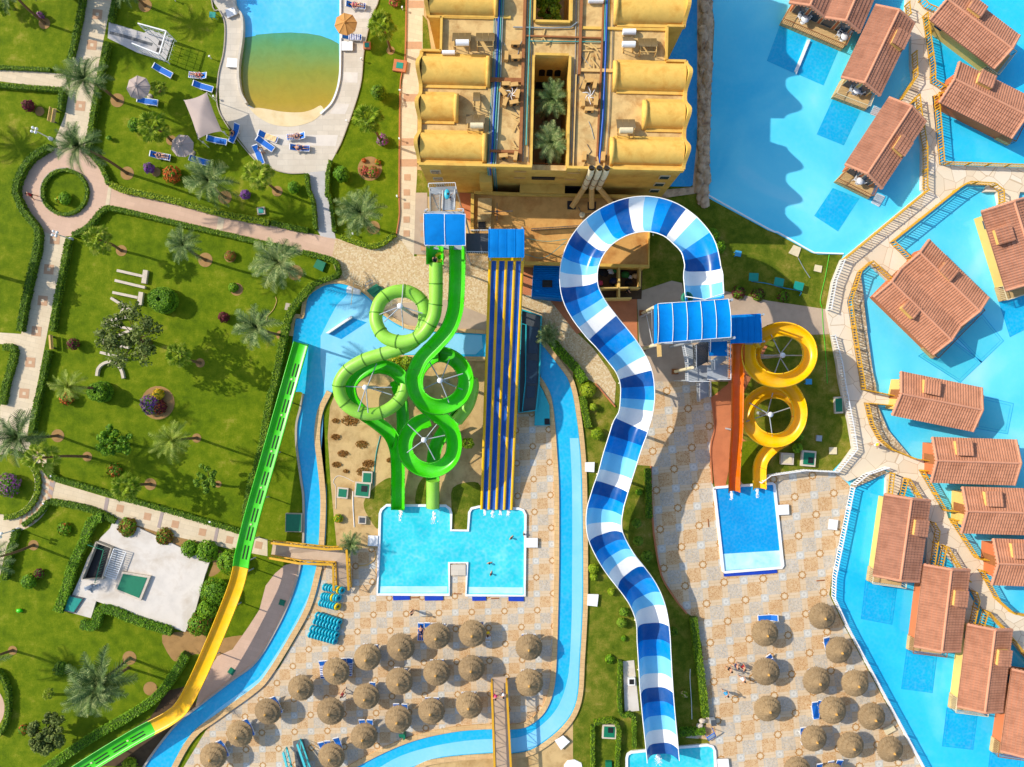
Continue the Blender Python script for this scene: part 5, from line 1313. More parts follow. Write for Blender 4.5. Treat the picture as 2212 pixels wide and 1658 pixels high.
def rprof(w, up=0.0, dpt=1.0, n=18):
 inn = []; out = []
 for k in range(n + 1):
  t = k / n * 2 - 1; t = math.copysign(1 - (1 - abs(t)) ** 1.7, t)
  e = abs(t) ** 4.0
  h = dpt * e * (1 + up * t)
  inn.append((w * t, h)); out.append((w * t * 1.03, h - .07))
 return inn, out
prev_n = 0
for (a, b_), nm in zip(bounds, names):
 n = max(3, int((b_ - a) / 40) + 1); mb = MB(); vs = []
 P = []
 for k in range(n + 1):
  s_ = a + (b_ - a) * k / n; p = at_len(s_); P.append(W(p, raft_z(s_)))
 for k in range(n + 1):
  s_ = a + (b_ - a) * k / n
  p0, p1 = W(at_len(s_ - 20), raft_z(s_)), W(at_len(s_ + 20), raft_z(s_)); d = (p1 - p0); d.z = 0; d.normalize(); x = Vector((d.y, -d.x, 0))
  cv = -curv(s_) * 2.2
  inn, out = rprof(raft_w(s_), max(-.3, min(.3, -cv)), 1.6)
  row = inn + out[::-1]
  for u, h in row: vs.append(P[k] + x * u + Vector((0, 0, h)))
 m_ = len(row)
 fs = [(k * m_ + j, (k + 1) * m_ + j, (k + 1) * m_ + (j + 1) % m_, k * m_ + (j + 1) % m_) for k in range(n) for j in range(m_)]
 mb.add(vs, fs, 0, True); mb.add(vs[:m_], [list(range(m_))]); mb.add(vs[-m_:], [list(range(m_ - 1, -1, -1))])
 o = mb.build('flume_panel', M[colm[nm]], s4)
 o['label'] = {'white': 'white flume panel', 'dark': 'dark blue flume panel', 'mid': 'mid blue flume panel', 'light': 'pale blue flume panel'}[nm]
mb = MB()
for e in (-1, 1):
 pts = []
 for k in range(161):
  s_ = Ls[-1] * k / 160 if k else bounds[0][0]
  s_ = max(s_, bounds[0][0])
  p0, p1 = W(at_len(s_ - 20), raft_z(s_)), W(at_len(s_ + 20), raft_z(s_)); d = p1 - p0; d.z = 0; d.normalize(); x = Vector((d.y, -d.x, 0))
  up = max(-.3, min(.3, curv(s_) * 2.2))
  pts.append(W(at_len(s_), raft_z(s_)) + x * (e * (raft_w(s_) * 1.02)) + Vector((0, 0, 1.6 * (1 + up * e) + .0)))
 q = [pts[0]]
 for p in pts[1:]:
  if (p - q[-1]).length > .12: q.append(p)
 mb.tube(q, .05, 6)
mb.build('rim', M['sl_white'], s4)
for s_ in [Ls[-1] * t for t in (.14, .22, .3, .38, .46, .53, .6, .67, .74, .81, .88)]:
 p = W(at_len(s_), raft_z(s_)); p0, p1 = W(at_len(s_ - 20), 0), W(at_len(s_ + 20), 0); d = p1 - p0; d.normalize(); x = Vector((d.y, -d.x, 0))
 if p.z < 1.2: continue
 MB().tube([(p.x, p.y, 0), (p.x, p.y, p.z - .25)], .17, 10).build('support_post', M['cream_metal'], s4)
 mb = MB()
 for e in (-1, 1): mb.tube([Vector((p.x, p.y, p.z - 1.1 if p.z > 2 else .4)), p + x * (e * 1.65) + Vector((0, 0, .45))], .07, 8)
 mb.build('support_arm', M['cream_metal'], s4)
s5 = empty('spiral_slide', W(O(1675, 830)[0]), 'yellow open slide curling through two rings above the lawn', 'water slide')
yp = O(1636, 735, 1618, 742, 1612, 765, 1618, 792, 1640, 814, 1670, 823, 1703, 818, 1730, 800, 1743, 772, 1738, 742, 1718, 722, 1690, 713, 1660, 718, 1636, 735, 1622, 765, 1630, 795, 1655, 818, 1690, 832, 1712, 855, 1722, 885, 1718, 915, 1700, 940, 1672, 951, 1642, 946, 1618, 926, 1609, 898, 1617, 870, 1640, 851, 1668, 846, 1695, 854, 1714, 876, 1718, 908, 1700, 940, 1668, 962, 1645, 985, 1636, 1010, 1636, 1055)
yp3 = path3(yp, 6.6, .5, 6); MB().sweep(yp3, uprof(.62, .05, 10, .07, 1, .1)).build('flume', M['sl_yellow'], s5); joints(s5, yp3, uprof(.62, .05, 10, .07, 1, .1), 2.4, 'sl_orange')
mast_at(s5, O(1690, 768)[0], 5.6, [0, .9, 2.0, 3.1, -1.9, -1.0], 2.3)
mast_at(s5, O(1664, 896)[0], 3.6, [.3, 1.3, 2.6, -2.8, -1.4], 2.3)
s6 = empty('straight_slide', W(O(1588, 900)[0]), 'straight orange slide dropping to the deep blue pool', 'water slide')
op_ = [W(p, z) for p, z in zip(O(1590, 735, 1590, 760, 1589, 820, 1588, 880, 1587, 930, 1584, 975, 1582, 1020, 1582, 1061), (6.6, 6.5, 5.4, 4.2, 3.0, 1.8, .8, .45))]
MB().sweep(cr(op_, 5), uprof(.52, .05, 10, .07, 1, .14)).build('flume', M['sl_orange'], s6)
for i in (2, 4):
 p = op_[i]; MB().tube([(p.x, p.y, 0), (p.x, p.y, p.z - .1)], .1, 8).build('support_post', M['metal'], s6)
s7 = empty('water_coaster', W(O(520, 1215)[0]), 'long narrow green and yellow water coaster flume along the garden hedge', 'water slide')
def seg(pts, zs): return [W(p, z) for p, z in zip(pts, zs)]
bp = boxprof(.74, .34, .05, .08)
A_ = seg(O(652, 742, 634, 805, 606, 905, 575, 1015, 548, 1110, 527, 1195, 522, 1226), (.9, 1.3, 1.8, 2.2, 2.6, 2.9, 3.0))
B_ = seg(O(522, 1226, 513, 1262, 492, 1318, 462, 1390, 430, 1462, 404, 1512, 388, 1534, 362, 1553, 330, 1570), (3.0, 2.95, 2.8, 2.6, 2.3, 2.0, 1.9, 1.8, 1.8))
C_ = seg(O(330, 1570, 290, 1592, 230, 1628, 170, 1666, 80, 1725), (1.8, 1.9, 2.1, 2.4, 2.8))
A3, B3, C3 = cr(A_, 6), cr(B_, 6), cr(C_, 5)
MB().sweep(A3, bp).build('green_flume', M['sl_green'], s7); MB().sweep(B3, boxprof(.72, .36, .05, .08)).build('yellow_flume', M['sl_yellow'], s7); MB().sweep(C3, bp).build('green_flume', M['sl_green'], s7)
for pth in (A3[4:-3], C3[2:]):
 mb = MB()
 q = resample(pth, 2.0)
 for i in range(len(q) - 1):
  d = q[i + 1] - q[i]; s_ = Vector((d.y, -d.x, 0)).normalized()
  for e in (-.3, .05): 
   a, b_ = q[i] + d * .12 + s_ * e, q[i] + d * .85 + s_ * e
   mb.bar(a + Vector((0, 0, .03)), b_ + Vector((0, 0, .03)), .1, .03)
 mb.build('drain_slots', M['dark'], s7)
 mb = MB()
 for i in range(1, len(q) - 1, 2):
  mb.box((q[i].x, q[i].y, q[i].z + .03), (.2, .16, .03), .4)
 mb.build('jet_plate', M['cream_metal'], s7)
for p in (A3[10:-2:6] + B3[3:-4:9] + C3[4::7]):
 MB().tube([(p.x + .3, p.y - .1, 0), (p.x, p.y, p.z - .05)], .07, 8).build('support_post', M['metal'], s7)
# ================================================================== bungalows on the lagoon
def tiled(mb, e0, e1, r0, r1, pitch=.27, row=.4, amp=.05, m=0):
 """one roof slope of barrel tiles from the eave e0-e1 up to the ridge r0-r1"""
 L = (Vector(e1) - Vector(e0)).length; S = (Vector(r0) - Vector(e0)).length
 nw = max(3, int(L / pitch)); nr = max(3, int(S / row)); K = 4
 nrm = (Vector(e1) - Vector(e0)).cross(Vector(r0) - Vector(e0)).normalized()
 if nrm.z < 0: nrm = -nrm
 vs = []; rows = []
 for j in range(nr):
  rows += [(j / nr, .065), ((j + 1) / nr, 0.0)]
 for v, st in rows:
  a, b_ = Vector(e0).lerp(Vector(r0), v), Vector(e1).lerp(Vector(r1), v)
  for k in range(nw * K + 1):
   u = k / (nw * K)
   vs.append(a.lerp(b_, u) + nrm * (amp * abs(math.sin(PI * k / K)) * 1.1 + st + .008 * pnoise(Vector((u * nw * 1.3, v * nr * 1.1, L)))))
 n = nw * K + 1
 mb.add(vs, [(i * n + k, i * n + k + 1, (i + 1) * n + k + 1, (i + 1) * n + k) for i in range(len(rows) - 1) for k in range(n - 1)], m, False)
EAV = 2.45
def rail_mesh(mb, pts, h=.95, pitch=.16, w=.05):
 q = resample(pts, pitch)
 for p in q: mb.bar(p + Vector((0, 0, .08)), p + Vector((0, 0, h)), w, w * .6)
def bungalow(label, corners, boxes=(), n=1, wall='y', tile='tile', deck_=None, terrace='AB', rise=.8, furniture=True, depth=1.5):
 A, B_, C, D = [W(p, EAV) for p in corners]
 base = (A + B_ + C + D) / 4
 r = empty('bungalow', (base.x, base.y, 0), label, 'bungalow', 'bungalows on the lagoon')
 ax = ((D - A) + (C - B_)).normalized(); wx = Vector((-ax.y, ax.x, 0))
 if wx.dot(B_ - A) < 0: wx = -wx
 Wd = ((B_ - A).dot(wx) + (C - D).dot(wx)) / 2; Ln = ((D - A).dot(ax) + (C - B_).dot(ax)) / 2
 def P(u, v, z): return base + ax * u + wx * v + Vector((0, 0, z - EAV))
 ov, og = .74, .4
 wm = M['wall_' + wall]
 foot = [P(-Ln / 2 + og, -Wd / 2 + ov, 0).xy, P(Ln / 2 - og, -Wd / 2 + ov, 0).xy, P(Ln / 2 - og, Wd / 2 - ov, 0).xy, P(-Ln / 2 + og, Wd / 2 - ov, 0).xy]
 mb = MB().prism(foot, 0, EAV + .05)
 w1 = Wd / n
 for i in range(n):
  c = -Wd / 2 + w1 * (i + .5); hw = w1 / 2 - (ov if n == 1 else ov / 2)
  for s_ in (-1, 1):
   u = s_ * (Ln / 2 - og); hh = rise * hw / (w1 / 2)
   mb.add([P(u, c - hw, EAV + .04), P(u, c + hw, EAV + .04), P(u, c, EAV + hh + .02), P(u - s_ * .12, c - hw, EAV + .04), P(u - s_ * .12, c + hw, EAV + .04), P(u - s_ * .12, c, EAV + hh + .02)],
                   [(0, 1, 2), (5, 4, 3), (0, 3, 4, 1), (1, 4, 5, 2), (2, 5, 3, 0)])
 mb.build('walls', wm, r)
 mr = MB(); mg = MB()
 for i in range(n):
  v0, v1 = -Wd / 2 + w1 * i, -Wd / 2 + w1 * (i + 1); vc = (v0 + v1) / 2
  z0 = EAV; z1 = EAV + rise
  tiled(mr, P(-Ln / 2, v0, z0), P(Ln / 2, v0, z0), P(-Ln / 2, vc, z1), P(Ln / 2, vc, z1))
  tiled(mr, P(Ln / 2, v1, z0), P(-Ln / 2, v1, z0), P(Ln / 2, vc, z1), P(-Ln / 2, vc, z1))
  for v in (v0, v1):
   a = [P(-Ln / 2, v, z0 - .09), P(Ln / 2, v, z0 - .09), P(Ln / 2, vc, z1 - .09), P(-Ln / 2, vc, z1 - .09)]
   mr.add(a, [(0, 1, 2, 3)])
   b_ = [P(-Ln / 2, v, z0 + .01), P(Ln / 2, v, z0 + .01)]; mr.add([a[0], a[1], b_[1], b_[0]], [(0, 1, 2, 3)])
  mg.tube([P(-Ln / 2 - .06, vc, z1 + .03), P(Ln / 2 + .06, vc, z1 + .03)], .13, 8)
  for s_ in (-1, 1):
   for v in (v0, v1):
    mg.tube([P(s_ * Ln / 2, v, z0 + .02), P(s_ * Ln / 2, vc, z1 + .06)], .14, 8)
 for s_ in (-1, 1):
  k = int(Wd / .33)
  for j in range(k):
   v = -Wd / 2 + (j + .5) * Wd / k; t = ((v + Wd / 2) % w1) / w1; z = EAV + rise * (1 - abs(2 * t - 1))
   mg.bar(P(s_ * (Ln / 2 - .05), v, z + .0), P(s_ * (Ln / 2 + .16), v, z - .09), .17, .1)
 mr.build('roof', M[tile], r); mg.build('ridge_tiles', M['ridge'], r)
 for bx_ in boxes:
  p = W(bx_, EAV + rise + .15) - base; u, v = p.dot(ax), p.dot(wx)
  hu, hv = .86, .68
  top = EAV + rise + .32; lo = EAV + .2
  vin = v - hv if v > 0 else v + hv; vout = v + hv if v > 0 else v - hv
  if n == 2: vin, vout = v - hv, v + hv
  mb = MB()
  q = [P(u - hu * .9, vin * 1, lo), P(u + hu * .9, vin, lo), P(u + hu * .9, vout, lo), P(u - hu * .9, vout, lo)]
  t_ = [P(u - hu * .9, vin, top - .05), P(u + hu * .9, vin, top - .05), P(u + hu * .9, vout, top - .32), P(u - hu * .9, vout, top - .32)]
  mb.add(q + t_, [(0, 1, 5, 4), (1, 2, 6, 5), (2, 3, 7, 6), (3, 0, 4, 7), (4, 5, 6, 7)])
  d = mb.build('dormer', M['wall_y'], r)
  mb = MB(); e = 1 if vout > vin else -1
  tiled(mb, P(u - hu, vout + .12 * e, top - .32), P(u + hu, vout + .12 * e, top - .32), P(u - hu, vin - .04 * e, top), P(u + hu, vin - .04 * e, top), row=.38)
  a = [P(u - hu, vout + .12 * e, top - .38), P(u + hu, vout + .12 * e, top - .38), P(u + hu, vin - .04 * e, top - .06), P(u - hu, vin - .04 * e, top - .06)]
  mb.add(a, [(0, 1, 2, 3)])
  mb.build('dormer_roof', M[tile], d)
 s_ = -1 if terrace == 'AB' else 1
 u0 = s_ * (Ln / 2 - og)
 dq = [P(u0 - s_ * .05, -Wd / 2 + ov - .1, 0).xy, P(u0 - s_ * .05, Wd / 2 - ov + .1, 0).xy, P(u0 + s_ * depth, Wd / 2 - ov + .1, 0).xy, P(u0 + s_ * depth, -Wd / 2 + ov - .1, 0).xy]
 if deck_: dq = [P((W(p, .55) - base).dot(ax), (W(p, .55) - base).dot(wx), 0).xy for p in deck_]
 MB().prism(dq, .05, .55).build('terrace', M['wood_deck'], r)
 mb = MB(); 
 dz = Vector((0, 0, .55)); Q = [Vector((p.x, p.y, 0)) + dz for p in dq]
 cxy = base.xy; order = sorted(range(4), key=lambda i: ((Q[i].xy + Q[(i + 1) % 4].xy) / 2 - cxy).length)
 opened = order[0]
 for i in range(4):
  if i == opened: continue
  rail_mesh(mb, [Q[i], Q[(i + 1) % 4]], .9, .2, .035); mb.bar(Q[i] + Vector((0, 0, .9)), Q[(i + 1) % 4] + Vector((0, 0, .9)), .06)
 mb.build('terrace_rail', M['timber' if wall == 'o' else 'cream_metal'], r)
 nwin = 2 * n
 for k in range(nwin):
  v = -Wd / 2 + ov + (Wd - 2 * ov) * (k + .5) / nwin
  ww = (Wd - 2 * ov) / nwin * .82
  def wq(d, h0, h1, w_): return [P(u0 + s_ * d, v - w_ / 2, h0), P(u0 + s_ * d, v + w_ / 2, h0), P(u0 + s_ * d, v + w_ / 2, h1), P(u0 + s_ * d, v - w_ / 2, h1)]
  a, b_ = wq(.05, .6, 2.35, ww), wq(-.03, .6, 2.35, ww)
  f = MB().add(a + b_, [(0, 1, 2, 3), (7, 6, 5, 4), (0, 4, 5, 1), (1, 5, 6, 2), (2, 6, 7, 3), (3, 7, 4, 0)]).build('glass_door', M['cream_metal'], r)
  a, b_ = wq(.08, .68, 2.27, ww - .16), wq(.02, .68, 2.27, ww - .16)
  MB().add(a + b_, [(0, 1, 2, 3), (7, 6, 5, 4), (0, 4, 5, 1), (1, 5, 6, 2), (2, 6, 7, 3), (3, 7, 4, 0)]).build('pane', M['glass'], f)
 v = 0; u1 = -u0
 q = [P(u1 - s_ * .05, -.5, .5), P(u1 - s_ * .05, .5, .5), P(u1 - s_ * .05, .5, 2.5), P(u1 - s_ * .05, -.5, 2.5)]; q2 = [x + ax * (s_ * .1) for x in q]
 MB().add(q + q2, [(0, 1, 2, 3), (7, 6, 5, 4), (0, 4, 5, 1), (1, 5, 6, 2), (2, 6, 7, 3), (3, 7, 4, 0)]).build('door', M['timber'], r)
 for sv in (-1, 1):
  q = [P(-s_ * Ln * .34 - .45, sv * (Wd / 2 - ov + .04), 1.2), P(-s_ * Ln * .34 + .45, sv * (Wd / 2 - ov + .04), 1.2), P(-s_ * Ln * .34 + .45, sv * (Wd / 2 - ov + .04), 2.1), P(-s_ * Ln * .34 - .45, sv * (Wd / 2 - ov + .04), 2.1)]
  q2 = [x - wx * (sv * .1) for x in q]
  MB().add(q + q2, [(0, 1, 2, 3), (7, 6, 5, 4), (0, 4, 5, 1), (1, 5, 6, 2), (2, 6, 7, 3), (3, 7, 4, 0)]).build('side_window', M['glass'], r)
 return r, Q
def chair_proto():
 r = local('terrace_chair', 'c', 'chair', 'white terrace chairs')
 MB().box((0, 0, .4), (.46, .44, .05)).build('seat', M['plastic'], r)
 b = MB()
 for k in range(5): b.bar((-.18 + .09 * k, .2, .42), (-.2 + .1 * k, .3, .88), .05, .03)
 b.bar((-.24, .3, .88), (.24, .3, .88), .07); b.build('backrest', M['plastic'], r)
 for s_ in (-1, 1):
  MB().tube([(s_ * .25, .24, .64), (s_ * .27, -.1, .64), (s_ * .25, -.2, .58)], .03, 6).build('armrest', M['plastic'], r)
  for t in (-1, 1): MB().bar((s_ * .2, t * .18, .4), (s_ * .24, t * .22, 0), .045).build('leg', M['plastic'], r)
 return Proto(r)
def table_proto():
 r = local('terrace_table', 't', 'table', 'white terrace tables')
 MB().lathe((0, 0, 0), [(0, .68), (.42, .68), (.42, .72), (0, .72)], 20).build('tabletop', M['plastic'], r)
 MB().tube([(0, 0, .02), (0, 0, .69)], .04, 8).build('stem', M['plastic'], r)
 MB().lathe((0, 0, 0), [(0, 0), (.26, 0), (.22, .04), (0, .05)], 16).build('foot', M['plastic'], r)
 return Proto(r)
CH, TB = chair_proto(), table_proto()
def furnish(where, pts):
 """two chairs and a table at survey points on a terrace"""
 t = W(pts[0], .55); TB.put(t, 0, 'round white table on the ' + where)
 for k, (p, nm) in enumerate(zip(pts[1:], ('first', 'second'))):
  q = W(p, .55); d = t - q
  CH.put(q, math.atan2(d.y, d.x) + PI / 2, ('white chair left of table, ' if q.x < t.x else 'white chair right of table, ') + where)
BU = [
 ('double roofed tan tiled bungalow with twin terrace at the top of lagoon', T(3, 0, 185, 20, 795, 285, 1075, -378, 465, -643), (), 2, 'o', 'tile', T(3, 0, 190, 62, 715, 285, 645, 428, 112, 200), 'AB'),
 ('long tiled bungalow second from the top beside the canal walkway', T(3, 0, 630, 670, 975, 825, 1265, 210, 930, 45), T(3, 0, 1150, 335), 1, 'y', 'tile', T(3, 0, 638, 690, 905, 812, 850, 948, 562, 838), 'AB'),
 ('long tiled bungalow above the walkway bend with a chair terrace', T(3, 0, 665, 1420, 990, 1630, 1370, 1050, 1040, 850), T(3, 0, 1170, 1255), 1, 'o', 'tile', T(3, 0, 680, 1465, 930, 1600, 880, 1715, 585, 1568), 'AB'),
 ('yellow walled bungalow in the upper right corner of the lagoon', T(3, 0, 1400, 180, 1620, -115, 2170, 310, 1955, 600), T(3, 0, 1815, 70), 1, 'y', 'tile', None, 'CD'),
 ('rust walled bungalow below the upper right corner bungalow', T(3, 0, 1480, 890, 1660, 540, 2280, 850, 2100, 1200), T(3, 0, 1895, 690), 1, 'o', 'tile', None, 'CD'),
 ('wide bungalow with pale yellow side wall at the right edge', T(3, 1, 1840, 165, 2320, 40, 2530, 720, 2050, 845), T(3, 1, 2055, 370), 1, 'y', 'tile', None, 'CD'),
 ('large square bungalow with two parallel ridges set diagonally', T(3, 1, 900, 910, 1410, 420, 1905, 925, 1425, 1400), T(3, 1, 1560, 690, 1245, 1010), 2, 'o', 'tile2', None, 'CD'),
 ('bungalow reached by a short ramp below the diagonal double bungalow', T(3, 2, 1080, 280, 1150, -110, 1845, 40, 1770, 410), T(3, 2, 1425, 35), 1, 'y', 'tile2', None, 'CD'),
 ('bungalow with orange red porch wall right of the walkway fork', T(3, 2, 1415, 855, 1420, 460, 2140, 485, 2130, 875), T(3, 2, 1705, 560), 1, 'o', 'tile2', None, 'CD'),
 ('bungalow with yellow porch wall second down from the walkway fork', T(3, 2, 1680, 1290, 1675, 890, 2390, 910, 2380, 1310), T(3, 2, 1960, 1000), 1, 'y', 'tile2', None, 'CD'),
 ('bungalow with terracotta porch wall third down from the walkway fork', T(3, 2, 1945, 1740, 1940, 1335, 2660, 1365, 2650, 1760), T(3, 2, 2190, 1450), 1, 'o', 'tile2', None, 'CD'),
 ('upright tiled bungalow nearest the white picket fence of the plaza', T(3, 2, 905, 1650, 1310, 1715, 1400, 1010, 1010, 960), T(3, 2, 1325, 1250), 1, 'y', 'tile', None, 'AB'),
 ('upright tiled bungalow with orange wall, second in the lower stepped row', T(3, 2, 1265, 2254, 1660, 2324, 1745, 1612, 1345, 1565), T(3, 3, 1668, 205), 1, 'o', 'tile2', None, 'AB'),
 ('upright tiled bungalow with yellow wall, third in the lower stepped row', T(3, 3, 1640, 1130, 2020, 1180, 2115, 480, 1720, 420), T(3, 3, 2045, 720), 1, 'y', 'tile2', None, 'AB'),
 ('upright tiled bungalow in the lower right corner of the lagoon', T(3, 3, 2010, 1520, 2400, 1570, 2500, 870, 2105, 810), (), 1, 'o', 'tile2', None, 'AB'),
]
for lab, cs, bx_, n, wl_, tl_, dk, te in BU:
 bungalow(lab, cs, bx_, n, wl_, tl_, dk, te)
furnish('left half of the twin terrace', T(3, 0, 300, 195, 268, 160, 322, 182))
furnish('right half of the twin terrace', T(3, 0, 640, 345, 603, 315, 672, 322))
furnish('terrace of the second bungalow from the top', T(3, 0, 745, 805, 708, 790, 785, 812))
furnish('terrace above the walkway bend', T(3, 0, 775, 1580, 750, 1560, 812, 1578))
tag(MB().prism(W2(T(3, 0, 235, 612, 345, 345, 368, 350, 250, 640), .25), 0, .3).build('pool_divider', M['white']), 'white wall dividing the two plunge pools of the twin terrace', 'wall')
tag(MB().prism(W2(T(1, 1, 605, 1222, 825, 1072, 832, 1092, 628, 1228), .3), 0, .45).build('pool_divider', M['white']), 'low white wall standing in the river start pool', 'wall')
mb = MB()
tag(mb.prism(W2(T(1, 1, 785, 830, 800, 810, 900, 850, 895, 888, 780, 872), .6), 0, .6).build('pool_steps', M['white']), 'white step block at the head of the river pool', 'steps')
for k in range(4):
 pass
# ================================================================== railings and fences
def railing(label, pts, m, name='railing', group='yellow walkway railings', z=.5, h=1.0, pitch=.3, w=.075, cat='railing', postevery=2.2):
 P = [W(p, z) for p in pts]
 r = empty(name, P[0], label, cat, group)
 mb = MB(); rail_mesh(mb, P, h - .04, pitch, w); mb.build('baluster_panel', M[m], r)
 mb = MB()
 for a, b_ in zip(P, P[1:]):
  mb.bar(a + Vector((0, 0, h)), b_ + Vector((0, 0, h)), .09, .07); mb.bar(a + Vector((0, 0, .14)), b_ + Vector((0, 0, .14)), .06)
 mb.build('handrail', M[m], r)
 for q in resample(P, postevery): MB().box((q.x, q.y, 0), (.11, .11, h + .1), z0=z).build('post', M[m], r)
Y = 'yellowpaint'
railing('yellow railing right of the top walkway past two bungalow ramps', T(3, 0, 1335, 152, 1400, 600, 1402, 722, 1505, 790), Y)
railing('yellow railing that turns along the lagoon at the walkway crossing', T(3, 0, 1468, 838, 1430, 832, 1480, 1425, 2211, 1450, 2900, 1462), Y)
railing('short yellow railing beside the second bungalow from the top', T(3, 0, 1242, 480, 1252, 690, 1118, 888), Y)
railing('long yellow railing from upper walkway down to the white picket fence', T(3, 0, 1215, 912, 1268, 845, 1285, 990, 1335, 1300, 1335, 1640) + T(3, 1, 1350, 5, 640, 590), Y)
railing('yellow railing round the notch beneath the walkway crossing', T(3, 0, 1600, 1655, 1700, 1592, 1908, 1605) + T(3, 1, 1985, 5, 1990, 105), Y)
railing('yellow railing along the lower side of the diagonal walkway', T(3, 1, 1595, 5, 1050, 440, 1222, 608), Y)
railing('long curving yellow railing beside the gravel bed', T(3, 1, 1040, 768, 870, 610, 775, 695, 690, 950, 740, 1300, 798, 1640) + T(3, 2, 805, 52, 1108, 114), Y)
railing('curving yellow railing from ramp to the walkway fork', T(3, 2, 1085, 190, 830, 166, 875, 350, 945, 480, 1040, 562, 1240, 642, 1416, 668), Y)
railing('yellow railing between the orange porch and the yellow porch', T(3, 2, 1414, 752, 1302, 742, 1500, 1085, 1680, 1098), Y)
railing('yellow railing between the yellow porch and terracotta porch', T(3, 2, 1680, 1165, 1558, 1165, 1780, 1500, 1905, 1512), Y)
railing('yellow railing below the terracotta porch at the right edge', T(3, 2, 1890, 1620, 1812, 1600) + T(3, 3, 1955, 202, 2080, 312, 2211, 335, 2600, 420), Y)
railing('yellow railing left side of the bridge to the fence side bungalow', T(3, 2, 1052, 768, 1030, 965), Y)
railing('yellow railing right side of the bridge to the fence side bungalow', T(3, 2, 1172, 815, 1128, 975), Y)
railing('yellow railing sloping away from the fence side bungalow bridge', T(3, 2, 1184, 815, 1300, 1000, 1340, 1080), Y)
railing('short yellow railing at the bridge to the second stepped bungalow', T(3, 2, 1500, 1392, 1462, 1565), Y)
railing('yellow railing sloping away from the second stepped bungalow bridge', T(3, 2, 1512, 1395, 1640, 1605, 1700, 1690), Y)
railing('dark shaded yellow railing behind the fence side bungalow', T(3, 2, 1398, 1190, 1440, 1260, 1395, 1560), Y)
railing('short yellow railing at the bridge to the third stepped bungalow', T(3, 3, 1852, 298, 1815, 430), Y)
railing('yellow railing sloping away from the third stepped bungalow bridge', T(3, 3, 1866, 300, 2000, 440, 2211, 700, 2400, 930), Y)
railing('shaded railing behind the second stepped bungalow', T(3, 3, 1755, 130, 1780, 200, 1735, 410), Y)
railing('short yellow railing at the top of the canal walkway', T(3, 0, 1180, 60, 1192, 160), Y)
railing('yellow railing at the very top right of the walkway', T(3, 0, 1300, 22, 1345, 78, 1440, 118), Y)
Wp = dict(name='picket_fence', group='white picket fences', cat='fence', h=1.0, pitch=.3, w=.1)
railing('white picket fence along the curved walkway above the tan slab', T(3, 1, 632, 600, 560, 775, 514, 1022), 'whitemetal', **Wp)
railing('white picket fence snaking from tan slab round the yellow slide lawn', T(3, 1, 545, 1245, 608, 1480) + T(3, 2, 635, 0, 700, 330, 738, 560, 575, 755, 300, 742, 0, 785) + T(2, 2, 2130, 845), 'whitemetal', **dict(Wp, z=.3))
railing('short white picket fence round the corner gravel bed', T(3, 2, 1005, 718, 830, 775, 722, 862), 'whitemetal', **dict(Wp, z=.35))
railing('long white picket fence between parasol plaza and blue lagoon', T(3, 2, 712, 890, 555, 1656) + T(3, 3, 548, 180, 665, 430, 945, 950, 1330, 1658, 1500, 2000), 'whitemetal', **dict(Wp, z=.05))
for lab, q in (('pale slatted pool step grille under the third bungalow terrace', T(3, 1, 945, 15, 1010, 45, 960, 128, 895, 95)), ('pale slatted pool step grille beside the second bungalow', T(3, 0, 920, 918, 975, 945, 935, 1005, 885, 985))):
 mb = MB(); P = [W(p, .12) for p in q]
 for k in range(9):
  mb.bar(P[0].lerp(P[1], k / 8), P[3].lerp(P[2], k / 8), .05)
 mb.bar(P[0], P[1], .06); mb.bar(P[3], P[2], .06); tag(mb.build('step_grille', M['whitemetal']), lab, 'grille')
# ================================================================== footbridges
def truss(mb, a, b_, h, n, r=.05, z=0):
 a, b_ = Vector(a), Vector(b_); up = Vector((0, 0, h))
 mb.bar(a, b_, .14); mb.bar(a + up, b_ + up, .22, .14)
 for k in range(n):
  p, q = a.lerp(b_, k / n), a.lerp(b_, (k + 1) / n)
  mb.bar(p, p + up, r); mb.bar(p + (up if k % 2 else Vector()), q + (Vector() if k % 2 else up), r)
 mb.bar(b_, b_ + up, r)
def bridge(label, deckpts, sides, m, z0, n, h=1.1, name='footbridge', dm='greyslab', zs=None):
 P = [W(p, z) for p, z in zip(deckpts, zs or [z0] * len(deckpts))]
 c = sum(P, Vector()) / len(P)
 r = empty(name, (c.x, c.y, 0), label, 'bridge')
 k = len(P)
 MB().add(P + [p - Vector((0, 0, .22)) for p in P], [list(range(k)), list(range(2 * k - 1, k - 1, -1))] + [(i, k + i, k + (i + 1) % k, (i + 1) % k) for i in range(k)]).build('deck', M[dm], r)
 for s_ in sides:
  mb = MB()
  for (p, za), (q, zb) in zip(s_, s_[1:]):
   truss(mb, W(p, za), W(q, zb), h, max(3, int((W(p, za) - W(q, zb)).length / .9)))
  mb.build('side_truss', M[m], r)
 return r
def zp(pts, *z): return [(p, z[i % len(z)]) for i, p in enumerate(pts)]
b1_ = bridge('tan footbridge with yellow truss sides over the left river arm', T(1, 2, 150, 1360, 430, 1395, 700, 1408, 800, 1420, 800, 1545, 690, 1535, 400, 1520, 130, 1490),
       [zp(T(1, 2, 150, 1355, 440, 1388, 640, 1410, 770, 1405), .9, 1.4, 1.4, 1.4), zp(T(1, 2, 135, 1482, 400, 1530, 690, 1540), .9, 1.4, 1.4)], 'yellowpaint', 1.2, 8, zs=(.5, 1.3, 1.4, 1.4, 1.4, 1.4, 1.3, .5))
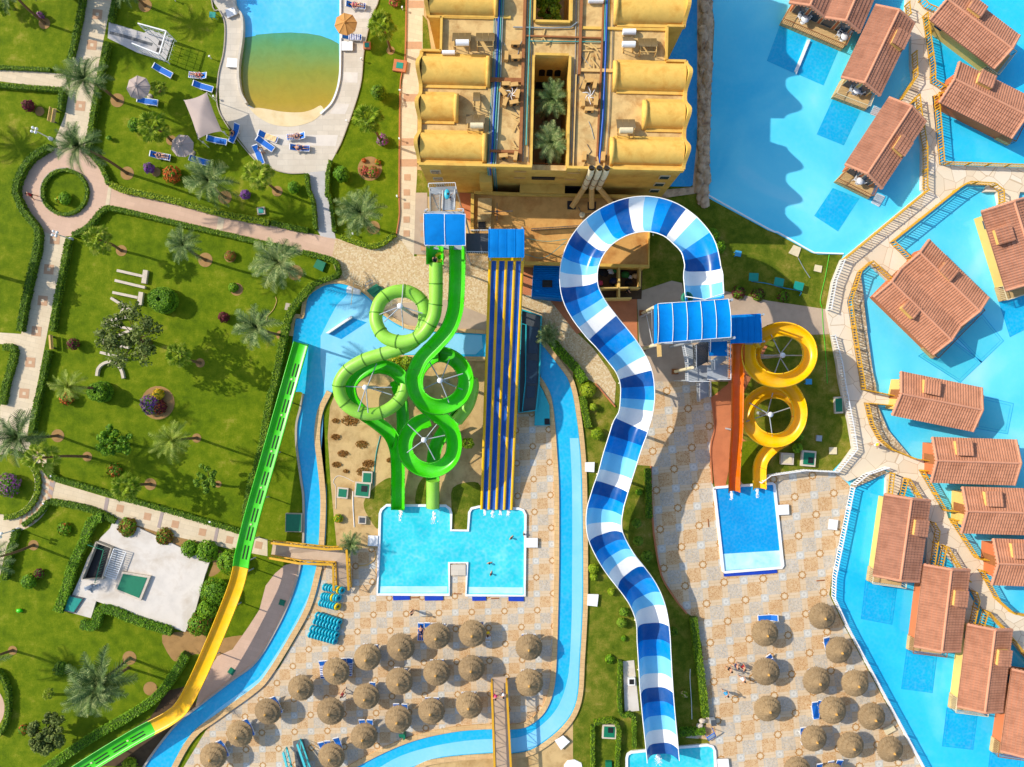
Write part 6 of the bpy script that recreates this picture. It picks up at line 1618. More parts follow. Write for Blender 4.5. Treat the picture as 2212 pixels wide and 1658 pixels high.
f = bridge('tan stair ramp with yellow truss sides dropping from the footbridge', T(1, 2, 695, 1535, 815, 1535) + T(1, 3, 832, 105, 700, 105), [zp(T(1, 2, 690, 1540) + T(1, 3, 695, 110), 1.4, .3), zp(T(1, 2, 805, 1415, 810, 1540) + T(1, 3, 822, 105), 1.4, 1.4, .3)], 'yellowpaint', 1.2, 6, zs=(1.4, 1.4, .25, .25), name='bridge_ramp')
bridge('long tan footbridge with yellow lattice sides over the lower river arm', T(1, 3, 2040, 890, 2170, 880, 2211, 1658, 2220, 1900, 2080, 1900, 2065, 1658), [zp(T(1, 3, 2038, 895, 2066, 1658, 2078, 1900), 1.3, 1.3, 1.3), zp(T(1, 3, 2165, 890, 2205, 1658, 2218, 1900), 1.3, 1.3, 1.3)], 'yellowpaint', 1.3, 12)
b3_ = bridge('teal sided stair bridge at the bottom of the parasol island', T(1, 3, 320, 1440, 400, 1420, 480, 1700, 520, 1900, 380, 1900, 350, 1700), [zp(T(1, 3, 265, 1485, 320, 1700, 370, 1900), .3, 1.2, 1.6), zp(T(1, 3, 385, 1415, 480, 1690, 530, 1900), .3, 1.3, 1.7)], 'teal', .8, 5, zs=(.15, .15, 1.1, 1.5, 1.5, 1.1), dm='darkmetal')
pt = empty('pump_trench', W(T(2, 1, 165, 1300)[0]), 'teal framed glass trench beside the multi lane slide', 'trench')
tq = T(2, 1, 82, 1020, 255, 1075, 235, 1658) + T(2, 2, 210, 230, 60, 250, 62, 0)
MB().prism(W2(tq, .5), 0, .5).build('trench_body', M['darkmetal'], pt)
mb = MB(); band(mb, W2(tq + tq[:1], .7), -.08, .08, .4, .85); band(mb, W2(T(2, 1, 78, 1140, 122, 1150, 118, 1640) + T(2, 2, 90, 240), .7), -.06, .06, .4, .8); mb.build('frame', M['teal'], pt)
for k, q in enumerate((T(2, 1, 150, 1160, 230, 1175, 222, 1400, 140, 1395), T(2, 1, 135, 1455, 225, 1460, 215, 1658, 128, 1658), T(2, 2, 130, 20, 205, 20, 195, 120, 128, 125))): MB().prism(W2(q, .56), .5, .56).build('glass_lid', M['glass'], pt)
tb = empty('teal_basin', W(T(2, 2, 265, 250)[0]), 'wedge shaped teal basin with a dark outlet beside the river', 'basin')
MB().prism(W2(T(2, 2, 240, 10, 270, 60, 325, 190, 330, 360, 195, 362, 200, 240), .4), 0, .4).build('basin_body', M['teal'], tb)
MB().prism(W2(T(2, 2, 282, 302, 326, 302, 328, 355, 282, 355), .43), .4, .43).build('outlet', M['dark'], tb)
# ================================================================== plants
def scatter_band(mb, P, w, h, dens, size, m=0, z0=0.0, taper=.85, rough=.08):
 """leaf faces over the top and sides of a clipped hedge"""
 q = resample(P, .25); L = .25 * (len(q) - 1)
 top = int(L * w * dens); side = int(L * h * dens * .55)
 def frame(s_):
  f = s_ * (len(q) - 1); i = min(int(f), len(q) - 2); t = f - i
  p = q[i].lerp(q[i + 1], t); d = (q[i + 1] - q[i]); d = Vector((d.x, d.y)).normalized() if d.length else Vector((1, 0))
  return p, Vector((-d.y, d.x))
 for _ in range(top):
  p, n = frame(R.random()); a = R.uniform(-1, 1) * w / 2
  bump = .06 * pnoise(Vector((p.x * .8, p.y * .8, a)))
  mb.leaf((p.x + n.x * a, p.y + n.y * a, z0 + h + bump + R.uniform(-.07, .04)), Vector((R.uniform(-.7, .7), R.uniform(-.7, .7), 1)).normalized(), size * R.uniform(.7, 1.3), m)
 for _ in range(side * 2):
  p, n = frame(R.random()); e = R.choice((-1, 1)); z = R.uniform(.05, 1) * h
  a = e * (w / 2 + R.uniform(-.05, .05))
  mb.leaf((p.x + n.x * a, p.y + n.y * a, z0 + z), Vector((n.x * e, n.y * e, R.uniform(-.2, .9))).normalized(), size * R.uniform(.7, 1.3), m)
def hedge(label, pts, w=.7, h=1.0, m='hedge', dens=120, size=.115, smooth=4, core=.82, name='hedge', cat='hedge', group='clipped hedges', taper=True):
 """w in metres; pts survey points seen at the hedge top"""
 w *= .8; h = max(.35, h * .62); P = [W(p, h) for p in pts]
 P = cr(P, smooth) if smooth and len(P) > 2 else P
 q = resample(P, .5)
 mb = MB(); xy = [p.xy for p in q]
 A = []
 band(mb, xy, -w * core / 2, w * core / 2, 0, h * .95, 1)
 scatter_band(mb, [Vector((p.x, p.y, 0)) for p in q], w, h, dens, size)
 o = mb.build(name, [M[m], M['hedgecore']]); o['label'] = label; o['category'] = cat
 if group: o['group'] = group
 return o
HG = [
 ('hedge left of the cream path above the roundabout', T(0, 0, 705, -300, 700, 0, 640, 330, 592, 520), .65, 1.0, 'hedge'),
 ('hedge right of the cream path at the top edge', T(0, 0, 985, -200, 980, 0, 950, 185), .6, 1.0, 'hedge'),
 ('hedge right of the cream path running down to the roundabout', T(0, 0, 920, 360, 860, 640, 800, 960, 755, 1300), .7, 1.1, 'hedge'),
 ('low hedge above the left side path', T(0, 0, -200, 575, 0, 580, 430, 600), .5, .6, 'hedge'),
 ('hedge below the left side path', T(0, 0, -200, 715, 0, 735, 560, 775), .6, .9, 'hedge'),
 ('short upright hedge below the left side path junction', T(0, 0, 530, 790, 510, 945), .65, 1.1, 'hedge'),
 ('long curved hedge round the left of the roundabout', T(0, 0, 420, 1262, 250, 1370, 150, 1530, 122, 1658) + T(0, 1, 135, 40, 185, 150, 270, 265, 318, 340, 308, 490, 250, 740, 195, 1000, 160, 1205), .85, 1.2, 'hedge'),
 ('curved hedge right of the roundabout', T(0, 0, 745, 1305, 855, 1420, 915, 1540, 930, 1590), .6, .9, 'hedge'),
 ('leafy light hedge along the top of the pink path', T(0, 0, 950, 1590, 1060, 1640) + T(0, 1, 1150, 0, 1500, 75, 1900, 185, 2211, 245) + T(1, 1, 110, 268), .8, .9, 'hedgelight'),
 ('low dark hedge end of the pink path below the green hatch', T(1, 1, 130, 265, 300, 305, 450, 335), .7, .7, 'hedge'),
 ('upright hedge left of the grey deck path', T(1, 0, 432, 1500, 450, 1640) + T(1, 1, 490, 80, 512, 320), .5, 1.0, 'hedge'),
 ('hedge on the lower side of the pink path from the roundabout', T(0, 1, 620, 375, 765, 290, 885, 150, 1000, 148, 1400, 242, 2211, 428) + T(1, 1, 150, 462, 325, 500), .65, 1.0, 'hedge'),
 ('hedge bending round the square green hatch lawn', T(1, 1, 400, 520, 640, 582, 692, 620, 705, 715, 600, 755, 480, 805), .65, 1.0, 'hedge'),
 ('tall hedge screening the river pool down to the long flume', T(1, 1, 480, 805, 395, 900, 300, 1025, 250, 1180, 205, 1400, 155, 1658) + T(1, 2, 122, 100, 85, 320, 40, 560, -20, 820), .95, 1.3, 'hedge'),
 ('hedge below the tall river hedge, left of the green flume', T(0, 2, 2175, 780, 2140, 950, 2100, 1200), .8, 1.1, 'hedge'),
 ('hedge right of the cream path under the roundabout lamp', T(0, 1, 585, 410, 540, 640, 480, 950, 442, 1205), .7, 1.1, 'hedge'),
 ('hedge right of the cream path below the bench', T(0, 1, 405, 1370, 350, 1658) + T(0, 2, 310, 160, 262, 430), .7, 1.1, 'hedge'),
 ('hedge block left of the lower cream path', T(0, 1, 20, 1345, 110, 1350, 100, 1460, 45, 1658) + T(0, 2, 10, 180), .9, .9, 'hedge'),
 ('hedge on the upper side of the lower garden path', T(0, 2, 395, 690, 425, 800, 700, 885, 1100, 1002, 1600, 1142, 2100, 1290), .7, 1.0, 'hedge'),
 ('curved hedge at the right of the lower roundabout', T(0, 2, 410, 1015, 340, 1110, 190, 1225), .6, 1.0, 'hedge'),
 ('hedge on the lower side of the lower garden path', T(0, 2, 430, 1020, 700, 1070, 850, 1120, 990, 1195), .8, .9, 'hedge'),
 ('thick hedge along the left of the concrete yard', T(0, 2, 880, 1165, 790, 1180, 700, 1400, 610, 1600) + T(0, 3, 560, 130, 490, 320), 1.25, 1.2, 'bush'),
 ('thick hedge along the bottom of the concrete yard', T(0, 3, 690, 430, 810, 445, 850, 310, 960, 310, 1150, 390, 1480, 495), 1.15, 1.2, 'bush'),
 ('thick long hedge beside the yellow flume at lower left', T(0, 3, 1600, 690, 1500, 860, 1350, 1055, 1100, 1230, 800, 1400, 450, 1640, 250, 1780), 1.2, 1.2, 'bush'),
 ('curved hedge of the pink circle at the lower left edge', T(0, 3, -40, 830, 40, 950, 60, 1120, 40, 1280, -30, 1400), .55, 1.0, 'hedge'),
 ('hedge left of the leaning palm at the left edge', T(0, 2, 130, 1260, 80, 1450, 30, 1700), .75, 1.1, 'hedge'),
 ('hedge right of the grey deck path above the flower bed', T(1, 0, 645, 1385, 620, 1500, 612, 1700), .55, 1.1, 'hedge'),
 ('hedge right of the grey deck path beside the lone palm', T(1, 1, 632, 20, 660, 200, 675, 345), .5, 1.0, 'hedge'),
 ('curved light hedge at the tip of the pool lawn', T(1, 1, 730, 385, 860, 432, 1000, 468, 1100, 440, 1200, 362), .65, .8, 'hedgelight'),
 ('dense hedge strip between river bend and pebble path', T(2, 1, 335, 1280, 440, 1400, 560, 1530, 625, 1640), 1.15, 1.0, 'bush'),
 ('hedge block between river and clipped ball shrubs', T(2, 2, 610, 110, 640, 260, 665, 380), .85, 1.0, 'hedge'),
 ('shaded hedge strip at the plaza edge right of the raft slide', T(2, 2, 1178, 735, 1185, 950, 1190, 1165), .8, 1.0, 'hedge'),
 ('long upright hedge along the plaza right of the raft slide end', T(2, 3, 1575, 370, 1600, 600, 1640, 880, 1680, 1230), .95, 1.1, 'hedge'),
 ('short level hedge just above the raft slide pool', T(2, 3, 1450, 1368, 1670, 1355), .9, 1.0, 'bush'),
 ('hedge framing the white slab left of the raft slide end', T(2, 3, 938, 745, 940, 1200, 1050, 1215, 1062, 1500), .5, 1.0, 'hedge'),
 ('hedge left of the lower green hatch enclosure', T(2, 3, 702, 1310, 700, 1700), .5, 1.0, 'hedge'),
 ('hedge above and right of the lower green hatch enclosure', T(2, 3, 710, 1285, 915, 1290, 908, 1700), .55, 1.0, 'hedge'),
]
for lab, pts, w, h, m in HG: hedge(lab, pts, w, h, m)
ringpts = [(p[0], p[1]) for p in circ(555, 1660, 192, 40)]
hedge('ring of low hedge round the roundabout island', ringpts + ringpts[:1], .45, .5, 'hedge', smooth=0)
rp = circ(40, 4187, 285, 40, -1.5, 1.6)
hedge('ring of low flowering hedge round the lower roundabout island', rp, .7, .45, 'hedgelight', smooth=0)
def bush(name, label, cat, p, r, h, m='bush', n=None, size=.14, group=None, core='hedgecore', rough=.25, mix=None, zoff=0.0, sq=1.0):
 """leafy mound; p survey point seen at mid height; r, h in metres"""
 c = W(p, h * .5); mb = MB()
 n = n or int(260 * (r ** 2) * 2.4 + 90)
 sd = R.uniform(0, 50)
 mb.sphere((c.x, c.y, h * .46 + zoff), 1, 10, 7, 1, .2, (r * .78, r * .78 * sq, h * .44), sd)
 for _ in range(n):
  v = Vector((R.gauss(0, 1), R.gauss(0, 1), abs(R.gauss(0, 1)) * 1.0 - .25)).normalized()
  q = 1 + rough * pnoise(v * 2.4 + Vector((sd, sd, 0))) + R.uniform(-.12, .05)
  pos = Vector((c.x + v.x * r * q, c.y + v.y * r * q * sq, h * .5 + zoff + v.z * h * .5 * q))
  nn = (v + Vector((R.uniform(-.5, .5), R.uniform(-.5, .5), R.uniform(0, .6)))).normalized()
  mi = 0
  if mix and R.random() < mix[1]: mi = 2
  mb.leaf(pos, nn, size * R.uniform(.7, 1.35), mi)
 mats = [M[m], M[core]] + ([M[mix[0]]] if mix else [])
 o = mb.build(name, mats); o['label'] = label; o['category'] = cat
 if group: o['group'] = group
 return o
def disc(p, r, m='soil', z=.03, ry=None, smooth=True):
 pts = [(p[0] + r * (1 + .08 * pnoise(Vector((k, p[0], 0)))) * math.cos(2 * PI * k / 22), p[1] + (ry or r) * math.sin(2 * PI * k / 22)) for k in range(22)]
 struct('soil', MB().sheet(W2(pts), z + R.uniform(0, .004)), M[m])
for lab, x, r_, c_, y in (('upper', 1395, 1.42, 1, 925), ('lower', 865, 1.12, 2, 55)):
 c = W(T(0, c_, x + (20 if lab == 'upper' else 12), y + 15)[0], .5)
 t = empty('topiary', (c.x, c.y, 0), lab + ' two tier clipped topiary drum on the garden lawn', 'topiary', 'clipped topiaries')
 for k, (rr_, z0, z1, dx) in enumerate(((r_, 0, .75, .0), (r_ * .84, .7, 1.7, 0))):
  mb = MB(); mb.lathe((c.x, c.y, 0), [(rr_ * .9, z0), (rr_ * .93, z1 - .15), (rr_ * .8, z1 - .03), (.25, z1 - .06), (.12, z1 - .35), (0, z1 - .4)] if k else [(rr_ * .93, z0), (rr_ * .95, z1 - .06), (0, z1 - .02)], 26, 1)
  for _ in range(int(1500 * rr_ * rr_ * .6)):
   a = R.uniform(0, 2 * PI); q = math.sqrt(R.uniform(.05 if k else .0, 1)) * rr_
   top = R.random() < .6
   if top: mb.leaf((c.x + q * math.cos(a), c.y + q * math.sin(a), z1 + R.uniform(-.06, .04) - (.3 * max(0, 1 - q / .25) if k else 0) - (max(0, q / rr_ - .85) * .8)), (R.uniform(-.6, .6), R.uniform(-.6, .6), 1), .13 * R.uniform(.7, 1.2))
   else: mb.leaf((c.x + rr_ * .98 * math.cos(a), c.y + rr_ * .98 * math.sin(a), R.uniform(z0 + .05, z1)), (math.cos(a), math.sin(a), R.uniform(-.2, .8)), .13 * R.uniform(.7, 1.2))
  mb.build('clipped_tier', [M['bush'], M['hedgecore']], t)
BS = [
 ('shrub', 'egg shaped clipped green shrub on the strip beside the hotel walk', 'shrub', T(1, 0, 1060, 805)[0], .8, 1.9, 'hedge', None),
 ('shrub', 'round green shrub above the lone date palm', 'shrub', T(1, 0, 740, 1508)[0], .82, 1.5, 'bush', None),
 ('shrub', 'round green shrub beside the grey deck path hedge', 'shrub', T(1, 0, 330, 1622)[0], .62, 1.2, 'bush', None),
 ('flower_shrub', 'burgundy shrub on the lawn left of the upper date palm', 'shrub', T(0, 0, 250, 918)[0], .62, 1.3, 'maroon', None),
 ('flower_shrub', 'purple flowering shrub below the striped lounger', 'shrub', T(0, 0, 1290, 1455)[0], .55, 1.1, 'purple', None),
 ('flower_shrub', 'large orange flowering shrub beside the purple one', 'shrub', T(0, 0, 1485, 1510)[0], .92, 1.1, 'orangeflower', ('bush', .3)),
 ('flower_shrub', 'small pink flowering shrub by the top left palm', 'shrub', T(0, 0, 355, 135)[0], .32, .9, 'pinkflower', ('bush', .2)),
 ('flower_shrub', 'pink flowering shrub at the foot of the fan palm', 'shrub', T(1, 0, 1095, 1210)[0], .6, .9, 'pinkflower', ('bush', .3)),
 ('flower_shrub', 'coral red flowers in the round bed, left clump', 'flowers', T(1, 0, 935, 1475)[0], .5, .7, 'redflower', ('bush', .25)),
 ('flower_shrub', 'coral red flowers in the round bed, right clump', 'flowers', T(1, 0, 1010, 1490)[0], .6, .75, 'redflower', ('bush', .25)),
 ('flower_shrub', 'small orange flower tuft at the top of the round bed', 'flowers', T(1, 0, 932, 1388)[0], .2, .4, 'orangeflower', None),
 ('flower_shrub', 'small orange tuft at the right of the round bed', 'flowers', T(1, 0, 1055, 1400)[0], .3, .4, 'orangeflower', ('bush', .5)),
 ('flower_shrub', 'red flower clump at the top edge beside hotel walk', 'flowers', T(1, 0, 1195, 8)[0], .6, .6, 'redflower', ('bush', .3)),
 ('flower_shrub', 'purple flowering shrub near the pink path hedge', 'shrub', T(0, 1, 2118, 25)[0], .5, .9, 'purple', None),
 ('flower_shrub', 'burgundy shrub beside the blue green palm', 'shrub', T(0, 1, 1935, 1085)[0], .55, 1.1, 'maroon', None),
 ('flower_shrub', 'burgundy shrub right of the garden bench', 'shrub', T(0, 1, 635, 1315)[0], .6, 1.3, 'maroon', ('bush', .2)),
 ('flower_shrub', 'red and green shrub under the small light palm', 'shrub', T(0, 2, 580, 125)[0], .75, 1.0, 'orangeflower', ('bush', .45)),
 ('flower_shrub', 'dry looking cactus clump near the right date palms', 'shrub', T(0, 1, 1992, 555)[0], .55, .6, 'weed', ('bush', .25)),
 ('flower_shrub', 'dark green tuft in a bare soil ring', 'shrub', T(0, 1, 2015, 830)[0], .5, .5, 'bush', None),
 ('flower_shrub', 'deep purple flowers on the round soil bed', 'flowers', T(0, 2, 1300, 180)[0], 1.05, 1.0, 'purple', ('bush', .3)),
 ('flower_shrub', 'golden yellow flowers on the round soil bed', 'flowers', T(0, 2, 1370, 92)[0], .6, .8, 'yellowflower', ('bush', .2)),
 ('flower_shrub', 'rusty red flowers on the round soil bed', 'flowers', T(0, 2, 1375, 200)[0], .75, .9, 'maroon', ('orangeflower', .3)),
 ('flower_shrub', 'low brownish shrub between the two slanting palm shadows', 'shrub', T(0, 2, 985, 750)[0], .75, .6, 'bush', ('orangeflower', .3)),
 ('flower_shrub', 'low green yellow shrub left of the concrete yard', 'shrub', T(0, 2, 550, 1255)[0], .72, .6, 'bush', ('orangeflower', .15)),
 ('flower_shrub', 'small burgundy shrub at the left of the thick yard hedge', 'shrub', T(0, 2, 340, 1640)[0], .5, .7, 'maroon', ('bush', .4)),
 ('shrub', 'loose green shrub on the lawn left of the yard hedge', 'shrub', T(0, 3, 250, 55)[0], .75, 1.1, 'bush', None),
 ('shrub', 'light shrub left of the big grey palm', 'shrub', T(0, 3, 530, 810)[0], .8, 1.1, 'hedge', None),
 ('shrub', 'low brown green shrub beside the round tree at lower left', 'shrub', T(0, 3, 205, 1335)[0], .55, .8, 'bush', ('orangeflower', .2)),
 ('shrub', 'grey purple shrub in the lower roundabout island', 'shrub', T(0, 2, 70, 875)[0], 1.25, 1.4, 'bush', ('pinkflower', .35)),
 ('shrub', 'green shrub above the concrete yard corner', 'shrub', T(0, 2, 1640, 1425)[0], .9, 1.0, 'bush', None),
 ('shrub', 'large bushy shrub along the top of the concrete yard', 'shrub', T(0, 2, 1790, 1450)[0], 1.15, 1.2, 'bush', None),
 ('shrub', 'sparse dry shrub at the top corner of the concrete yard', 'shrub', T(0, 2, 1100, 1240)[0], 1.0, .8, 'bush', ('weed', .5)),
 ('shrub', 'sparse brown shrub along the yard edge', 'shrub', T(0, 2, 1420, 1320)[0], .9, .6, 'weed', ('bush', .35)),
 ('shrub', 'big green shrub left of the yellow flume, upper', 'shrub', T(0, 2, 1990, 1540)[0], 1.3, 1.5, 'bush', None),
 ('shrub', 'big green shrub left of the yellow flume, middle', 'shrub', T(0, 3, 1860, 150)[0], 1.5, 1.5, 'bush', None),
 ('shrub', 'big green shrub left of the yellow flume, lower', 'shrub', T(0, 3, 1790, 300)[0], 1.0, 1.3, 'bush', None),
 ('shrub', 'green shrub with bare twigs by the yellow flume', 'shrub', T(0, 3, 1720, 430)[0], 1.2, 1.3, 'bush', ('weed', .12)),
 ('shrub', 'light shrub between the river and the last green flume', 'shrub', T(0, 3, 1120, 1640)[0], .75, 1.0, 'hedgelight', None),
 ('shrub', 'small round light shrub nearest the river coping', 'shrub', T(2, 2, 705, 202)[0], .4, .8, 'hedgelight', None),
 ('shrub', 'larger round light shrub under the small one by the raft slide', 'shrub', T(2, 2, 740, 432)[0], .62, 1.1, 'hedgelight', None),
 ('shrub', 'loose leafy shrub at the upper river bend', 'shrub', T(2, 2, 660, 55)[0], .75, .9, 'hedgelight', None),
 ('shrub', 'light green shrub, upper of three right of the raft slide', 'shrub', T(2, 2, 1078, 1205)[0], .48, .9, 'treelight', None),
 ('shrub', 'light green shrub, middle of three right of the raft slide', 'shrub', T(2, 2, 1090, 1358)[0], .52, .9, 'treelight', None),
 ('shrub', 'light green shrub, lower of three right of the raft slide', 'shrub', T(2, 2, 1165, 1488)[0], .58, 1.0, 'treelight', None),
 ('shrub', 'small shaded round shrub right of the raft slide bend', 'shrub', T(2, 2, 1100, 938)[0], .34, .6, 'bush', None),
 ('shrub', 'light oval shrub left of the raft slide near the white box', 'shrub', T(2, 2, 705, 1600)[0], .52, .9, 'hedgelight', None),
 ('shrub', 'round green shrub left of the lower raft slide, upper', 'shrub', T(2, 3, 970, 318)[0], .48, .9, 'treelight', None),
 ('shrub', 'round green shrub left of the lower raft slide, lower', 'shrub', T(2, 3, 950, 412)[0], .52, .9, 'treelight', None),
 ('shrub', 'small yellow green shrub below the white box at the river', 'shrub', T(2, 3, 858, 145)[0], .36, .7, 'hedgelight', None),
 ('shrub', 'small shrub at the top of the grass strip by the river', 'shrub', T(2, 3, 708, 15)[0], .38, .7, 'hedgelight', None),
 ('shrub', 'flat clipped round shrub in the raft slide shadow', 'shrub', T(2, 3, 1396, 485)[0], .45, .8, 'hedge', None),
 ('shrub', 'dark round shrub, upper of two by the yellow slide', 'shrub', T(3, 2, 265, 452)[0], .5, 1.0, 'bush', None),
 ('shrub', 'dark round shrub, lower of two by the yellow slide', 'shrub', T(3, 2, 257, 555)[0], .5, 1.0, 'bush', None),
 ('shrub', 'golden tuft near the white pipe on the sand', 'shrub', T(1, 2, 712, 1165)[0], .45, .6, 'yellowflower', ('bush', .6)),
 ('shrub', 'yellow green shrub patch between river arm and green rings', 'shrub', T(1, 1, 1215, 1500)[0], .95, .8, 'hedgelight', ('yellowflower', .15)),
 ('shrub', 'shaded shrub at the foot of the green ring', 'shrub', T(1, 1, 1310, 1480)[0], .7, .8, 'hedgelight', None),
 ('shrub', 'leafy shrub beside the right side of the raft loop', 'shrub', T(2, 1, 1730, 380)[0], .75, 1.4, 'bush', None),
 ('shrub', 'shaded shrub right of the raft loop', 'shrub', T(2, 1, 1790, 480)[0], .7, 1.0, 'bush', None),
 ('shrub', 'green shrub at the left side of the fan palm in the pool garden', 'shrub', T(0, 0, 1165, 1085)[0], .72, 1.0, 'bush', None),
 ('shrub', 'low shrubs along the dark soil of the tan slab', 'shrub', T(2, 1, 1960, 870)[0], .7, .5, 'maroon', ('bush', .4)),
 ('shrub', 'low reddish shrubs at the end of the dark soil strip', 'shrub', T(2, 1, 2130, 890)[0], .7, .5, 'maroon', ('bush', .5)),
 ('shrub', 'low shrub beside the green pipes of the right lawn', 'shrub', T(3, 1, 130, 905)[0], .6, .5, 'bush', ('maroon', .3)),
 ('shrub', 'spindly green shrub beside the round lawn post', 'shrub', T(0, 0, 945, 1195)[0], .22, .6, 'bush', None),
 ('shrub', 'dark low shrub in the roundabout island', 'shrub', T(0, 1, 560, 60)[0], .62, .9, 'bush', None),
 ('shrub', 'yellow green shrub in the roundabout island', 'shrub', T(0, 1, 505, 72)[0], .3, .7, 'yellowflower', ('bush', .6)),
 ('shrub', 'small tuft behind the white slab hedge', 'shrub', T(2, 3, 845, 725)[0], .45, .5, 'bush', None),
 ('shrub', 'spiky tuft in the raft slide lawn', 'shrub', T(2, 3, 965, 548)[0], .25, .4, 'bush', None),
 ('shrub', 'spiky cream tuft right of the raft slide end', 'shrub', T(2, 3, 1492, 1030)[0], .35, .5, 'hedgelight', ('cream_towel', .3)),
]
for nm, lab, cat, p, r_, h_, m_, mx in BS: bush(nm, lab, cat, p, r_, h_, m_, mix=mx)
disc(T(1, 0, 985, 1460)[0], 105, 'soil', .02); disc(T(0, 2, 1365, 165)[0], 145, 'soil'); disc(T(0, 1, 2045, 845)[0], 55, 'soil'); disc(T(0, 1, 1990, 560)[0], 52, 'soil')
disc(T(0, 0, 345, 965)[0], 40, 'soil'); disc(T(0, 0, 1350, 1490)[0], 40, 'soil'); disc(T(0, 2, 1885, 868)[0], 30, 'soil'); disc(T(0, 3, 1300, 980)[0], 60, 'soil')
for i, (x, y, s_) in enumerate(((820, 320, 1.0), (915, 525, .7), (755, 605, .6), (975, 690, .7), (930, 760, .8), (700, 700, .5), (690, 460, .5), (1170, 660, .5), (780, 755, .3), (690, 320, .4))):
 mb = MB()
 for _ in range(int(260 * s_)):
  a, q = R.uniform(0, 6.28), R.random() ** .6 * s_
  p = W(T(1, 2, x, y)[0]); mb.leaf((p.x + q * math.cos(a), p.y + q * .6 * math.sin(a), R.uniform(.03, .18)), (R.uniform(-.6, .6), R.uniform(-.6, .6), 1), .11)
 tag(mb.build('weeds', M['weed']), kind='stuff')
def date_crown(seed, n=25, L=1.0, droop=.8):
 rn = random.Random(seed); mb = MB()
 for k in range(n):
  az = k * 2.39996 + rn.uniform(-.2, .2); el0 = math.radians(82 - 86 * (k / n) ** .9 + rn.uniform(-10, 10)); ln = L * rn.uniform(.75, 1.15)
  p = Vector((0, 0, .0)); el = el0; pts = [p.copy()]; S_ = 9
  for s_ in range(S_):
   p = p + Vector((math.cos(az) * math.cos(el), math.sin(az) * math.cos(el), math.sin(el))) * (ln / S_); el -= droop * (.5 + s_ / S_) / S_ * 2.0 * (.6 + .4 * math.cos(el)); pts.append(p.copy())
  tw = rn.uniform(-.35, .35)
  mb.tube(pts, [.016 * L / 1 * (1 - .8 * i / S_) + .003 for i in range(S_ + 1)], 3, 0, False)
  for i in range(2, S_ * 2 + 1):
   f = i / (S_ * 2) * S_; a = min(int(f), S_ - 1); q = pts[a].lerp(pts[a + 1], f - a); d = (pts[a + 1] - pts[a]).normalized()
   side = d.cross(Vector((0, 0, 1))); side = side.normalized() if side.length > .05 else Vector((math.sin(az), -math.cos(az), 0))
   up = side.cross(d).normalized()
   ll = L * .24 * math.sin(PI * min(1, .12 + .86 * i / (S_ * 2))) ** .6 * rn.uniform(.8, 1.15)
   for e in (-1, 1):
    tip = q + (side * e * .78 + d * .62 + up * (.28 + tw * e)).normalized() * ll
    w = d * (.021 * L)
    mb.add([q - w, q + w, tip + w * .2, tip - w * .2], [(0, 1, 2, 3)])
 return mb
def fan_crown(seed, n=20, L=1.0):
 rn = random.Random(seed); mb = MB()
 for k in range(n):
  az = k * 2.39996 + rn.uniform(-.2, .2); el = math.radians(70 - 95 * (k / n) + rn.uniform(-8, 8)); ln = L * rn.uniform(.45, .62)
  d = Vector((math.cos(az) * math.cos(el), math.sin(az) * math.cos(el), math.sin(el)))
  c = d * ln - Vector((0, 0, .1 * ln))
  mb.tube([(0, 0, 0), d * ln * .5 + Vector((0, 0, .03)), c], [.02 * L, .014 * L, .012 * L], 4, 0, False)
  side = d.cross(Vector((0, 0, 1))).normalized(); fd = (d - Vector((0, 0, .35))).normalized(); up = side.cross(fd).normalized()
  K = 15; r_ = L * rn.uniform(.38, .48)
  for j in range(K):
   a = -1.9 + 3.8 * j / (K - 1); b_ = a + .19; a0 = a - .19
   def pt(t, rr, z): return c + (fd * math.cos(t) + side * math.sin(t)) * rr + up * z
   l1 = r_ * (1 - .28 * abs(a) / 1.9) * rn.uniform(.9, 1.05)
   mb.add([c, pt(a0, l1 * .62, -.03 * L), pt(a, l1 * .66, .03 * L), pt(b_, l1 * .62, -.03 * L), pt(a, l1, -.12 * L * rn.random())], [(0, 1, 2), (0, 2, 3), (1, 4, 2), (2, 4, 3)])
 return mb
CROWN = {'date': [], 'fan': [], 'light': []}
for k in range(5):
 for kind, mb_, m_ in (('date', date_crown(10 + k), 'palm'), ('light', date_crown(30 + k, 22, 1, .9), 'palmlight'), ('fan', fan_crown(20 + k), 'fan')):
  me = bpy.data.meshes.new(kind + '_palm_crown'); me.from_pydata([tuple(v) for v in mb_.v], [], mb_.f); me.materials.append(M[m_]); me.update(); CROWN[kind].append(me)
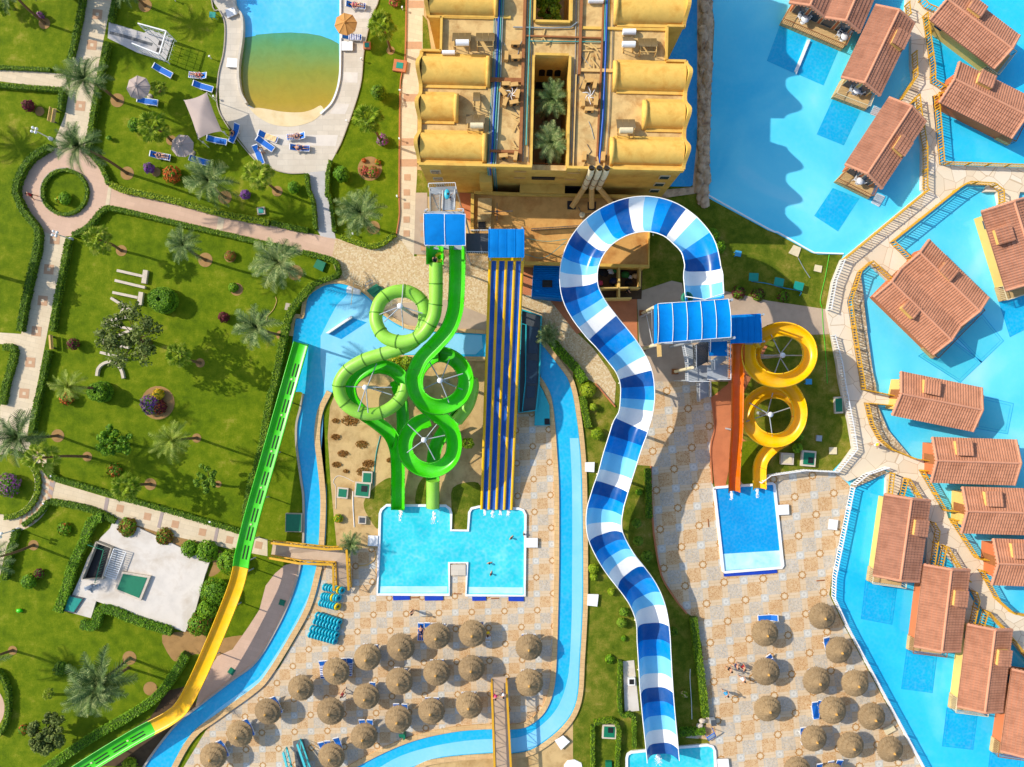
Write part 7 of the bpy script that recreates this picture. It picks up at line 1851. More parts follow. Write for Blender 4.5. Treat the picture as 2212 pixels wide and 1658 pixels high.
def palm(label, kind, base, crown, rad, h=None, bent=0, soil=None, group=None, tr=.15, hmin=1.2):
 b, c = Vector(base), Vector(crown); ctr = Vector((4423, 3316))
 if h is None:
  u = (b - ctr).normalized(); rb, rc = (b - ctr).length, (c - ctr).dot(u)
  h = max(hmin, min(11, HC * (1 - rb / rc)))
 p0, p1 = W(b), W(c, h)
 nm = {'date': 'date_palm', 'light': 'young_palm', 'fan': 'fan_palm'}[kind]
 r = empty(nm, p0, label, 'palm', group or {'date': 'date palms', 'light': 'young light palms', 'fan': 'fan palms'}[kind])
 mb = MB(); mid = p0.lerp(p1, .5) + Vector((R.uniform(-.15, .15), R.uniform(-.15, .15), 0))
 pts = cr([p0, mid, p1 + Vector((0, 0, .05))], 8)
 n = len(pts); mb.tube(pts, [tr * (1.35 if i == 0 else 1.0 - .25 * i / n + (.03 if i % 2 else 0)) for i in range(n)], 10)
 mb.build('trunk', M['bark'], r)
 me = CROWN[kind][R.randrange(5)]
 o = bpy.data.objects.new('crown', me); COL.objects.link(o); o.parent = r
 o.location = p1 - p0; o.rotation_euler = (R.uniform(-.08, .08), R.uniform(-.08, .08), R.uniform(0, 6.28)); o.scale = (rad * R.uniform(.88, 1.1), rad * R.uniform(.88, 1.1), rad)
 if soil: disc(base, soil, 'soil')
 return r
PL = [
 ('date palm at the top left with its crown cut by the frame', 'date', T(0, 0, 385, 205), T(0, 0, 60, -110), 2.4, 50),
 ('date palm beside the top of the cream path, crown above frame', 'date', T(0, 0, 1255, 50), T(0, 0, 1085, -110), 2.2, 58),
 ('date palm leaning over the side path junction', 'date', T(0, 0, 1015, 870), T(0, 0, 735, 685), 2.6, 60),
 ('date palm leaning over the roundabout', 'date', T(0, 0, 1100, 1500), T(0, 0, 685, 1262), 2.8, 58),
 ('date palm with a broad crown below the light umbrellas', 'date', T(0, 1, 1945, 50), T(0, 0, 1800, 1565), 2.8, 58),
 ('small crowned date palm right of the roundabout', 'date', T(0, 1, 1775, 590), T(0, 1, 1585, 462), 2.0, 62),
 ('date palm above the right end of the garden hedge', 'date', T(1, 1, 340, 700), T(1, 1, 195, 610), 2.8, 66),
 ('blue green date palm beside the tall river hedge', 'date', T(1, 1, 215, 1240), T(1, 1, 10, 1170), 2.8, 40),
 ('lone date palm on the strip above the pebble plaza', 'date', T(1, 1, 1015, 310), T(1, 1, 905, 185), 2.6, 58),
 ('date palm leaning left above the lower roundabout', 'date', T(0, 2, 500, 450), T(0, 2, 170, 455), 3.0, 56),
 ('grey green date palm with the right of two trunks at lower left', 'date', T(0, 3, 1120, 715), T(0, 3, 880, 900), 3.4, 60),
 ('grey green date palm with the left of two trunks at lower left', 'date', T(0, 3, 1110, 800), T(0, 3, 830, 985), 3.1, None),
 ('date palm at the left edge beside the white globe lamp', 'date', T(0, 2, 290, 1395), T(0, 2, -70, 1510), 2.4, 45),
 ('date palm trunk at the left edge above the pink circle', 'date', T(0, 3, 110, 650), T(0, 3, -160, 760), 2.4, 40),
 ('date palm in the upper part of the hotel courtyard', 'date', T(2, 0, 290, 1060), T(2, 0, 345, 860), 2.3, None),
 ('date palm in the lower part of the hotel courtyard', 'date', T(2, 0, 300, 1420), T(2, 0, 330, 1235), 2.25, None),
 ('young palm beside the river bend near the pump trench', 'date', T(2, 1, 318, 1270), T(2, 1, 315, 1240), 1.45, None),
 ('thin young palm at the footbridge landing', 'date', T(1, 2, 830, 1370), T(1, 2, 822, 1385), 1.5, None),
 ('date palm whose crown is cut by the left edge', 'date', T(0, 0, -150, 1250), T(0, 0, -260, 1100), 2.5, None),
 ('light green young palm right of the garden path', 'light', T(0, 2, 880, 40), T(0, 2, 600, 22), 1.9, None),
 ('light green palm leaning left on the middle lawn', 'light', T(0, 2, 1700, 470), T(0, 2, 1490, 490), 2.3, 40),
 ('green fan palm with a thin trunk over the lower path', 'fan', T(0, 2, 755, 630), T(0, 2, 350, 640), 1.9, 42),
 ('green fan palm above the lower garden path', 'fan', T(0, 2, 1300, 868), T(0, 2, 1085, 895), 1.7, 52),
 ('tall fan palm beside the garden pool deck', 'fan', T(1, 0, 1165, 440), T(1, 0, 1085, 215), 1.75, 36),
 ('fan palm above the pink flowering shrub', 'fan', T(1, 0, 1085, 1225), T(1, 0, 970, 1030), 1.75, 40),
 ('fan palm among the garden umbrellas', 'fan', T(0, 0, 1480, 1215), T(0, 0, 1325, 1095), 1.85, 44),
 ('fan palm near the curved pool deck corner', 'fan', T(1, 0, 185, 1655), T(1, 0, 20, 1515), 1.75, 46),
 ('fan palm with flowers at its foot near the roundabout', 'fan', T(0, 1, 1050, 510), T(0, 1, 850, 415), 1.75, 48),
 ('fan palm right of the wide shade tree', 'fan', T(0, 1, 1730, 1480), T(0, 1, 1540, 1410), 1.6, 40),
 ('fan palm at the very top left corner', 'fan', T(0, 0, 120, 80), T(0, 0, 20, 20), 1.5, None),
 ('low cycad like palm between umbrella and shade sail', 'fan', T(0, 0, 1385, 790), T(0, 0, 1372, 765), 1.05, None),
 ('tiny spiky palm by the big grey palm', 'fan', T(0, 3, 425, 1030), T(0, 3, 420, 1025), .75, None),
 ('tiny palm in the shade right of the green rings', 'fan', T(1, 2, 1830, 520), T(1, 2, 1830, 515), .8, None),
]
for lab, kd, b_, c_, rad, soil in PL: palm(lab, kd, b_[0], c_[0], rad, soil=soil, h=(8.6 if 'courtyard' in lab else (1.4 if 'tiny' in lab or 'cycad' in lab else (1.5 if 'young palm beside' in lab or 'thin young' in lab else None))))
def tree(label, base, crown, r, h, m='tree', n=42, per=60, size=.2, gaps=.55, name='shade_tree', group='broadleaf trees', spread=(1, 1)):
 p0, p1 = W(base), W(crown, h)
 t = empty(name, p0, label, 'tree', group)
 tk = MB(); mid = p0.lerp(p1, .45); tk.tube(cr([p0, mid + Vector((.1, -.08, 0)), p1 - Vector((0, 0, r * .3))], 5), [.2 * r / 3 + .06 - .006 * i for i in range(11)], 8)
 cl = MB(); cs = []
 for k in range(n):
  v = Vector((R.gauss(0, 1), R.gauss(0, 1), R.gauss(0, .6))); v.normalize(); q = R.random() ** .45
  c = p1 + Vector((v.x * r * q * spread[0], v.y * r * q * spread[1], v.z * r * .55 * q)); cs.append(c)
  if k % 2 == 0: tk.tube(cr([mid.lerp(p1, .4), mid.lerp(c, .6) + Vector((0, 0, .2)), c], 3), [.05, .045, .04, .035, .03, .02, .012], 5)
  cr_ = r * R.uniform(.13, .25)
  for _ in range(per):
   d = Vector((R.gauss(0, 1), R.gauss(0, 1), R.gauss(0, 1))).normalized() * (cr_ * R.random() ** .4)
   cl.leaf(c + d, (d.normalized() * .5 + Vector((R.uniform(-.6, .6), R.uniform(-.6, .6), R.uniform(.1, 1)))).normalized(), size * R.uniform(.6, 1.3))
 tk.build('trunk', M['wood'], t); cl.build('crown', M[m], t)
 return t
tree('wide dark shade tree over the stone letters', T(0, 1, 1300, 1300)[0], T(0, 1, 1120, 1260)[0], 3.1, 5.2, 'tree', 64, 52, .19, spread=(.95, 1.1))
tree('dense green tree on the middle lawn', T(0, 2, 1115, 520)[0], T(0, 2, 995, 495)[0], 1.7, 3.2, 'bush', 40, 70, .17)
tree('small light green tree near the tall river hedge', T(0, 2, 1880, 870)[0], T(0, 2, 1780, 830)[0], 1.35, 2.6, 'treelight', 26, 42, .16, spread=(.8, 1.15))
tree('round olive green tree near the last green flume', T(0, 3, 440, 1340)[0], T(0, 3, 395, 1370)[0], 2.0, 2.6, 'tree', 60, 90, .17)
tree('green tree inside the small upper hotel courtyard', T(2, 0, 290, 340)[0], T(2, 0, 335, 60)[0], 1.7, 7.6, 'hedge', 40, 70, .17, spread=(.75, 1.2))
tree('bushy tree at the upper left frame edge', T(0, 0, 360, -180)[0], T(0, 0, 250, -190)[0], 2.2, 4.0, 'tree', 40, 60, .2)
tree('bushy tree above the top of the cream path hedge', T(0, 0, 600, -120)[0], T(0, 0, 540, -200)[0], 2.0, 3.4, 'bush', 40, 60, .2)
tree('bushy tree beyond the left edge by the long hedge', T(0, 1, -110, 700)[0], T(0, 1, -230, 640)[0], 2.4, 4.0, 'tree', 40, 60, .2)
tree('tree above the garden pool lawn at the top', T(0, 0, 1640, -210)[0], T(0, 0, 1540, -280)[0], 1.8, 3.6, 'bush', 30, 60, .2)
# ================================================================== parasols and loungers
def thatched():
 r = local('thatched_parasol', 'p', 'parasol', 'thatched parasols on the plazas')
 MB().tube([(0, 0, 0), (0, 0, 2.3)], .07, 10).build('pole', M['timber'], r)
 mb = MB(); rn = random.Random(5); n = 44
 def ring(rad, z, jit): return [(rad * (1 + rn.uniform(-jit, jit)) * math.cos(2 * PI * k / n), rad * (1 + rn.uniform(-jit, jit)) * math.sin(2 * PI * k / n), z + rn.uniform(-.02, .02)) for k in range(n)]
 rows = [ring(1.36, 1.58, .018), ring(1.39, 1.68, .012), ring(.98, 1.88, .01), ring(1.06, 2.0, .02), ring(.58, 2.2, .012), ring(.64, 2.25, .02), ring(.26, 2.46, .02), ring(.1, 2.6, .02)]
 vs = [v for r_ in rows for v in r_]
 mb.add(vs, [(i * n + k, i * n + (k + 1) % n, (i + 1) * n + (k + 1) % n, (i + 1) * n + k) for i in range(len(rows) - 1) for k in range(n)], 0, False)
 mb.add(vs[:n], [list(range(n - 1, -1, -1))])
 for _ in range(420):
  a = rn.uniform(0, 6.28); q = rn.choice((1.36, 1.36, 1.06, .66)); z = {1.36: 1.62, 1.06: 1.97, .66: 2.23}[q]; l = rn.uniform(.1, .28)
  p = Vector((q * math.cos(a), q * math.sin(a), z)); d = Vector((math.cos(a + rn.uniform(-.25, .25)), math.sin(a + rn.uniform(-.25, .25)), rn.uniform(-.5, .0)))
  s_ = Vector((-math.sin(a), math.cos(a), 0)) * .014
  mb.add([p - d * l - s_ + Vector((0, 0, .1 * l + .02)), p - d * l + s_ + Vector((0, 0, .1 * l + .02)), p + d * .09 + s_, p + d * .09 - s_], [(0, 1, 2, 3)])
 mb.build('thatch', M['thatch'], r)
 MB().lathe((0, 0, 0), [(.17, 2.5), (.13, 2.6), (.02, 2.82), (0, 2.83)], 12).build('thatch_cap', M['thatchtop'], r)
 return Proto(r)
def lounger(m='seat_blue', name='sun_lounger', back=.5):
 r = local(name, 'l', 'sun lounger', 'blue sun loungers')
 mb = MB()
 for s_ in (-1, 1): mb.bar((s_ * .31, -1.0, .32), (s_ * .31, .42, .32), .06, .08)
 mb.bar((-.31, -1.0, .32), (.31, -1.0, .32), .06, .08); mb.bar((-.31, .42, .32), (.31, .42, .32), .06)
 mb.build('frame', M['plastic'], r)
 MB().box((0, -.29, .36), (.56, 1.36, .03)).build('sling', M[m], r)
 b = MB(); y1, z1 = .42 + .66 * math.cos(back), .36 + .66 * math.sin(back)
 b.add([(-.3, .40, .34), (.3, .40, .34), (.3, y1, z1), (-.3, y1, z1), (-.3, .40, .38), (.3, .40, .38), (.3, y1 - .02, z1 + .04), (-.3, y1 - .02, z1 + .04)], [(3, 2, 1, 0), (4, 5, 6, 7), (0, 1, 5, 4), (1, 2, 6, 5), (2, 3, 7, 6), (3, 0, 4, 7)])
 bk = b.build('backrest', M[m], r)
 h = MB(); h.box((0, y1 + .02, z1 + .02), (.64, .09, .07)); 
 for s_ in (-1, 1): h.bar((s_ * .31, .4, .36), (s_ * .31, y1, z1), .05)
 h.build('back_frame', M['plastic'], bk)
 for sx_ in (-1, 1):
  for y in (-.85, .3): MB().bar((sx_ * .3, y, .32), (sx_ * .32, y, 0), .06).build('leg', M['plastic'], r)
 return Proto(r)
UM, LG = thatched(), lounger()
USED = set()
def put_lounger(head, ang, label, flat=False):
 """head: survey point of the head end; ang: clockwise degrees of the head direction from picture top"""
 a = math.radians(ang); h = W(head, .6)
 d = Vector((math.sin(a), math.cos(a), 0))
 c = h - d * 1.02
 lb = label; k = 2
 o = LG.put((c.x, c.y, 0.02), -a, lb)
 return o, c, a
CLH = []
U = [
 (T(1, 3, 1562, 527), 'parasol left of the topmost pair on the river island', [(1540, 412, 0), (1612, 418, 0)]),
 (T(1, 3, 1870, 510), 'parasol right of the topmost pair on the river island', [(1940, 402, 0)]),
 (T(1, 3, 1250, 625), 'parasol stepping down left of the topmost pair on the island', [(1228, 510, 0)]),
 (T(1, 3, 965, 708), 'parasol between striped towel loungers and the stepping row', [(955, 590, 0), (1030, 600, -6)]),
 (T(1, 3, 690, 838), 'parasol with striped towels on both sides', [(620, 733, -6), (690, 715, 0), (755, 715, -4)]),
 (T(1, 3, 1560, 848), 'middle row parasol below the topmost left parasol', [(1532, 728, 0), (1597, 725, 0)]),
 (T(1, 3, 1862, 810), 'middle row parasol beside the lattice footbridge', [(1850, 695, 0), (1908, 700, 0)]),
 (T(1, 3, 1237, 920), 'middle row parasol at the centre of the island', [(1222, 793, 0), (1285, 803, 0)]),
 (T(1, 3, 385, 980), 'parasol alone above the river bend at left', [(375, 860, 0)]),
 (T(1, 3, 952, 1052), 'parasol right of a standing woman on the island', [(1008, 922, 4)]),
 (T(1, 3, 98, 1185), 'parasol with a tilted lounger at the island left end', [(140, 1052, -22)]),
 (T(1, 3, 643, 1182), 'parasol with no lounger showing, left part of the island', []),
 (T(1, 3, 1513, 1182), 'lower row parasol third from the lattice footbridge', [(1487, 1053, 0), (1557, 1053, 3)]),
 (T(1, 3, 1842, 1125), 'lower row parasol nearest the lattice footbridge', [(1803, 1006, -3), (1873, 1006, 4)]),
 (T(1, 3, 1230, 1245), 'lower row parasol above the green ladder box', [(1212, 1106, 0), (1285, 1110, 4)]),
 (T(1, 3, 935, 1392), 'parasol over the lower river bank', [(915, 1245, -3), (985, 1245, 4)]),
 (T(1, 3, 650, 1570), 'bottom parasol beside the teal stair bridge', [(560, 1440, -12), (617, 1427, -4), (690, 1402, -14)]),
 (T(0, 3, 2068, 1375), 'parasol second from the left end of the island', [(2112, 1246, -22)]),
 (T(0, 3, 1840, 1570), 'parasol at the far left end of the island', [(1885, 1430, -24)]),
 (T(2, 3, 147, 622), 'upper of two parasols between footbridge and right river arm', [(110, 506, -3), (180, 506, 3)]),
 (T(2, 3, 150, 932), 'lower of two parasols between footbridge and right river arm', [(108, 815, -6), (172, 806, 4)]),
 (T(3, 3, 475, 360), 'topmost parasol against the picket fence', [(372, 300, -30)]),
 (T(2, 3, 2190, 505), 'topmost parasol in the left column of the right plaza', []),
 (T(2, 3, 2200, 840), 'second parasol down the left column of the right plaza', []),
 (T(2, 3, 2212, 1157), 'third parasol down the left column of the right plaza', []),
 (T(3, 3, 615, 650), 'second parasol down along the picket fence', [(505, 535, -14)]),
 (T(3, 3, 420, 910), 'parasol in the middle of the right plaza cluster', [(372, 805, -14)]),
 (T(3, 3, 757, 937), 'third parasol down along the picket fence', [(695, 822, -18)]),
 (T(3, 3, 560, 1168), 'parasol with two loungers at its left on right plaza', [(465, 1082, 14)]),
 (T(3, 3, 900, 1225), 'fourth parasol down along the picket fence', []),
 (T(3, 3, 400, 1415), 'parasol below the one with two loungers', [(305, 1312, -8)]),
 (T(3, 3, 720, 1475), 'parasol in the lowest full row of the right plaza', []),
 (T(3, 3, 1060, 1508), 'lowest parasol against the picket fence', []),
 (T(3, 3, 260, 1690), 'parasol cut by the bottom edge, left of two', []),
 (T(3, 3, 560, 1740), 'parasol cut by the bottom edge, right of two', [(545, 1602, -8), (625, 1592, 4), (445, 1625, -10)]),
]
for (p,), lab, lo in U:
 c = W(p, 1.75); UM.put((c.x, c.y, .02), R.uniform(0, 6.28), 'thatched ' + lab, scale=(R.uniform(.96, 1.05), R.uniform(.96, 1.05), R.uniform(.93, 1.06)))
 cc = 1 if RO[3] <= p[1] and CO[1] <= p[0] < CO[2] else (0 if p[0] < CO[1] else (2 if p[0] < CO[3] else 3))
 for k, (x, y, a) in enumerate(lo):
  if cc == 2 and x > 2300: pass
  which = '' if len(lo) == 1 else ('leftmost ' if k == 0 and len(lo) > 2 else 'left ' if k == 0 else 'middle ' if k == 1 and len(lo) > 2 else 'rightmost ' if len(lo) > 2 else 'right ')
  if 'cut by the bottom edge, right' in lab: which = ('middle ', 'rightmost ', 'leftmost ')[k]
  put_lounger(T(cc, 3, x, y)[0], a, which + 'blue lounger under the ' + lab)
LO = [
 (T(1, 3, 1425, 410)[0], 2, 'fully visible blue lounger with a sunbather left of topmost parasols'),
 (T(1, 3, 1482, 408)[0], 2, 'blue lounger with cream towel next to the sunbather'),
 (T(1, 3, 568, 738)[0], -4, 'blue lounger with striped towel at the left of its parasol'),
 (T(1, 3, 812, 714)[0], 5, 'blue lounger with striped towel at the right of its parasol'),
 (T(3, 3, 405, 1092)[0], -8, 'fully visible blue lounger left of the cluster parasol'),
 (T(3, 3, 85, 370)[0], 86, 'blue lounger lying level above the topmost left column parasol'),
 (T(3, 3, 0, 690)[0], -35, 'tilted lounger with striped towel beside the second left column parasol'),
 (T(0, 0, 1330, 570)[0], -62, 'tilted blue lounger below the glass shower pavilion'),
 (T(0, 0, 1785, 655)[0], 96, 'blue lounger with sunbather, upper of the lawn pair'),
 (T(0, 0, 1672, 722)[0], -74, 'empty blue lounger, lower of the lawn pair'),
 (T(0, 0, 1190, 860)[0], -82, 'blue lounger under the edge of the upper beige umbrella'),
 (T(0, 0, 1790, 1195)[0], -80, 'blue lounger below the beige shade sail'),
 (T(0, 0, 2052, 1075)[0], 24, 'blue lounger in the sail shadow on the pool deck'),
 (T(0, 0, 1300, 1330)[0], -80, 'lounger with striped towel and sunbather on the garden lawn'),
 (T(0, 0, 1640, 1365)[0], -75, 'blue lounger peeping out under the lower beige umbrella'),
 (T(1, 0, 25, 1150)[0], -70, 'blue lounger with cream towel on the pool deck'),
 (T(1, 0, 10, 1195)[0], -55, 'blue lounger below the cream towel one on deck'),
 (T(1, 0, 425, 1170)[0], 86, 'lounger with striped towel and sunbather, upper deck pair'),
 (T(1, 0, 295, 1272)[0], -88, 'blue lounger with sunbather, lower deck pair'),
 (T(1, 0, 780, 35)[0], -86, 'lounger with striped towel at the top of the deck'),
 (T(1, 0, 745, 310)[0], -88, 'lounger with striped towel below the brown umbrella'),
 (T(0, 0, 2200, 1260)[0], -20, 'blue lounger at the deck corner with a seated guest'),
]
LP = {}
for h, a, lab in LO: LP[lab] = put_lounger(h, a, lab)
def towel(key, m, label, w=.6, l=1.25):
 o, c, a = LP[key]; d = Vector((math.sin(a), math.cos(a), 0))
 t = MB(); n = 8; vs = []
 for i in range(n + 1):
  for j in range(5): vs.append((-w / 2 + w * j / 4, -l / 2 + l * i / n, .02 + .02 * math.sin(i * 1.7 + j)))
 f = [(i * 5 + j, i * 5 + j + 1, i * 5 + j + 6, i * 5 + j + 5) for i in range(n) for j in range(4)]
 t.add(vs, f); t.add([(x, y, z - .012) for x, y, z in vs], [q[::-1] for q in f])
 ob = t.build('towel', M[m]); q = c - d * .25
 ob.location = (q.x, q.y, .4); ob.rotation_euler = (0, 0, -a)
 tag(ob, label, 'towel', 'towels on the loungers')
towel(LO[1][2], 'cream_towel', 'cream towel on the lounger next to the sunbather'); towel(LO[2][2], 'stripe', 'blue striped towel left of a thatched parasol'); towel(LO[3][2], 'stripe', 'blue striped towel right of a thatched parasol')
towel(LO[6][2], 'stripe', 'blue striped towel beside the second left column parasol'); towel(LO[8][2], 'stripe', 'blue striped towel on the upper lawn pair lounger'); towel(LO[13][2], 'stripe', 'blue striped towel under the garden lawn sunbather')
towel(LO[15][2], 'cream_towel', 'cream striped towel on the pool deck lounger'); towel(LO[17][2], 'stripe', 'blue striped towel on the upper deck pair lounger'); towel(LO[19][2], 'stripe', 'blue striped towel on the top deck lounger'); towel(LO[20][2], 'stripe', 'blue striped towel below the brown umbrella')
def cloth(label, p, rad, m, z=2.35, rot=.2):
 c = W(p, z); r = empty('umbrella', (c.x, c.y, 0), label, 'umbrella', 'cloth umbrellas in the pool garden')
 MB().tube([(c.x, c.y, 0), (c.x, c.y, z + .42)], .035, 8).build('pole', M['whitemetal'], r)
 mb = MB(); n = 8; rows = 5; vs = [(c.x, c.y, z + .4)]
 for i in range(1, rows + 1):
  t = i / rows
  for k in range(n * 4):
   a = rot + 2 * PI * k / (n * 4); ph = (k % 4) / 4
   q = rad * t * (1 - .07 * math.sin(PI * ph)); vs.append((c.x + q * math.cos(a), c.y + q * math.sin(a), z + .4 - .42 * t ** 1.15 - .04 * t * math.sin(PI * ph)))
 m_ = n * 4
 fs = [(0, 1 + k, 1 + (k + 1) % m_) for k in range(m_)] + [(1 + i * m_ + k, 1 + (i + 1) * m_ + k, 1 + (i + 1) * m_ + (k + 1) % m_, 1 + i * m_ + (k + 1) % m_) for i in range(rows - 1) for k in range(m_)]
 mb.add(vs, fs); mb.add([(x, y, zz - .015) for x, y, zz in vs], [f[::-1] for f in fs]); mb.build('canopy', M[m], r)
 rb = MB()
 for k in range(n):
  a = rot + 2 * PI * k / n; rb.tube([(c.x + rad * t * math.cos(a), c.y + rad * t * math.sin(a), z + .415 - .42 * t ** 1.15) for t in (.05, .35, .7, 1)], .014, 5)
 rb.build('ribs', M[m], r)
 MB().lathe((c.x, c.y, z + .4), [(.16, 0), (.13, .06), (.03, .12), (0, .13)], 12).build('finial', M[m], r)
 MB().lathe((c.x, c.y, 0), [(0, .1), (.3, .1), (.32, 0)], 14).build('base', M['curb'], r)
cloth('upper beige octagonal umbrella on the garden lawn', T(0, 0, 1195, 758)[0], 1.26, 'shade', rot=.1)
cloth('lower beige octagonal umbrella dappled by palm shade', T(0, 0, 1575, 1262)[0], 1.22, 'shade', rot=.3)
cloth('brown octagonal umbrella at the pool edge', T(1, 0, 776, 210)[0], 1.2, 'browncloth', rot=.15)
zs = 2.6; q = [W(p, zs) for p in T(0, 0, 1590, 868, 1786, 800, 1916, 1136, 1712, 1202)]; q0 = sum(q, Vector()) / 4
sa = empty('shade_sail', (q0.x, q0.y, 0), 'large beige rectangular shade sail with sagging edges', 'shade sail')
mb = MB(); N = 12; vs = []
for i in range(N + 1):
 for j in range(N + 1):
  u, v = i / N, j / N
  eu = u + .03 * math.sin(PI * v) * (1 - 2 * u); ev = v + .035 * math.sin(PI * u) * (1 - 2 * v)
  p = q[0].lerp(q[1], eu).lerp(q[3].lerp(q[2], eu), ev); p.z += .55 * (1 - max(abs(2 * u - 1), abs(2 * v - 1))) ** .8; vs.append(p)
n = N + 1; fs = [(i * n + j, (i + 1) * n + j, (i + 1) * n + j + 1, i * n + j + 1) for i in range(N) for j in range(N)]
mb.add(vs, fs, 0, True); mb.add([v - Vector((0, 0, .015)) for v in vs], [f[::-1] for f in fs], 0, True); mb.build('cloth', M['shade'], sa)
for p in q: MB().tube([(p.x, p.y, 0), (p.x, p.y, zs)], .035, 8).build('pole', M['whitemetal'], sa)
MB().tube([(q0.x, q0.y, 0), (q0.x, q0.y, zs + .5)], .05, 8).build('centre_pole', M['whitemetal'], sa)
# ================================================================== swim rings stacked by the river
def ring_proto(m, name='swim_ring'):
 r = local(name, 'r', 'swim ring', 'swim rings stacked by the river')
 rot = Matrix.Rotation(math.radians(52), 3, 'Y')
 MB().torus((0, 0, .38), .30, .135, 22, 10, rot=rot).build('ring', M[m], r)
 b = MB()
 for s_ in (-1, 1):
  b.tube([rot @ Vector((.12 * k, s_ * .42, .1 - abs(k) * .02)) + Vector((0, 0, .38)) for k in (-1, 0, 1)], .02, 6)
 b.build('handle', M['plastic'], r)
 return Proto(r)
def double_proto():
 r = local('double_swim_ring', 'r', 'double swim ring', 'double swim rings stacked by the river')
 rot = Matrix.Rotation(math.radians(55), 3, 'Y')
 mb = MB()
 for s_ in (-1, 1): mb.torus((0, s_ * .34, .36), .27, .13, 20, 9, rot=rot)
 mb.build('rings', M['tube_teal'], r)
 b = MB(); b.lathe((0, 0, 0), [(0, 0), (.2, 0), (.2, .05), (0, .06)], 16); b.v = [tuple(rot @ Vector((x, y, z)) + Vector((-.05, -.36, .38))) for x, y, z in b.v]
 b.build('seat', M['tube_blue'], r)
 return Proto(r)
RT, RY, DB = ring_proto('tube_teal'), ring_proto('tube_yellow'), double_proto()
rows = [((600, 103), (745, 132), (5,), 'top'), ((584, 180), (712, 198), (4,), 'second'), ((566, 238), (706, 272), (6,), 'third')]
for a, b_, ys, nm in rows:
 for k in range(7):
  p = W(T(1, 3, a[0] + (b_[0] - a[0]) * k / 6, a[1] + (b_[1] - a[1]) * k / 6)[0], .4); p.z = 0.02
  d = math.atan2(-(b_[1] - a[1]), b_[0] - a[0])
  if k in ys: RY.put(p, d, 'yellow swim ring in the %s row of single rings' % nm)
  else: RT.put(p, d, '%s teal swim ring from left in the %s row of single rings' % (ORD[k], nm))
for (a, b_, n, nm) in (((525, 372), (712, 432), 8, 'upper'), ((480, 487), (690, 545), 9, 'lower')):
 for k in range(n):
  p = W(T(1, 3, a[0] + (b_[0] - a[0]) * k / (n - 1), a[1] + (b_[1] - a[1]) * k / (n - 1))[0], .4); p.z = 0.02
  DB.put(p, math.atan2(-(b_[1] - a[1]), b_[0] - a[0]) , '%s double swim ring from left in the %s row of doubles' % (ORD[k], nm))
for lab, q in (('leftmost blue mat below the twin slide pool', T(1, 3, 1183, 178, 1328, 174, 1332, 210, 1188, 216)), ('second blue mat below the twin slide pool', T(1, 3, 1458, 180, 1616, 178, 1618, 215, 1460, 218)), ('third blue mat below the twin slide pool', T(1, 3, 1868, 180, 1986, 180, 1988, 218, 1870, 220)), ('fourth blue mat below the twin slide pool', T(1, 3, 2182, 184, 2314, 186, 2314, 224, 2182, 222)), ('long blue mat below the deep blue pool', T(2, 2, 1828, 1640, 2215, 1612, 2286, 1604, 2290, 1632, 2215, 1640, 1832, 1664))):
 tag(MB().prism(W2(q), .02, .12).build('foam_mat', M['mat_blue']), lab, 'mat', 'blue mats at the pool ends')
for lab, q in (('brown drain plank between the first two blue mats', T(1, 3, 1338, 190, 1408, 190, 1408, 199, 1338, 199)), ('brown drain plank by the pool notch', T(1, 3, 1710, 156, 1778, 158, 1778, 166, 1710, 165)), ('brown drain plank between third and fourth blue mats', T(1, 3, 2032, 196, 2100, 196, 2100, 205, 2032, 205)), ('dark drain plank left of the deep blue pool', T(2, 2, 1690, 1168, 1698, 1168, 1704, 1238, 1696, 1238)), ('brown drain plank on the plaza by the picket fence', T(3, 3, 420, 44, 490, 38, 490, 48, 420, 54))):
 tag(MB().prism(W2(q), .02, .07).build('drain_plank', M['timber']), lab, 'plank')
# ================================================================== stone letters on the lawn
def letter(ch, label, strokes):
 o = W(strokes[0][1][0]); r = MB(); hgt = .34
 for wd, pts in strokes:
  P = [W(p, hgt).xy for p in pts]
  P = [v.xy for v in cr([Vector((a.x, a.y, 0)) for a in P], 5)] if len(P) > 2 and ch == 'C' else P
  band(r, P, -wd / 2, wd / 2, 0, hgt + .004 * len(r.v) / 16)
 tag(r.build('stone_letter', M['stone']), label, 'letter', 'stone letters lying on the lawn')
letter('T', 'pale stone letter T at the top of the lawn word', [(.28, T(0, 1, 1008, 680, 1228, 730)), (.5, T(0, 1, 1256, 678, 1240, 792))])
letter('I', 'pale stone letter I between the two letters T', [(.28, T(0, 1, 990, 766, 1250, 828))])
letter('T', 'pale stone letter T above the letter A', [(.28, T(0, 1, 970, 870, 1188, 915)), (.48, T(0, 1, 1218, 868, 1202, 978))])
letter('A', 'pale stone letter A at the edge of the shade tree', [(.27, T(0, 1, 955, 918, 1172, 1054)), (.27, T(0, 1, 1112, 1078, 912, 1118)), (.24, T(0, 1, 1064, 998, 1044, 1048))])
letter('N', 'pale stone letter N half hidden under the shade tree', [(.27, T(0, 1, 912, 1138, 1140, 1190)), (.25, T(0, 1, 1120, 1200, 890, 1288)), (.27, T(0, 1, 878, 1302, 1110, 1348))])
letter('I', 'pale stone letter I below the letter N', [(.27, T(0, 1, 862, 1388, 1085, 1446))])
letter('C', 'pale stone letter C closing the lawn word', [(.28, T(0, 1, 832, 1592, 845, 1528, 890, 1485, 950, 1470, 1006, 1492, 1046, 1548, 1062, 1612))])
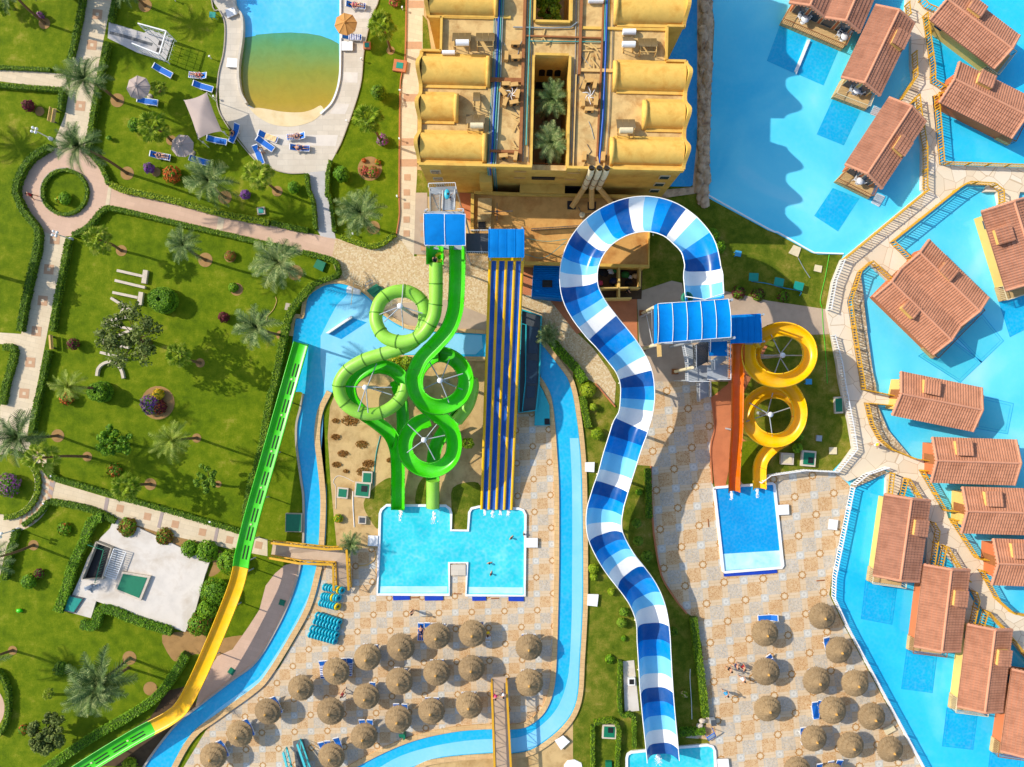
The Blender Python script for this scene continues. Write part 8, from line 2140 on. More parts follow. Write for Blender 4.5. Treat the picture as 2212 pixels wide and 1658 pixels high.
# ================================================================== lamps, hatches, boxes, benches
def lamp(label, base, h, name='lamp_post', n=4):
 p = W(base); r = empty(name, p, label, 'lamp', 'white globe lamps in the garden')
 MB().tube([(p.x, p.y, 0), (p.x, p.y, h)], [.07, .05], 8).build('pole', M['whitemetal'], r); MB().lathe((p.x, p.y, 0), [(.22, 0), (.2, .3), (.1, .45), (0, .5)], 12).build('base', M['whitemetal'], r)
 for k in range(n):
  a = k * PI / 2 + .5; q = Vector((p.x + .28 * math.cos(a), p.y + .28 * math.sin(a), h))
  MB().tube([(p.x, p.y, h - .1), q], .03, 6).build('arm', M['whitemetal'], r); MB().sphere((q.x, q.y, q.z + .12), .15, 12, 8).build('globe', M['white'], r)
lamp('white four globe lamp below the roundabout', T(0, 1, 622, 412)[0], 2.7); lamp('white four globe lamp left of the roundabout palm', T(0, 0, 445, 1205)[0], 2.6); lamp('white four globe lamp at the lower left path', T(0, 2, 160, 1256)[0], 2.7)
def spot(label, p, h=.55):
 q = W(p); r = empty('garden_light', q, label, 'garden light', 'small garden lights')
 MB().tube([(q.x, q.y, 0), (q.x, q.y, h)], .045, 6).build('stem', M['whitemetal'], r); b = MB(); b.box((q.x, q.y, h + .04), (.2, .14, .12), R.uniform(0, 3)); b.build('head', M['white'], r)
for lab, p in (('small garden light by the upper deck edge', T(1, 0, 918, 528)), ('small garden light by the lower deck edge', T(1, 0, 792, 1060)), ('small garden light by the hotel walk, upper', T(1, 0, 1250, 800)), ('small garden light by the hotel walk, lower', T(1, 0, 1245, 1215)), ('small garden light at the end of the hotel walk', T(1, 1, 1225, 50)),
               ('small garden light on the lawn left of the white deck box', T(0, 0, 1828, 510)), ('small garden light at the lawn top', T(0, 0, 1518, 12)), ('small garden light above the lower path hedge', T(0, 2, 1160, 992)), ('small garden light near the end of the lower path', T(0, 2, 1832, 1185)), ('small garden light right of the lower roundabout', T(0, 2, 470, 792)),
               ('small garden light by the round palm soil near the plaza', T(1, 1, 845, 372)), ('small garden light by the bush below the lower roundabout', T(0, 2, 405, 1028)), ('small garden light by the top of hotel walk', T(1, 0, 1270, 90)), ('small garden light near the palm of the sail', T(0, 0, 1862, 852)), ('small garden light right of the sail shadow', T(0, 0, 1955, 1162)), ('small garden light below the sail', T(0, 0, 1775, 1248))):
 spot(lab, p[0])
def hatch(label, q, lid, rim='stone', h=.3, inset=.16, name='hatch_box', opening=None, group='pump hatches'):
 P = [W(p, h).xy for p in q]; c = sum((Vector((p.x, p.y)) for p in P), Vector((0, 0))) / len(P)
 r = empty(name, (c.x, c.y, 0), label, 'hatch', group)
 MB().prism(P, 0, h).build('surround', M[rim], r)
 L = max((Vector(p) - c).length for p in P); k = 1 - inset / L * 1.3
 ins = [c + (Vector(p) - c) * k for p in P]
 MB().prism(ins, h - .02, h + .035).build('lid', M[lid], r)
 if opening:
  e = [c + (Vector(p) - c) * k * .5 + Vector(opening) for p in P]; MB().prism(e, h, h + .045).build('opening', M['dark'], r)
def sq(c, r, x, y, w, h, a=0):
 ca, sa_ = math.cos(a), math.sin(a); C = T(c, r, x, y)[0]
 return [(C[0] + dx * ca - dy * sa_, C[1] + dx * sa_ + dy * ca) for dx, dy in ((-w / 2, -h / 2), (w / 2, -h / 2), (w / 2, h / 2), (-w / 2, h / 2))]
for a in (
 ('teal hatch in a terracotta frame at the deck edge', sq(1, 0, 958, 392, 60, 62), 'hatchteal', 'terra'), ('pale teal hatch on a terracotta plinth beside the hotel walk', sq(1, 0, 1242, 568, 112, 100, .15), 'hatchteal', 'terra', .3, .35),
 ('teal hatch on the lawn above the pink path', sq(1, 1, 43, 165, 66, 64, -.12), 'hatchteal', 'curb'), ('big green square hatch on the hedged lawn corner', T(1, 1, 530, 582, 607, 615, 577, 692, 495, 650), 'hatchgreen', 'hatchgreen', .3, .04), ('small pale hatch left of the tall river hedge', sq(1, 1, 278, 995, 52, 60, .2), 'curb', 'curb'),
 ('green hatch with stone rim, upper of three on the sand', sq(1, 2, 960, 812, 88, 105, .05), 'hatchgreen', 'stone'), ('double green hatch with an open half on the sand', sq(1, 2, 920, 918, 135, 130, .1), 'hatchgreen', 'stone', .35, .17, 'hatch_box', (.22, .12)), ('green hatch with stone rim, left one on the sand', sq(1, 2, 748, 945, 92, 92, .1), 'hatchgreen', 'stone'),
 ('wide dark green hatch beside the left river arm', sq(1, 2, 325, 1202, 142, 160, .02), 'hatchgreen', 'curb', .4, .08), ('small stone box with fan in the sand', sq(1, 2, 917, 1180, 68, 66, .05), 'darkmetal', 'stone', .35, .14),
 ('green hatch in a wide stone frame on the concrete yard', T(0, 3, 1050, -30, 1300, 10, 1215, 222, 985, 130), 'hatchgreen', 'stone', .55, .3), ('dark teal pit cover at the yard corner', T(0, 3, 590, 170, 725, 200, 640, 330, 550, 310), 'hatchteal', 'darkmetal', .4),
 ('green mat cover on the pink pavement, lower', sq(0, 3, 2000, 832, 52, 52, .6), 'hatchgreen', 'hatchgreen', .06, .02), ('green mat cover on the pink pavement, upper', sq(1, 3, 225, 238, 50, 50, .3), 'hatchgreen', 'hatchgreen', .06, .02),
 ('green hatch with stone rim by the picket fence lawn', sq(3, 2, 615, 185, 72, 145, -.05), 'hatchgreen', 'stone'), ('stone box with a pale lid by the yellow slide pool', sq(3, 2, 170, 650, 112, 100, .05), 'cream_metal', 'stone', .4, .22), ('stone box with half open green lid by the yellow slide', sq(3, 2, 355, 648, 122, 135, .08), 'hatchgreen', 'stone', .4, .2, 'hatch_box', (.2, -.18)),
 ('green hatch inside the lower hedge enclosure', sq(2, 3, 842, 1355, 120, 120, .05), 'hatchgreen', 'stone', .3, .18, 'hatch_box', (.15, .2)), ('small green box at the bottom of the hedge enclosure', sq(2, 3, 838, 1640, 55, 50), 'hatchgreen', 'hatchgreen', .4, .04),
 ('small white walled box on the white slab', sq(2, 3, 1035, 922, 60, 65), 'dark', 'white', .5, .14),
): hatch(*a)
def chest(label, q, m='white', h=.32, lidm=None, name='deck_box', group='white boxes by the pools'):
 P = [W(p, h).xy for p in q]; c = sum((Vector((p.x, p.y)) for p in P), Vector((0, 0))) / 4
 r = empty(name, (c.x, c.y, 0), label, 'box', group)
 MB().prism([c + (Vector(p) - c) * .94 for p in P], 0, h - .06).build('body', M['curb'], r); MB().prism(P, h - .06, h).build('lid', M[lidm or m], r)
for a in (('white box at the top of the left deck', T(0, 0, 1945, 85, 2035, 58, 2052, 120, 1965, 158)), ('white box at the left deck by the murky pool', T(0, 0, 1965, 500, 2055, 510, 2048, 585, 1955, 580)), ('white box under the brown umbrella', sq(1, 0, 788, 398, 96, 80)), ('white box right of the twin slide pool', sq(2, 2, 175, 1375, 98, 82)), ('white box right of the deep blue pool', sq(3, 2, 135, 1090, 98, 86, -.05)),
          ('white box against the picket fence', sq(3, 2, 565, 1218, 78, 88, .12)), ('white box at the right of the bottom pool', T(2, 3, 1775, 1592, 1872, 1588, 1880, 1668, 1780, 1670)), ('tan box in parasol shade by the picket fence', T(3, 3, 1000, 1330, 1080, 1290, 1110, 1340, 1025, 1385), 'cream_metal'), ('white box on the sand by the pool corner', sq(1, 2, 1010, 1358, 85, 90, .05)), ('grey white unit on the river coping, upper', T(2, 2, 632, 680, 716, 678, 712, 765, 632, 760)), ('grey white unit on the river coping, middle', T(2, 3, 655, 165, 750, 168, 738, 272, 650, 262)), ('grey white unit on the river coping, lower', T(2, 3, 370, 1430, 445, 1388, 502, 1440, 425, 1512)),
          ('white step box in the notch of the twin pool', T(1, 2, 1685, 1565, 1812, 1562, 1812, 1658, 1685, 1658), 'deck'), ('tan slab at the lagoon edge lawn', T(3, 1, 225, 460, 290, 485, 262, 565, 180, 530), 'cream_metal', .12), ('small tan slab on the right lawn', T(3, 1, 410, 630, 472, 642, 462, 700, 398, 684), 'cream_metal', .12), ('pale round cornered slab on the yellow slide lawn', sq(3, 2, 565, 580, 66, 60), 'cream_metal', .14), ('grey box on the bare soil by the yellow slide', sq(3, 2, 445, 472, 48, 50, .1), 'metal', .3)):
 chest(*a)
tag(MB().prism(W2(T(2, 3, 960, 745, 1055, 735, 1100, 1170, 975, 1180)), .0, .06).build('white_slab', M['concrete']), 'white concrete slab left of the raft slide end', 'slab')
tag(MB().prism(W2(T(2, 3, 450, 1640, 480, 1600, 540, 1590, 600, 1620, 615, 1690, 450, 1690)), .0, .08).build('stone_bed', M['white']), 'white pebble bed at the bottom of the grass strip', 'bed')
for lab, c_, r_, x, y, a, m in (('teal plastic table, left of two on the right lawn', 3, 1, 98, 780, .2, 'hatchteal'), ('teal plastic table, right of two on the right lawn', 3, 1, 268, 815, .25, 'hatchteal'), ('teal slatted table in the slide shade', 2, 1, 2090, 738, .05, 'hatchteal'), ('pale blue cushion box on the shaded lawn', 2, 1, 1956, 535, .2, 'cl_cyan'), ('pale blue box beside the yellow ring', 3, 1, 355, 1642, .0, 'cl_cyan'), ('teal bin beside the top left lawn edge', 0, 0, 1835, 130, .1, 'hatchteal')):
 p = W(T(c_, r_, x, y)[0], .6); t = empty('lawn_table', (p.x, p.y, 0), lab, 'table')
 MB().box((p.x, p.y, .58), (1.0 if 'table' in lab else .65, .85 if 'table' in lab else .6, .08), -a).build('tabletop', M[m], t)
 for sx_ in (-1, 1):
  for sy_ in (-1, 1): MB().bar((p.x + sx_ * .25, p.y + sy_ * .22, 0), (p.x + sx_ * .22, p.y + sy_ * .2, .56), .06).build('leg', M[m], t)
def bench(label, p, a):
 q = W(p, .45); r = empty('bench', (q.x, q.y, 0), label, 'bench', 'garden benches')
 ca, sa_ = math.cos(a), math.sin(a)
 def L(x, y, z): return (q.x + x * ca - y * sa_, q.y + x * sa_ + y * ca, z)
 MB().bar(L(-.75, 0, .44), L(.75, 0, .44), .42, .06).build('seat', M['paletimber'], r); MB().bar(L(-.75, .24, .75), L(.75, .24, .75), .06, .34).build('backrest', M['paletimber'], r)
 for s_ in (-1, 1): MB().box(L(s_ * .6, 0, .2), (.08, .4, .42), a).build('leg', M['darkmetal'], r)
bench('timber bench at the burgundy shrub path corner', T(0, 0, 462, 1000)[0], 1.4); bench('timber bench right of the lower cream path', T(0, 1, 440, 1300)[0], -1.5)
sh = empty('shower_pavilion', W(T(0, 0, 1330, 390)[0]), 'white framed open shower pavilion on a grey slab', 'pavilion')
MB().prism(W2(T(0, 0, 945, 198, 1250, 290, 1300, 262, 1498, 340, 1432, 535, 1190, 460, 935, 335)), 0, .1).build('floor_slab', M['greydeck'], sh)
top = [W(p, 2.3) for p in T(0, 0, 1192, 205, 1436, 272, 1376, 472, 1140, 376)]
mb = MB()
for a, b_ in zip(top[:3], top[1:]): mb.bar(a, b_, .12)
mb.build('top_rail', M['white'], sh)
for p in top: MB().bar((p.x, p.y, .1), p, .09).build('post', M['white'], sh)
for a, b_ in zip(top[:3], top[1:]):
 mb = MB(); n = 5
 for k in range(1, n): c = a.lerp(b_, k / n); mb.bar((c.x, c.y, .1), c, .04)
 for z in (.5, 1.2, 1.8): mb.bar(Vector((a.x, a.y, z)), Vector((b_.x, b_.y, z)), .03)
 mb.build('lattice', M['whitemetal'], sh)
MB().prism(W2(T(0, 0, 948, 272, 1070, 300, 1320, 375, 1310, 400, 1060, 325, 945, 295), .12), .08, .115).build('drain', M['darkmetal'], sh)
for x, y in ((1392, 378), (1375, 438)): MB().prism(W2(sq(0, 0, x, y, 46, 36, .3), .12), .08, .12).build('floor_grate', M['dark'], sh)
for x, y in ((1320, 325), (1310, 385)):
 p = W(T(0, 0, x + 60, y + 30)[0]); mb = MB(); mb.tube(cr([(p.x, p.y, .1), (p.x, p.y, 1.9), (p.x - .35, p.y + .1, 2.1)], 4), .03, 6); mb.sphere((p.x - .35, p.y + .1, 2.05), .09); mb.build('shower_head', M['metal'], sh)
pp = empty('pump_pit', W(T(0, 2, 860, 1540)[0]), 'dark pump pit with green fence and slatted cover on the yard', 'pump pit')
pit = T(0, 2, 830, 1370, 960, 1420, 880, 1690, 705, 1690)
mb = band(MB(), W2(pit + pit[:1], .8), -.08, .08, 0, .8); mb.build('pit_wall', M['curb'], pp); MB().prism(W2(pit, .3), .2, .3).build('pit_floor', M['dark'], pp)
mb = MB(); fp = [W(p, 0) for p in T(0, 2, 830, 1365, 965, 1410, 890, 1690)]; handrail(mb, [p + Vector((0, 0, .8)) for p in fp], .7, .3, .03); mb.build('fence', M['hatchgreen'], pp)
mb = MB(); a0, a1, b0, b1 = [W(p, .7) for p in T(0, 2, 985, 1425, 900, 1658, 1088, 1455, 1000, 1690)]
for k in range(14): mb.bar(a0.lerp(a1, k / 13), b0.lerp(b1, k / 13), .07, .03)
mb.bar(a0, a1, .09); mb.bar(b0, b1, .06); mb.build('slatted_cover', M['whitemetal'], pp)
p = W(T(0, 3, 790, 95)[0]); mb = MB(); mb.box((p.x, p.y, .4), (.8, .35, .45), .5); mb.tube([(p.x - .5, p.y, .35), (p.x + .7, p.y + .2, .45)], .1, 8); mb.tube([(p.x, p.y, .3), (p.x + .2, p.y - .6, .3)], .07, 8); mb.box((p.x + .9, p.y + .2, .2), (.3, .25, .3), .2)
tag(mb.build('pump', M['metal']), 'grey pump with pipes on the yard below the pit', 'pump')
p = W(T(0, 3, 178, 302)[0]); mb = MB(); mb.sphere((p.x, p.y, .2), .3, 10, 7, 0, .3, (1.1, .8, .65), 4); mb.tube([(p.x - .3, p.y, .1), (p.x + .3, p.y - .1, .12)], .06, 6); tag(mb.build('green_float', M['sl_green']), 'bright green float lying on the lower left lawn', 'float')
def frame_thing(name, label, cat, c_, r_, bars, m='metal', r=.035):
 mb = MB()
 for (x, y, z), (x2, y2, z2) in bars: mb.tube([W(T(c_, r_, x, y)[0], z), W(T(c_, r_, x2, y2)[0], z2)], r, 6)
 tag(mb.build(name, M[m]), label, cat)
frame_thing('pool_ladder', 'tall thin lifeguard ladder at the river pool head', 'ladder', 1, 1, [((850, 770, 0), (825, 880, 1.6)), ((925, 800, 0), (900, 880, 1.2)), ((850, 770, .3), (925, 800, .3)), ((848, 790, .6), (920, 820, .6)), ((845, 780, 1.4), (822, 980, 2.0))], 'cream_metal')
frame_thing('handcart', 'grey handcart beside the green tarp at the plaza', 'cart', 1, 1, [((950, 785, .3), (1000, 760, .5)), ((950, 785, .3), (945, 820, .3)), ((945, 820, .3), (1010, 785, .4)), ((1000, 760, .5), (1010, 785, .4))])
mb = MB(); mb.prism(W2(T(1, 1, 955, 855, 1040, 795, 1108, 845, 1015, 915), .5), .3, .5); mb.prism(W2(T(1, 1, 985, 850, 1040, 815, 1070, 840, 1015, 880), .62), .49, .62); tag(mb.build('tarp_stack', M['hatchgreen']), 'green tarp covered stack at the corner of the river pool', 'tarp')
p = W(T(1, 3, 1270, 1375)[0]); mb = MB()
for k in range(6): mb.bar((p.x - .35, p.y - .3 + k * .12, .1 + k * .12), (p.x + .1, p.y - .3 + k * .12, .1 + k * .12), .1, .04)
mb.prism([(p.x + .12, p.y - .35), (p.x + .34, p.y - .2), (p.x + .34, p.y + .2), (p.x + .12, p.y + .45)], 0, .7)
tag(mb.build('ladder_box', M['hatchgreen']), 'green stepped ladder box below a lower row parasol', 'steps')
sg = empty('sign_stand', W(T(2, 3, 1720, 1400)[0]), 'blue framed white sign stand beside the bottom pool', 'sign')
P = [W(p, z) for p, z in zip(T(2, 3, 1685, 1405, 1750, 1360, 1762, 1390, 1700, 1430), (1.0, 1.0, .3, .3))]
MB().add(P + [p - Vector((0, 0, .05)) for p in P], [(0, 1, 2, 3), (7, 6, 5, 4), (0, 4, 5, 1), (1, 5, 6, 2), (2, 6, 7, 3), (3, 7, 4, 0)]).build('board', M['white'], sg)
mb = MB()
for a, b_ in zip(P, P[1:] + P[:1]): mb.bar(a + Vector((0, 0, .02)), b_ + Vector((0, 0, .02)), .07)
mb.bar(P[0], (P[0].x, P[0].y, 0), .06); mb.bar(P[1], (P[1].x, P[1].y, 0), .06); mb.build('stand_frame', M['seat_blue'], sg)
p = W(T(2, 3, 1735, 1262)[0], .5); bn = empty('litter_bin', (p.x, p.y, 0), 'grey litter bin at the plaza hedge corner', 'bin'); MB().box((p.x, p.y, .45), (.5, .55, .9), .1).build('bin_body', M['metal'], bn); MB().box((p.x, p.y, .93), (.56, .6, .06), .1).build('bin_lid', M['darkmetal'], bn)
for lab, x, y in (('pale boulder at the upper end of the short hedge', 1640, 1252), ('tan boulder near the short level hedge', 1618, 1292)):
 p = W(T(2, 3, x, y)[0]); tag(MB().sphere((p.x, p.y, .18), .36, 9, 6, 0, .6, (1.1, .8, .7), x).build('boulder', M['stone']), lab, 'rock')
def hose(label, pts, m, r=.035, z=.05, sm=5):
 P = [W(p, z) for p in pts]; tag(MB().tube(cr(P, sm), r, 6).build('hose', M[m]), label, 'hose')
hose('green hose running down the right lawn from the lagoon', T(3, 1, 535, 525, 500, 720, 455, 930, 468, 1000), 'sl_green'); hose('green hose along the picket fence below the tan slab', T(3, 1, 470, 1010, 480, 1180, 500, 1400, 515, 1658), 'sl_green')
hose('long teal hose crossing the right lawn by the tables', T(2, 1, 2070, 775, 2211, 795) + T(3, 1, 130, 830, 280, 860, 275, 900), 'cl_cyan'); hose('white hose lying on the lawn right of the raft slide', T(2, 3, 1542, 812, 1540, 900, 1552, 1100, 1556, 1245), 'white'); hose('pale hose on the narrow lawn beside the tall plaza hedge', T(2, 3, 1596, 460, 1605, 560), 'white', sm=2)
hose('dark green hose from sand to the green hatches', T(1, 2, 1075, 450, 1040, 600, 1022, 760, 1018, 880), 'pipegreen', .06); hose('white pipe running down the sand to the palm', T(1, 2, 838, 930, 840, 1080, 850, 1240), 'white', .05); hose('thin white wire looping over the sand', T(1, 2, 850, 850, 760, 805, 700, 800, 668, 850, 690, 900, 690, 1080), 'white', .02)
hose('thin yellow hose on the lawn by the river hedge', T(1, 1, 170, 910, 178, 950, 150, 1020, 95, 1080, 95, 1120), 'paletimber', .035); hose('grey hose on the lawn pointing at the tan slab', T(3, 1, 262, 570, 310, 660, 365, 745), 'pipegrey', .04); hose('curled pale hose at the footbridge landing', T(1, 2, 1030, 1450, 1025, 1520, 960, 1565, 880, 1575), 'paletimber', .06)
hose('green cables sagging from roof to the raft slide', [], 'pipegreen') if False else None
hose('dark cable along the concrete yard edge', T(0, 3, 1690, 10, 1640, 170, 1600, 345), 'darkmetal', .03)
mb = MB(); P = [W(p, z) for p, z in zip(T(2, 1, 110, 400, 300, 430, 480, 410), (3.6, 3.5, 4.2))]; mb.tube(cr(P, 5), .03, 5); P = [W(p, z) for p, z in zip(T(2, 1, 110, 540, 280, 570, 470, 430), (3.6, 3.5, 4.2))]; mb.tube(cr(P, 5), .03, 5)
tag(mb.build('roof_cables', M['pipegreen']), 'thin green cables looping over the service roof', 'cables')
for i, (c_, r_, x, y, w_, l_) in enumerate(((1, 2, 1250, 1130, 26, 90), (1, 2, 1536, 1150, 24, 80), (1, 2, 1978, 1110, 16, 36), (1, 2, 2045, 1120, 18, 50), (1, 2, 2112, 1112, 15, 36), (1, 2, 2180, 1115, 18, 44), (2, 2, 1898, 965, 12, 56), (2, 2, 2120, 945, 18, 60), (2, 3, 1265, 1590, 44, 70))):
 mb = MB()
 for _ in range(70):
  a = R.uniform(0, PI); v_ = R.random() ** 1.6; x_, y_ = x + R.gauss(0, w_ * (.22 + .25 * v_)), y + (-.45 + v_ * 1.2) * l_
  s_ = R.uniform(.03, .1) * (1.15 - .7 * v_)
  p = W(T(c_, r_, x_, y_)[0]); mb.sphere((p.x, p.y, .06), s_, 7, 4, 0, .5, (R.uniform(.5, 1.0), R.uniform(1, 2.2), .1), R.uniform(0, 30))
 tag(mb.build('foam', M['white']), kind='stuff')
# ================================================================== people
def body(name, joints, edges, label, group=None, skin='skin', loc=(0, 0, 0), rz=0, clothes=(), hair='hair', cat='person'):
 """one continuous skinned figure; joints: name -> (x, y, z, radius)"""
 nm = list(joints); me = bpy.data.meshes.new('rig'); me.from_pydata([joints[k][:3] for k in nm], [(nm.index(a), nm.index(b_)) for a, b_ in edges], [])
 o = bpy.data.objects.new('rig', me); COL.objects.link(o)
 md = o.modifiers.new('skin', 'SKIN'); ss = o.modifiers.new('sub', 'SUBSURF'); ss.levels = 1; ss.render_levels = 1
 for i, k in enumerate(nm):
  sv = me.skin_vertices[0].data[i]; rr_ = joints[k][3]; sv.radius = rr_ if isinstance(rr_, tuple) else (rr_, rr_); sv.use_root = (i == 0)
 dg = bpy.context.evaluated_depsgraph_get(); dg.update()
 m2 = bpy.data.meshes.new_from_object(o.evaluated_get(dg)); m2.name = 'body'
 bpy.data.objects.remove(o); m2.materials.clear(); m2.materials.append(M[skin])
 r = bpy.data.objects.new('person', m2); COL.objects.link(r); r.location = loc; r.rotation_euler = (0, 0, rz)
 for p in m2.polygons: p.use_smooth = True
 tag(r, label, cat, group)
 H = Vector(joints['head'][:3]); N = Vector(joints['neck'][:3]); up = (H - N).normalized()
 if hair:
  mb = MB(); mb.sphere(H + up * .045 + Vector((0, .012, 0)), .108, 12, 8, 0, .1, (1, 1.05, .95)); h = mb.build('hair', M[hair]); h.parent = r
 for kind, m_, pts, rad in clothes:
  mb = MB(); mb.tube([Vector(joints[p][:3]) if isinstance(p, str) else Vector(p) for p in pts], rad, 12); c = mb.build(kind, M[m_]); c.parent = r
 return r
EDG = [('pelvis', 'waist'), ('waist', 'chest'), ('chest', 'neck'), ('neck', 'head'), ('chest', 'lsh'), ('lsh', 'lel'), ('lel', 'lwr'), ('lwr', 'lha'), ('chest', 'rsh'), ('rsh', 'rel'), ('rel', 'rwr'), ('rwr', 'rha'),
       ('pelvis', 'lhip'), ('lhip', 'lkn'), ('lkn', 'lan'), ('lan', 'lft'), ('pelvis', 'rhip'), ('rhip', 'rkn'), ('rkn', 'ran'), ('ran', 'rft')]
for s_ in 'lr':
 for f_ in range(4): EDG.append((s_ + 'ha', s_ + 'f%d' % f_))
 EDG.append((s_ + 'wr', s_ + 'th'))
def standing(step=.16, lean=0, arm=.1):
 j = {'pelvis': (0, 0, .92, (.15, .11)), 'waist': (0, 0 - lean * .3, 1.08, (.13, .1)), 'chest': (0, -lean * .6, 1.3, (.16, .11)), 'neck': (0, -lean, 1.49, .055), 'head': (0, -lean - .02, 1.63, (.09, .1))}
 for s_, e in (('l', -1), ('r', 1)):
  st = step * e
  j[s_ + 'sh'] = (e * .19, -lean * .7, 1.4, .055); j[s_ + 'el'] = (e * (.23 + arm), st * .5, 1.13, .042); j[s_ + 'wr'] = (e * (.24 + arm), st * 1.0 - .08, .9, .03); j[s_ + 'ha'] = (e * (.24 + arm), st - .1, .83, (.032, .018))
  for f_ in range(4): j[s_ + 'f%d' % f_] = (e * (.215 + arm + f_ * .018), st - .12, .735 + abs(f_ - 1.5) * .012, .009)
  j[s_ + 'th'] = (e * (.2 + arm), st - .15, .82, .01)
  j[s_ + 'hip'] = (e * .1, 0, .86, .095); j[s_ + 'kn'] = (e * .11, -st * .6 - .03, .48, .06); j[s_ + 'an'] = (e * .11, -st * 1.1, .08, .04); j[s_ + 'ft'] = (e * .12, -st * 1.1 - .17, .035, (.04, .03))
 return j
def lying(arm=.25, bend=.0):
 """on the back, head towards +Y, body along Y at a height of about 0.12"""
 j = {'pelvis': (0, -.05, .13, (.16, .11)), 'waist': (0, .12, .13, (.13, .1)), 'chest': (0, .33, .15, (.16, .11)), 'neck': (0, .52, .17, .055), 'head': (0, .66, .19, (.09, .1))}
 for s_, e in (('l', -1), ('r', 1)):
  j[s_ + 'sh'] = (e * .19, .42, .14, .055); j[s_ + 'el'] = (e * (.26 + arm * .3), .2, .1, .042); j[s_ + 'wr'] = (e * (.24 + arm * .1), -.03, .12, .03); j[s_ + 'ha'] = (e * .23, -.1, .13, (.032, .018))
  for f_ in range(4): j[s_ + 'f%d' % f_] = (e * (.2 + f_ * .02), -.19 + abs(f_ - 1.5) * .012, .13, .009)
  j[s_ + 'th'] = (e * .17, -.1, .15, .01)
  j[s_ + 'hip'] = (e * .1, -.12, .12, .095); j[s_ + 'kn'] = (e * .12, -.48, .14 + bend * (1 if e > 0 else .2), .06); j[s_ + 'an'] = (e * .11, -.86, .09, .04); j[s_ + 'ft'] = (e * .12, -.92, .18, (.035, .04))
 return j
def sitting():
 j = {'pelvis': (0, 0, .5, (.16, .12)), 'waist': (0, .02, .66, (.13, .1)), 'chest': (0, 0, .87, (.16, .11)), 'neck': (0, -.03, 1.06, .055), 'head': (0, -.06, 1.2, (.09, .1))}
 for s_, e in (('l', -1), ('r', 1)):
  j[s_ + 'sh'] = (e * .19, -.01, .98, .055); j[s_ + 'el'] = (e * .25, -.14, .74, .042); j[s_ + 'wr'] = (e * .17, -.33, .64, .03); j[s_ + 'ha'] = (e * .15, -.4, .62, (.032, .018))
  for f_ in range(4): j[s_ + 'f%d' % f_] = (e * (.12 + f_ * .019), -.48 + abs(f_ - 1.5) * .012, .6, .009)
  j[s_ + 'th'] = (e * .09, -.4, .63, .01)
  j[s_ + 'hip'] = (e * .1, -.04, .48, .095); j[s_ + 'kn'] = (e * .13, -.44, .47, .06); j[s_ + 'an'] = (e * .13, -.46, .09, .04); j[s_ + 'ft'] = (e * .14, -.62, .04, (.04, .03))
 return j
def shorts(j, m): return [('shorts', m, ['waist', 'pelvis'], [.15, .185]), ('shorts_leg', m, ['lhip', tuple(Vector(j['lhip'][:3]).lerp(Vector(j['lkn'][:3]), .55))], [.12, .1]), ('shorts_leg', m, ['rhip', tuple(Vector(j['rhip'][:3]).lerp(Vector(j['rkn'][:3]), .55))], [.12, .1])]
def shirt(j, m): return [('shirt', m, [tuple(Vector(j['pelvis'][:3]).lerp(Vector(j['waist'][:3]), .5)), 'waist', 'chest', tuple(Vector(j['chest'][:3]).lerp(Vector(j['neck'][:3]), .6))], [.175, .16, .185, .1])]
def bikini(j, m): return [('swim_brief', m, [tuple(Vector(j['pelvis'][:3]).lerp(Vector(j['waist'][:3]), .3)), 'pelvis'], [.165, .17]), ('swim_top', m, [tuple(Vector(j['waist'][:3]).lerp(Vector(j['chest'][:3]), .7)), tuple(Vector(j['chest'][:3]).lerp(Vector(j['neck'][:3]), .15))], [.17, .17])]
PG = 'guests of the water park'
def stand(label, p, rz, low='navy', top=None, step=.16, z=.02, two=None, hair='hair', scale=1):
 j = standing(step); q = W(p, z + .05)
 cl = (bikini(j, two) if two else shorts(j, 'cl_' + low)) + (shirt(j, 'cl_' + top) if top else [])
 o = body('person', j, EDG, label, PG, loc=(q.x, q.y, z), rz=rz, clothes=cl, hair=hair); o.scale = (scale,) * 3; return o
stand('person in a red shirt walking round the roundabout', T(0, 1, 312, 50)[0], -1.2, 'black', 'red', .22)
stand('person in dark swimwear standing below the slide pools', T(1, 3, 1360, 298)[0], .6, two='cl_black', step=.1)
stand('person in a dark swimsuit walking between island parasols', T(1, 3, 765, 998)[0], 2.4, two='cl_red', step=.2)
stand('person in pink crossing the lattice footbridge', T(1, 3, 2072, 1015)[0], 0, 'pnk', 'pnk', .2, z=1.35)
stand('person in a white shirt crossing the lattice footbridge', T(1, 3, 2140, 1000)[0], .2, 'navy', 'wht', .2, z=1.35)
for lab, x, y, rz, low, top in (('bare chested person at the left of the walking group', 1862, 785, 1.2, 'black', None), ('person in dark shorts in the middle of the walking group', 1918, 755, 1.4, 'navy', None), ('person with yellowish hair at the right of the walking group', 1975, 768, 1.1, 'red', None), ('person in white shirt below the walking group', 1972, 868, .8, 'wht', 'wht'), ('person in blue swimwear walking alone on the right plaza', 1830, 992, .7, 'cyan', 'cyan')):
 stand(lab, T(2, 3, x, y)[0], rz, low, top, .22)
stand('person in yellow walking at the picket fence fork', T(3, 2, 905, 520)[0], 1.0, 'wht', 'yel', .2, z=.52)
stand('person in a pink shirt working in the laundry yard', T(2, 1, 990, 862)[0], 2.0, 'black', 'black', .1, z=.05)
stand('person climbing the green tower stairs with a teal float', T(1, 1, 1672, 60)[0], 3.1, 'navy', 'wht', .2, z=7.75)
p = W(T(1, 1, 1652, 25)[0], 9.2); tag(MB().sphere((p.x, p.y, 9.3), .5, 14, 9, 0, .05, (.55, 1, .3)).build('swim_float', M['tube_teal']), 'teal float carried up the green tower stairs', 'float')
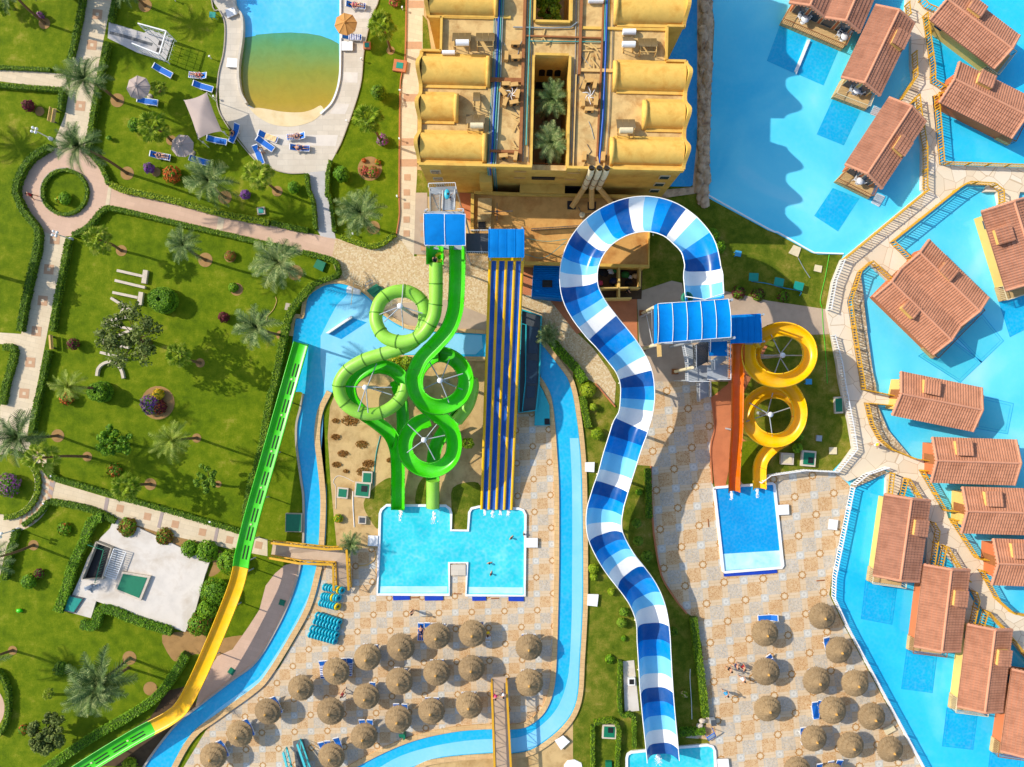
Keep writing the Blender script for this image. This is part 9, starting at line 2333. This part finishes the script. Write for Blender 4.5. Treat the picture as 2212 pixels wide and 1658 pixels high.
def lie(label, c, a, z, two=None, low=None, flip=0, bend=.2, hair='hair'):
 j = lying(.25, bend); cl = bikini(j, two) if two else shorts(j, 'cl_' + low)
 return body('person', j, EDG, label, PG, loc=(c.x, c.y, z), rz=-a + flip, clothes=cl, hair=hair)
for key, lab, two, low in ((LO[0][2], 'sunbather with fair hair lying left of the topmost parasols', None, 'navy'), (LO[8][2], 'sunbather lying on the upper lounger of the lawn pair', 'cl_red', None), (LO[13][2], 'sunbather lying on the garden lawn lounger', 'cl_navy', None), (LO[17][2], 'sunbather on the upper lounger of the deck pair', 'cl_navy', None), (LO[18][2], 'tanned sunbather on the lower lounger of the deck pair', None, 'navy'), (LO[19][2], 'sunbather on the striped lounger at the deck top', 'cl_pnk', None)):
 o, c, a = LP[key]; d = Vector((math.sin(a), math.cos(a), 0)); lie(lab, c - d * .02, a, .41, two, low)
for lab, c_, r_, x, y, rz, z, low, top in (('seated person in a brown hat on the sail shaded lounger', 0, 0, 2010, 1140, -.6, -.08, 'navy', None), ('person sitting at the deck corner loungers', 1, 0, 38, 1285, .5, -.08, 'wht', 'wht'), ('person in yellow sitting behind the topmost right parasol', 1, 3, 2005, 505, .2, -.05, 'yel', 'yel')):
 j = sitting(); q = W(T(c_, r_, x, y)[0], .6); body('person', j, EDG, lab, PG, loc=(q.x, q.y, z), rz=rz, clothes=shorts(j, 'cl_' + low) + (shirt(j, 'cl_' + top) if top else []))
c = W(T(1, 3, 2005, 535)[0], .4); CH.put((c.x, c.y, 0.02), 3.1, 'white plastic chair behind the topmost right parasol')
for lab, c_, r_, x, y, a, m in (('bather near the right edge of the twin slide pool', 1, 2, 2205, 1330, .8, 'cl_red'), ('bather standing in the lower right part of the twin pool', 1, 2, 2018, 1548, .2, 'cl_black'), ('bather standing lowest in the twin slide pool', 1, 2, 2030, 1640, 1.2, 'cl_navy'), ('bather climbing at the rim of the twin slide pool', 2, 2, 105, 1296, 1.5, 'cl_black')):
 q = W(T(c_, r_, x, y)[0], .1); j = standing(.1, 0, .25); body('person', j, EDG, lab, PG, loc=(q.x, q.y, -1.28), rz=a, clothes=shorts(j, m))
q = W(T(1, 1, 1590, 570)[0], 8.8); r = empty('swim_ring', (q.x, q.y, 8.75), 'yellow ring with its rider at the lime tube mouth', 'swim ring')
MB().torus((q.x, q.y, 8.9), .34, .15, 22, 10).build('ring', M['tube_yellow'], r)
q = W(T(1, 1, 1550, 580)[0], 8.9); j = sitting(); body('person', j, EDG, 'rider about to enter the lime tube slide', PG, loc=(q.x, q.y, 8.45), rz=.1, clothes=shorts(j, 'cl_navy'))
q = W(T(2, 1, 1515, 918)[0], 9.2); r = empty('swim_ring', (q.x, q.y, 9.0), 'green raft at the top of the striped slide', 'raft'); MB().torus((q.x, q.y, 9.15), .42, .17, 22, 10).build('ring', M['hatchgreen'], r); MB().lathe((q.x, q.y, 9.02), [(0, 0), (.4, 0), (.4, .05), (0, .06)], 18).build('raft_floor', M['tube_yellow'], r)
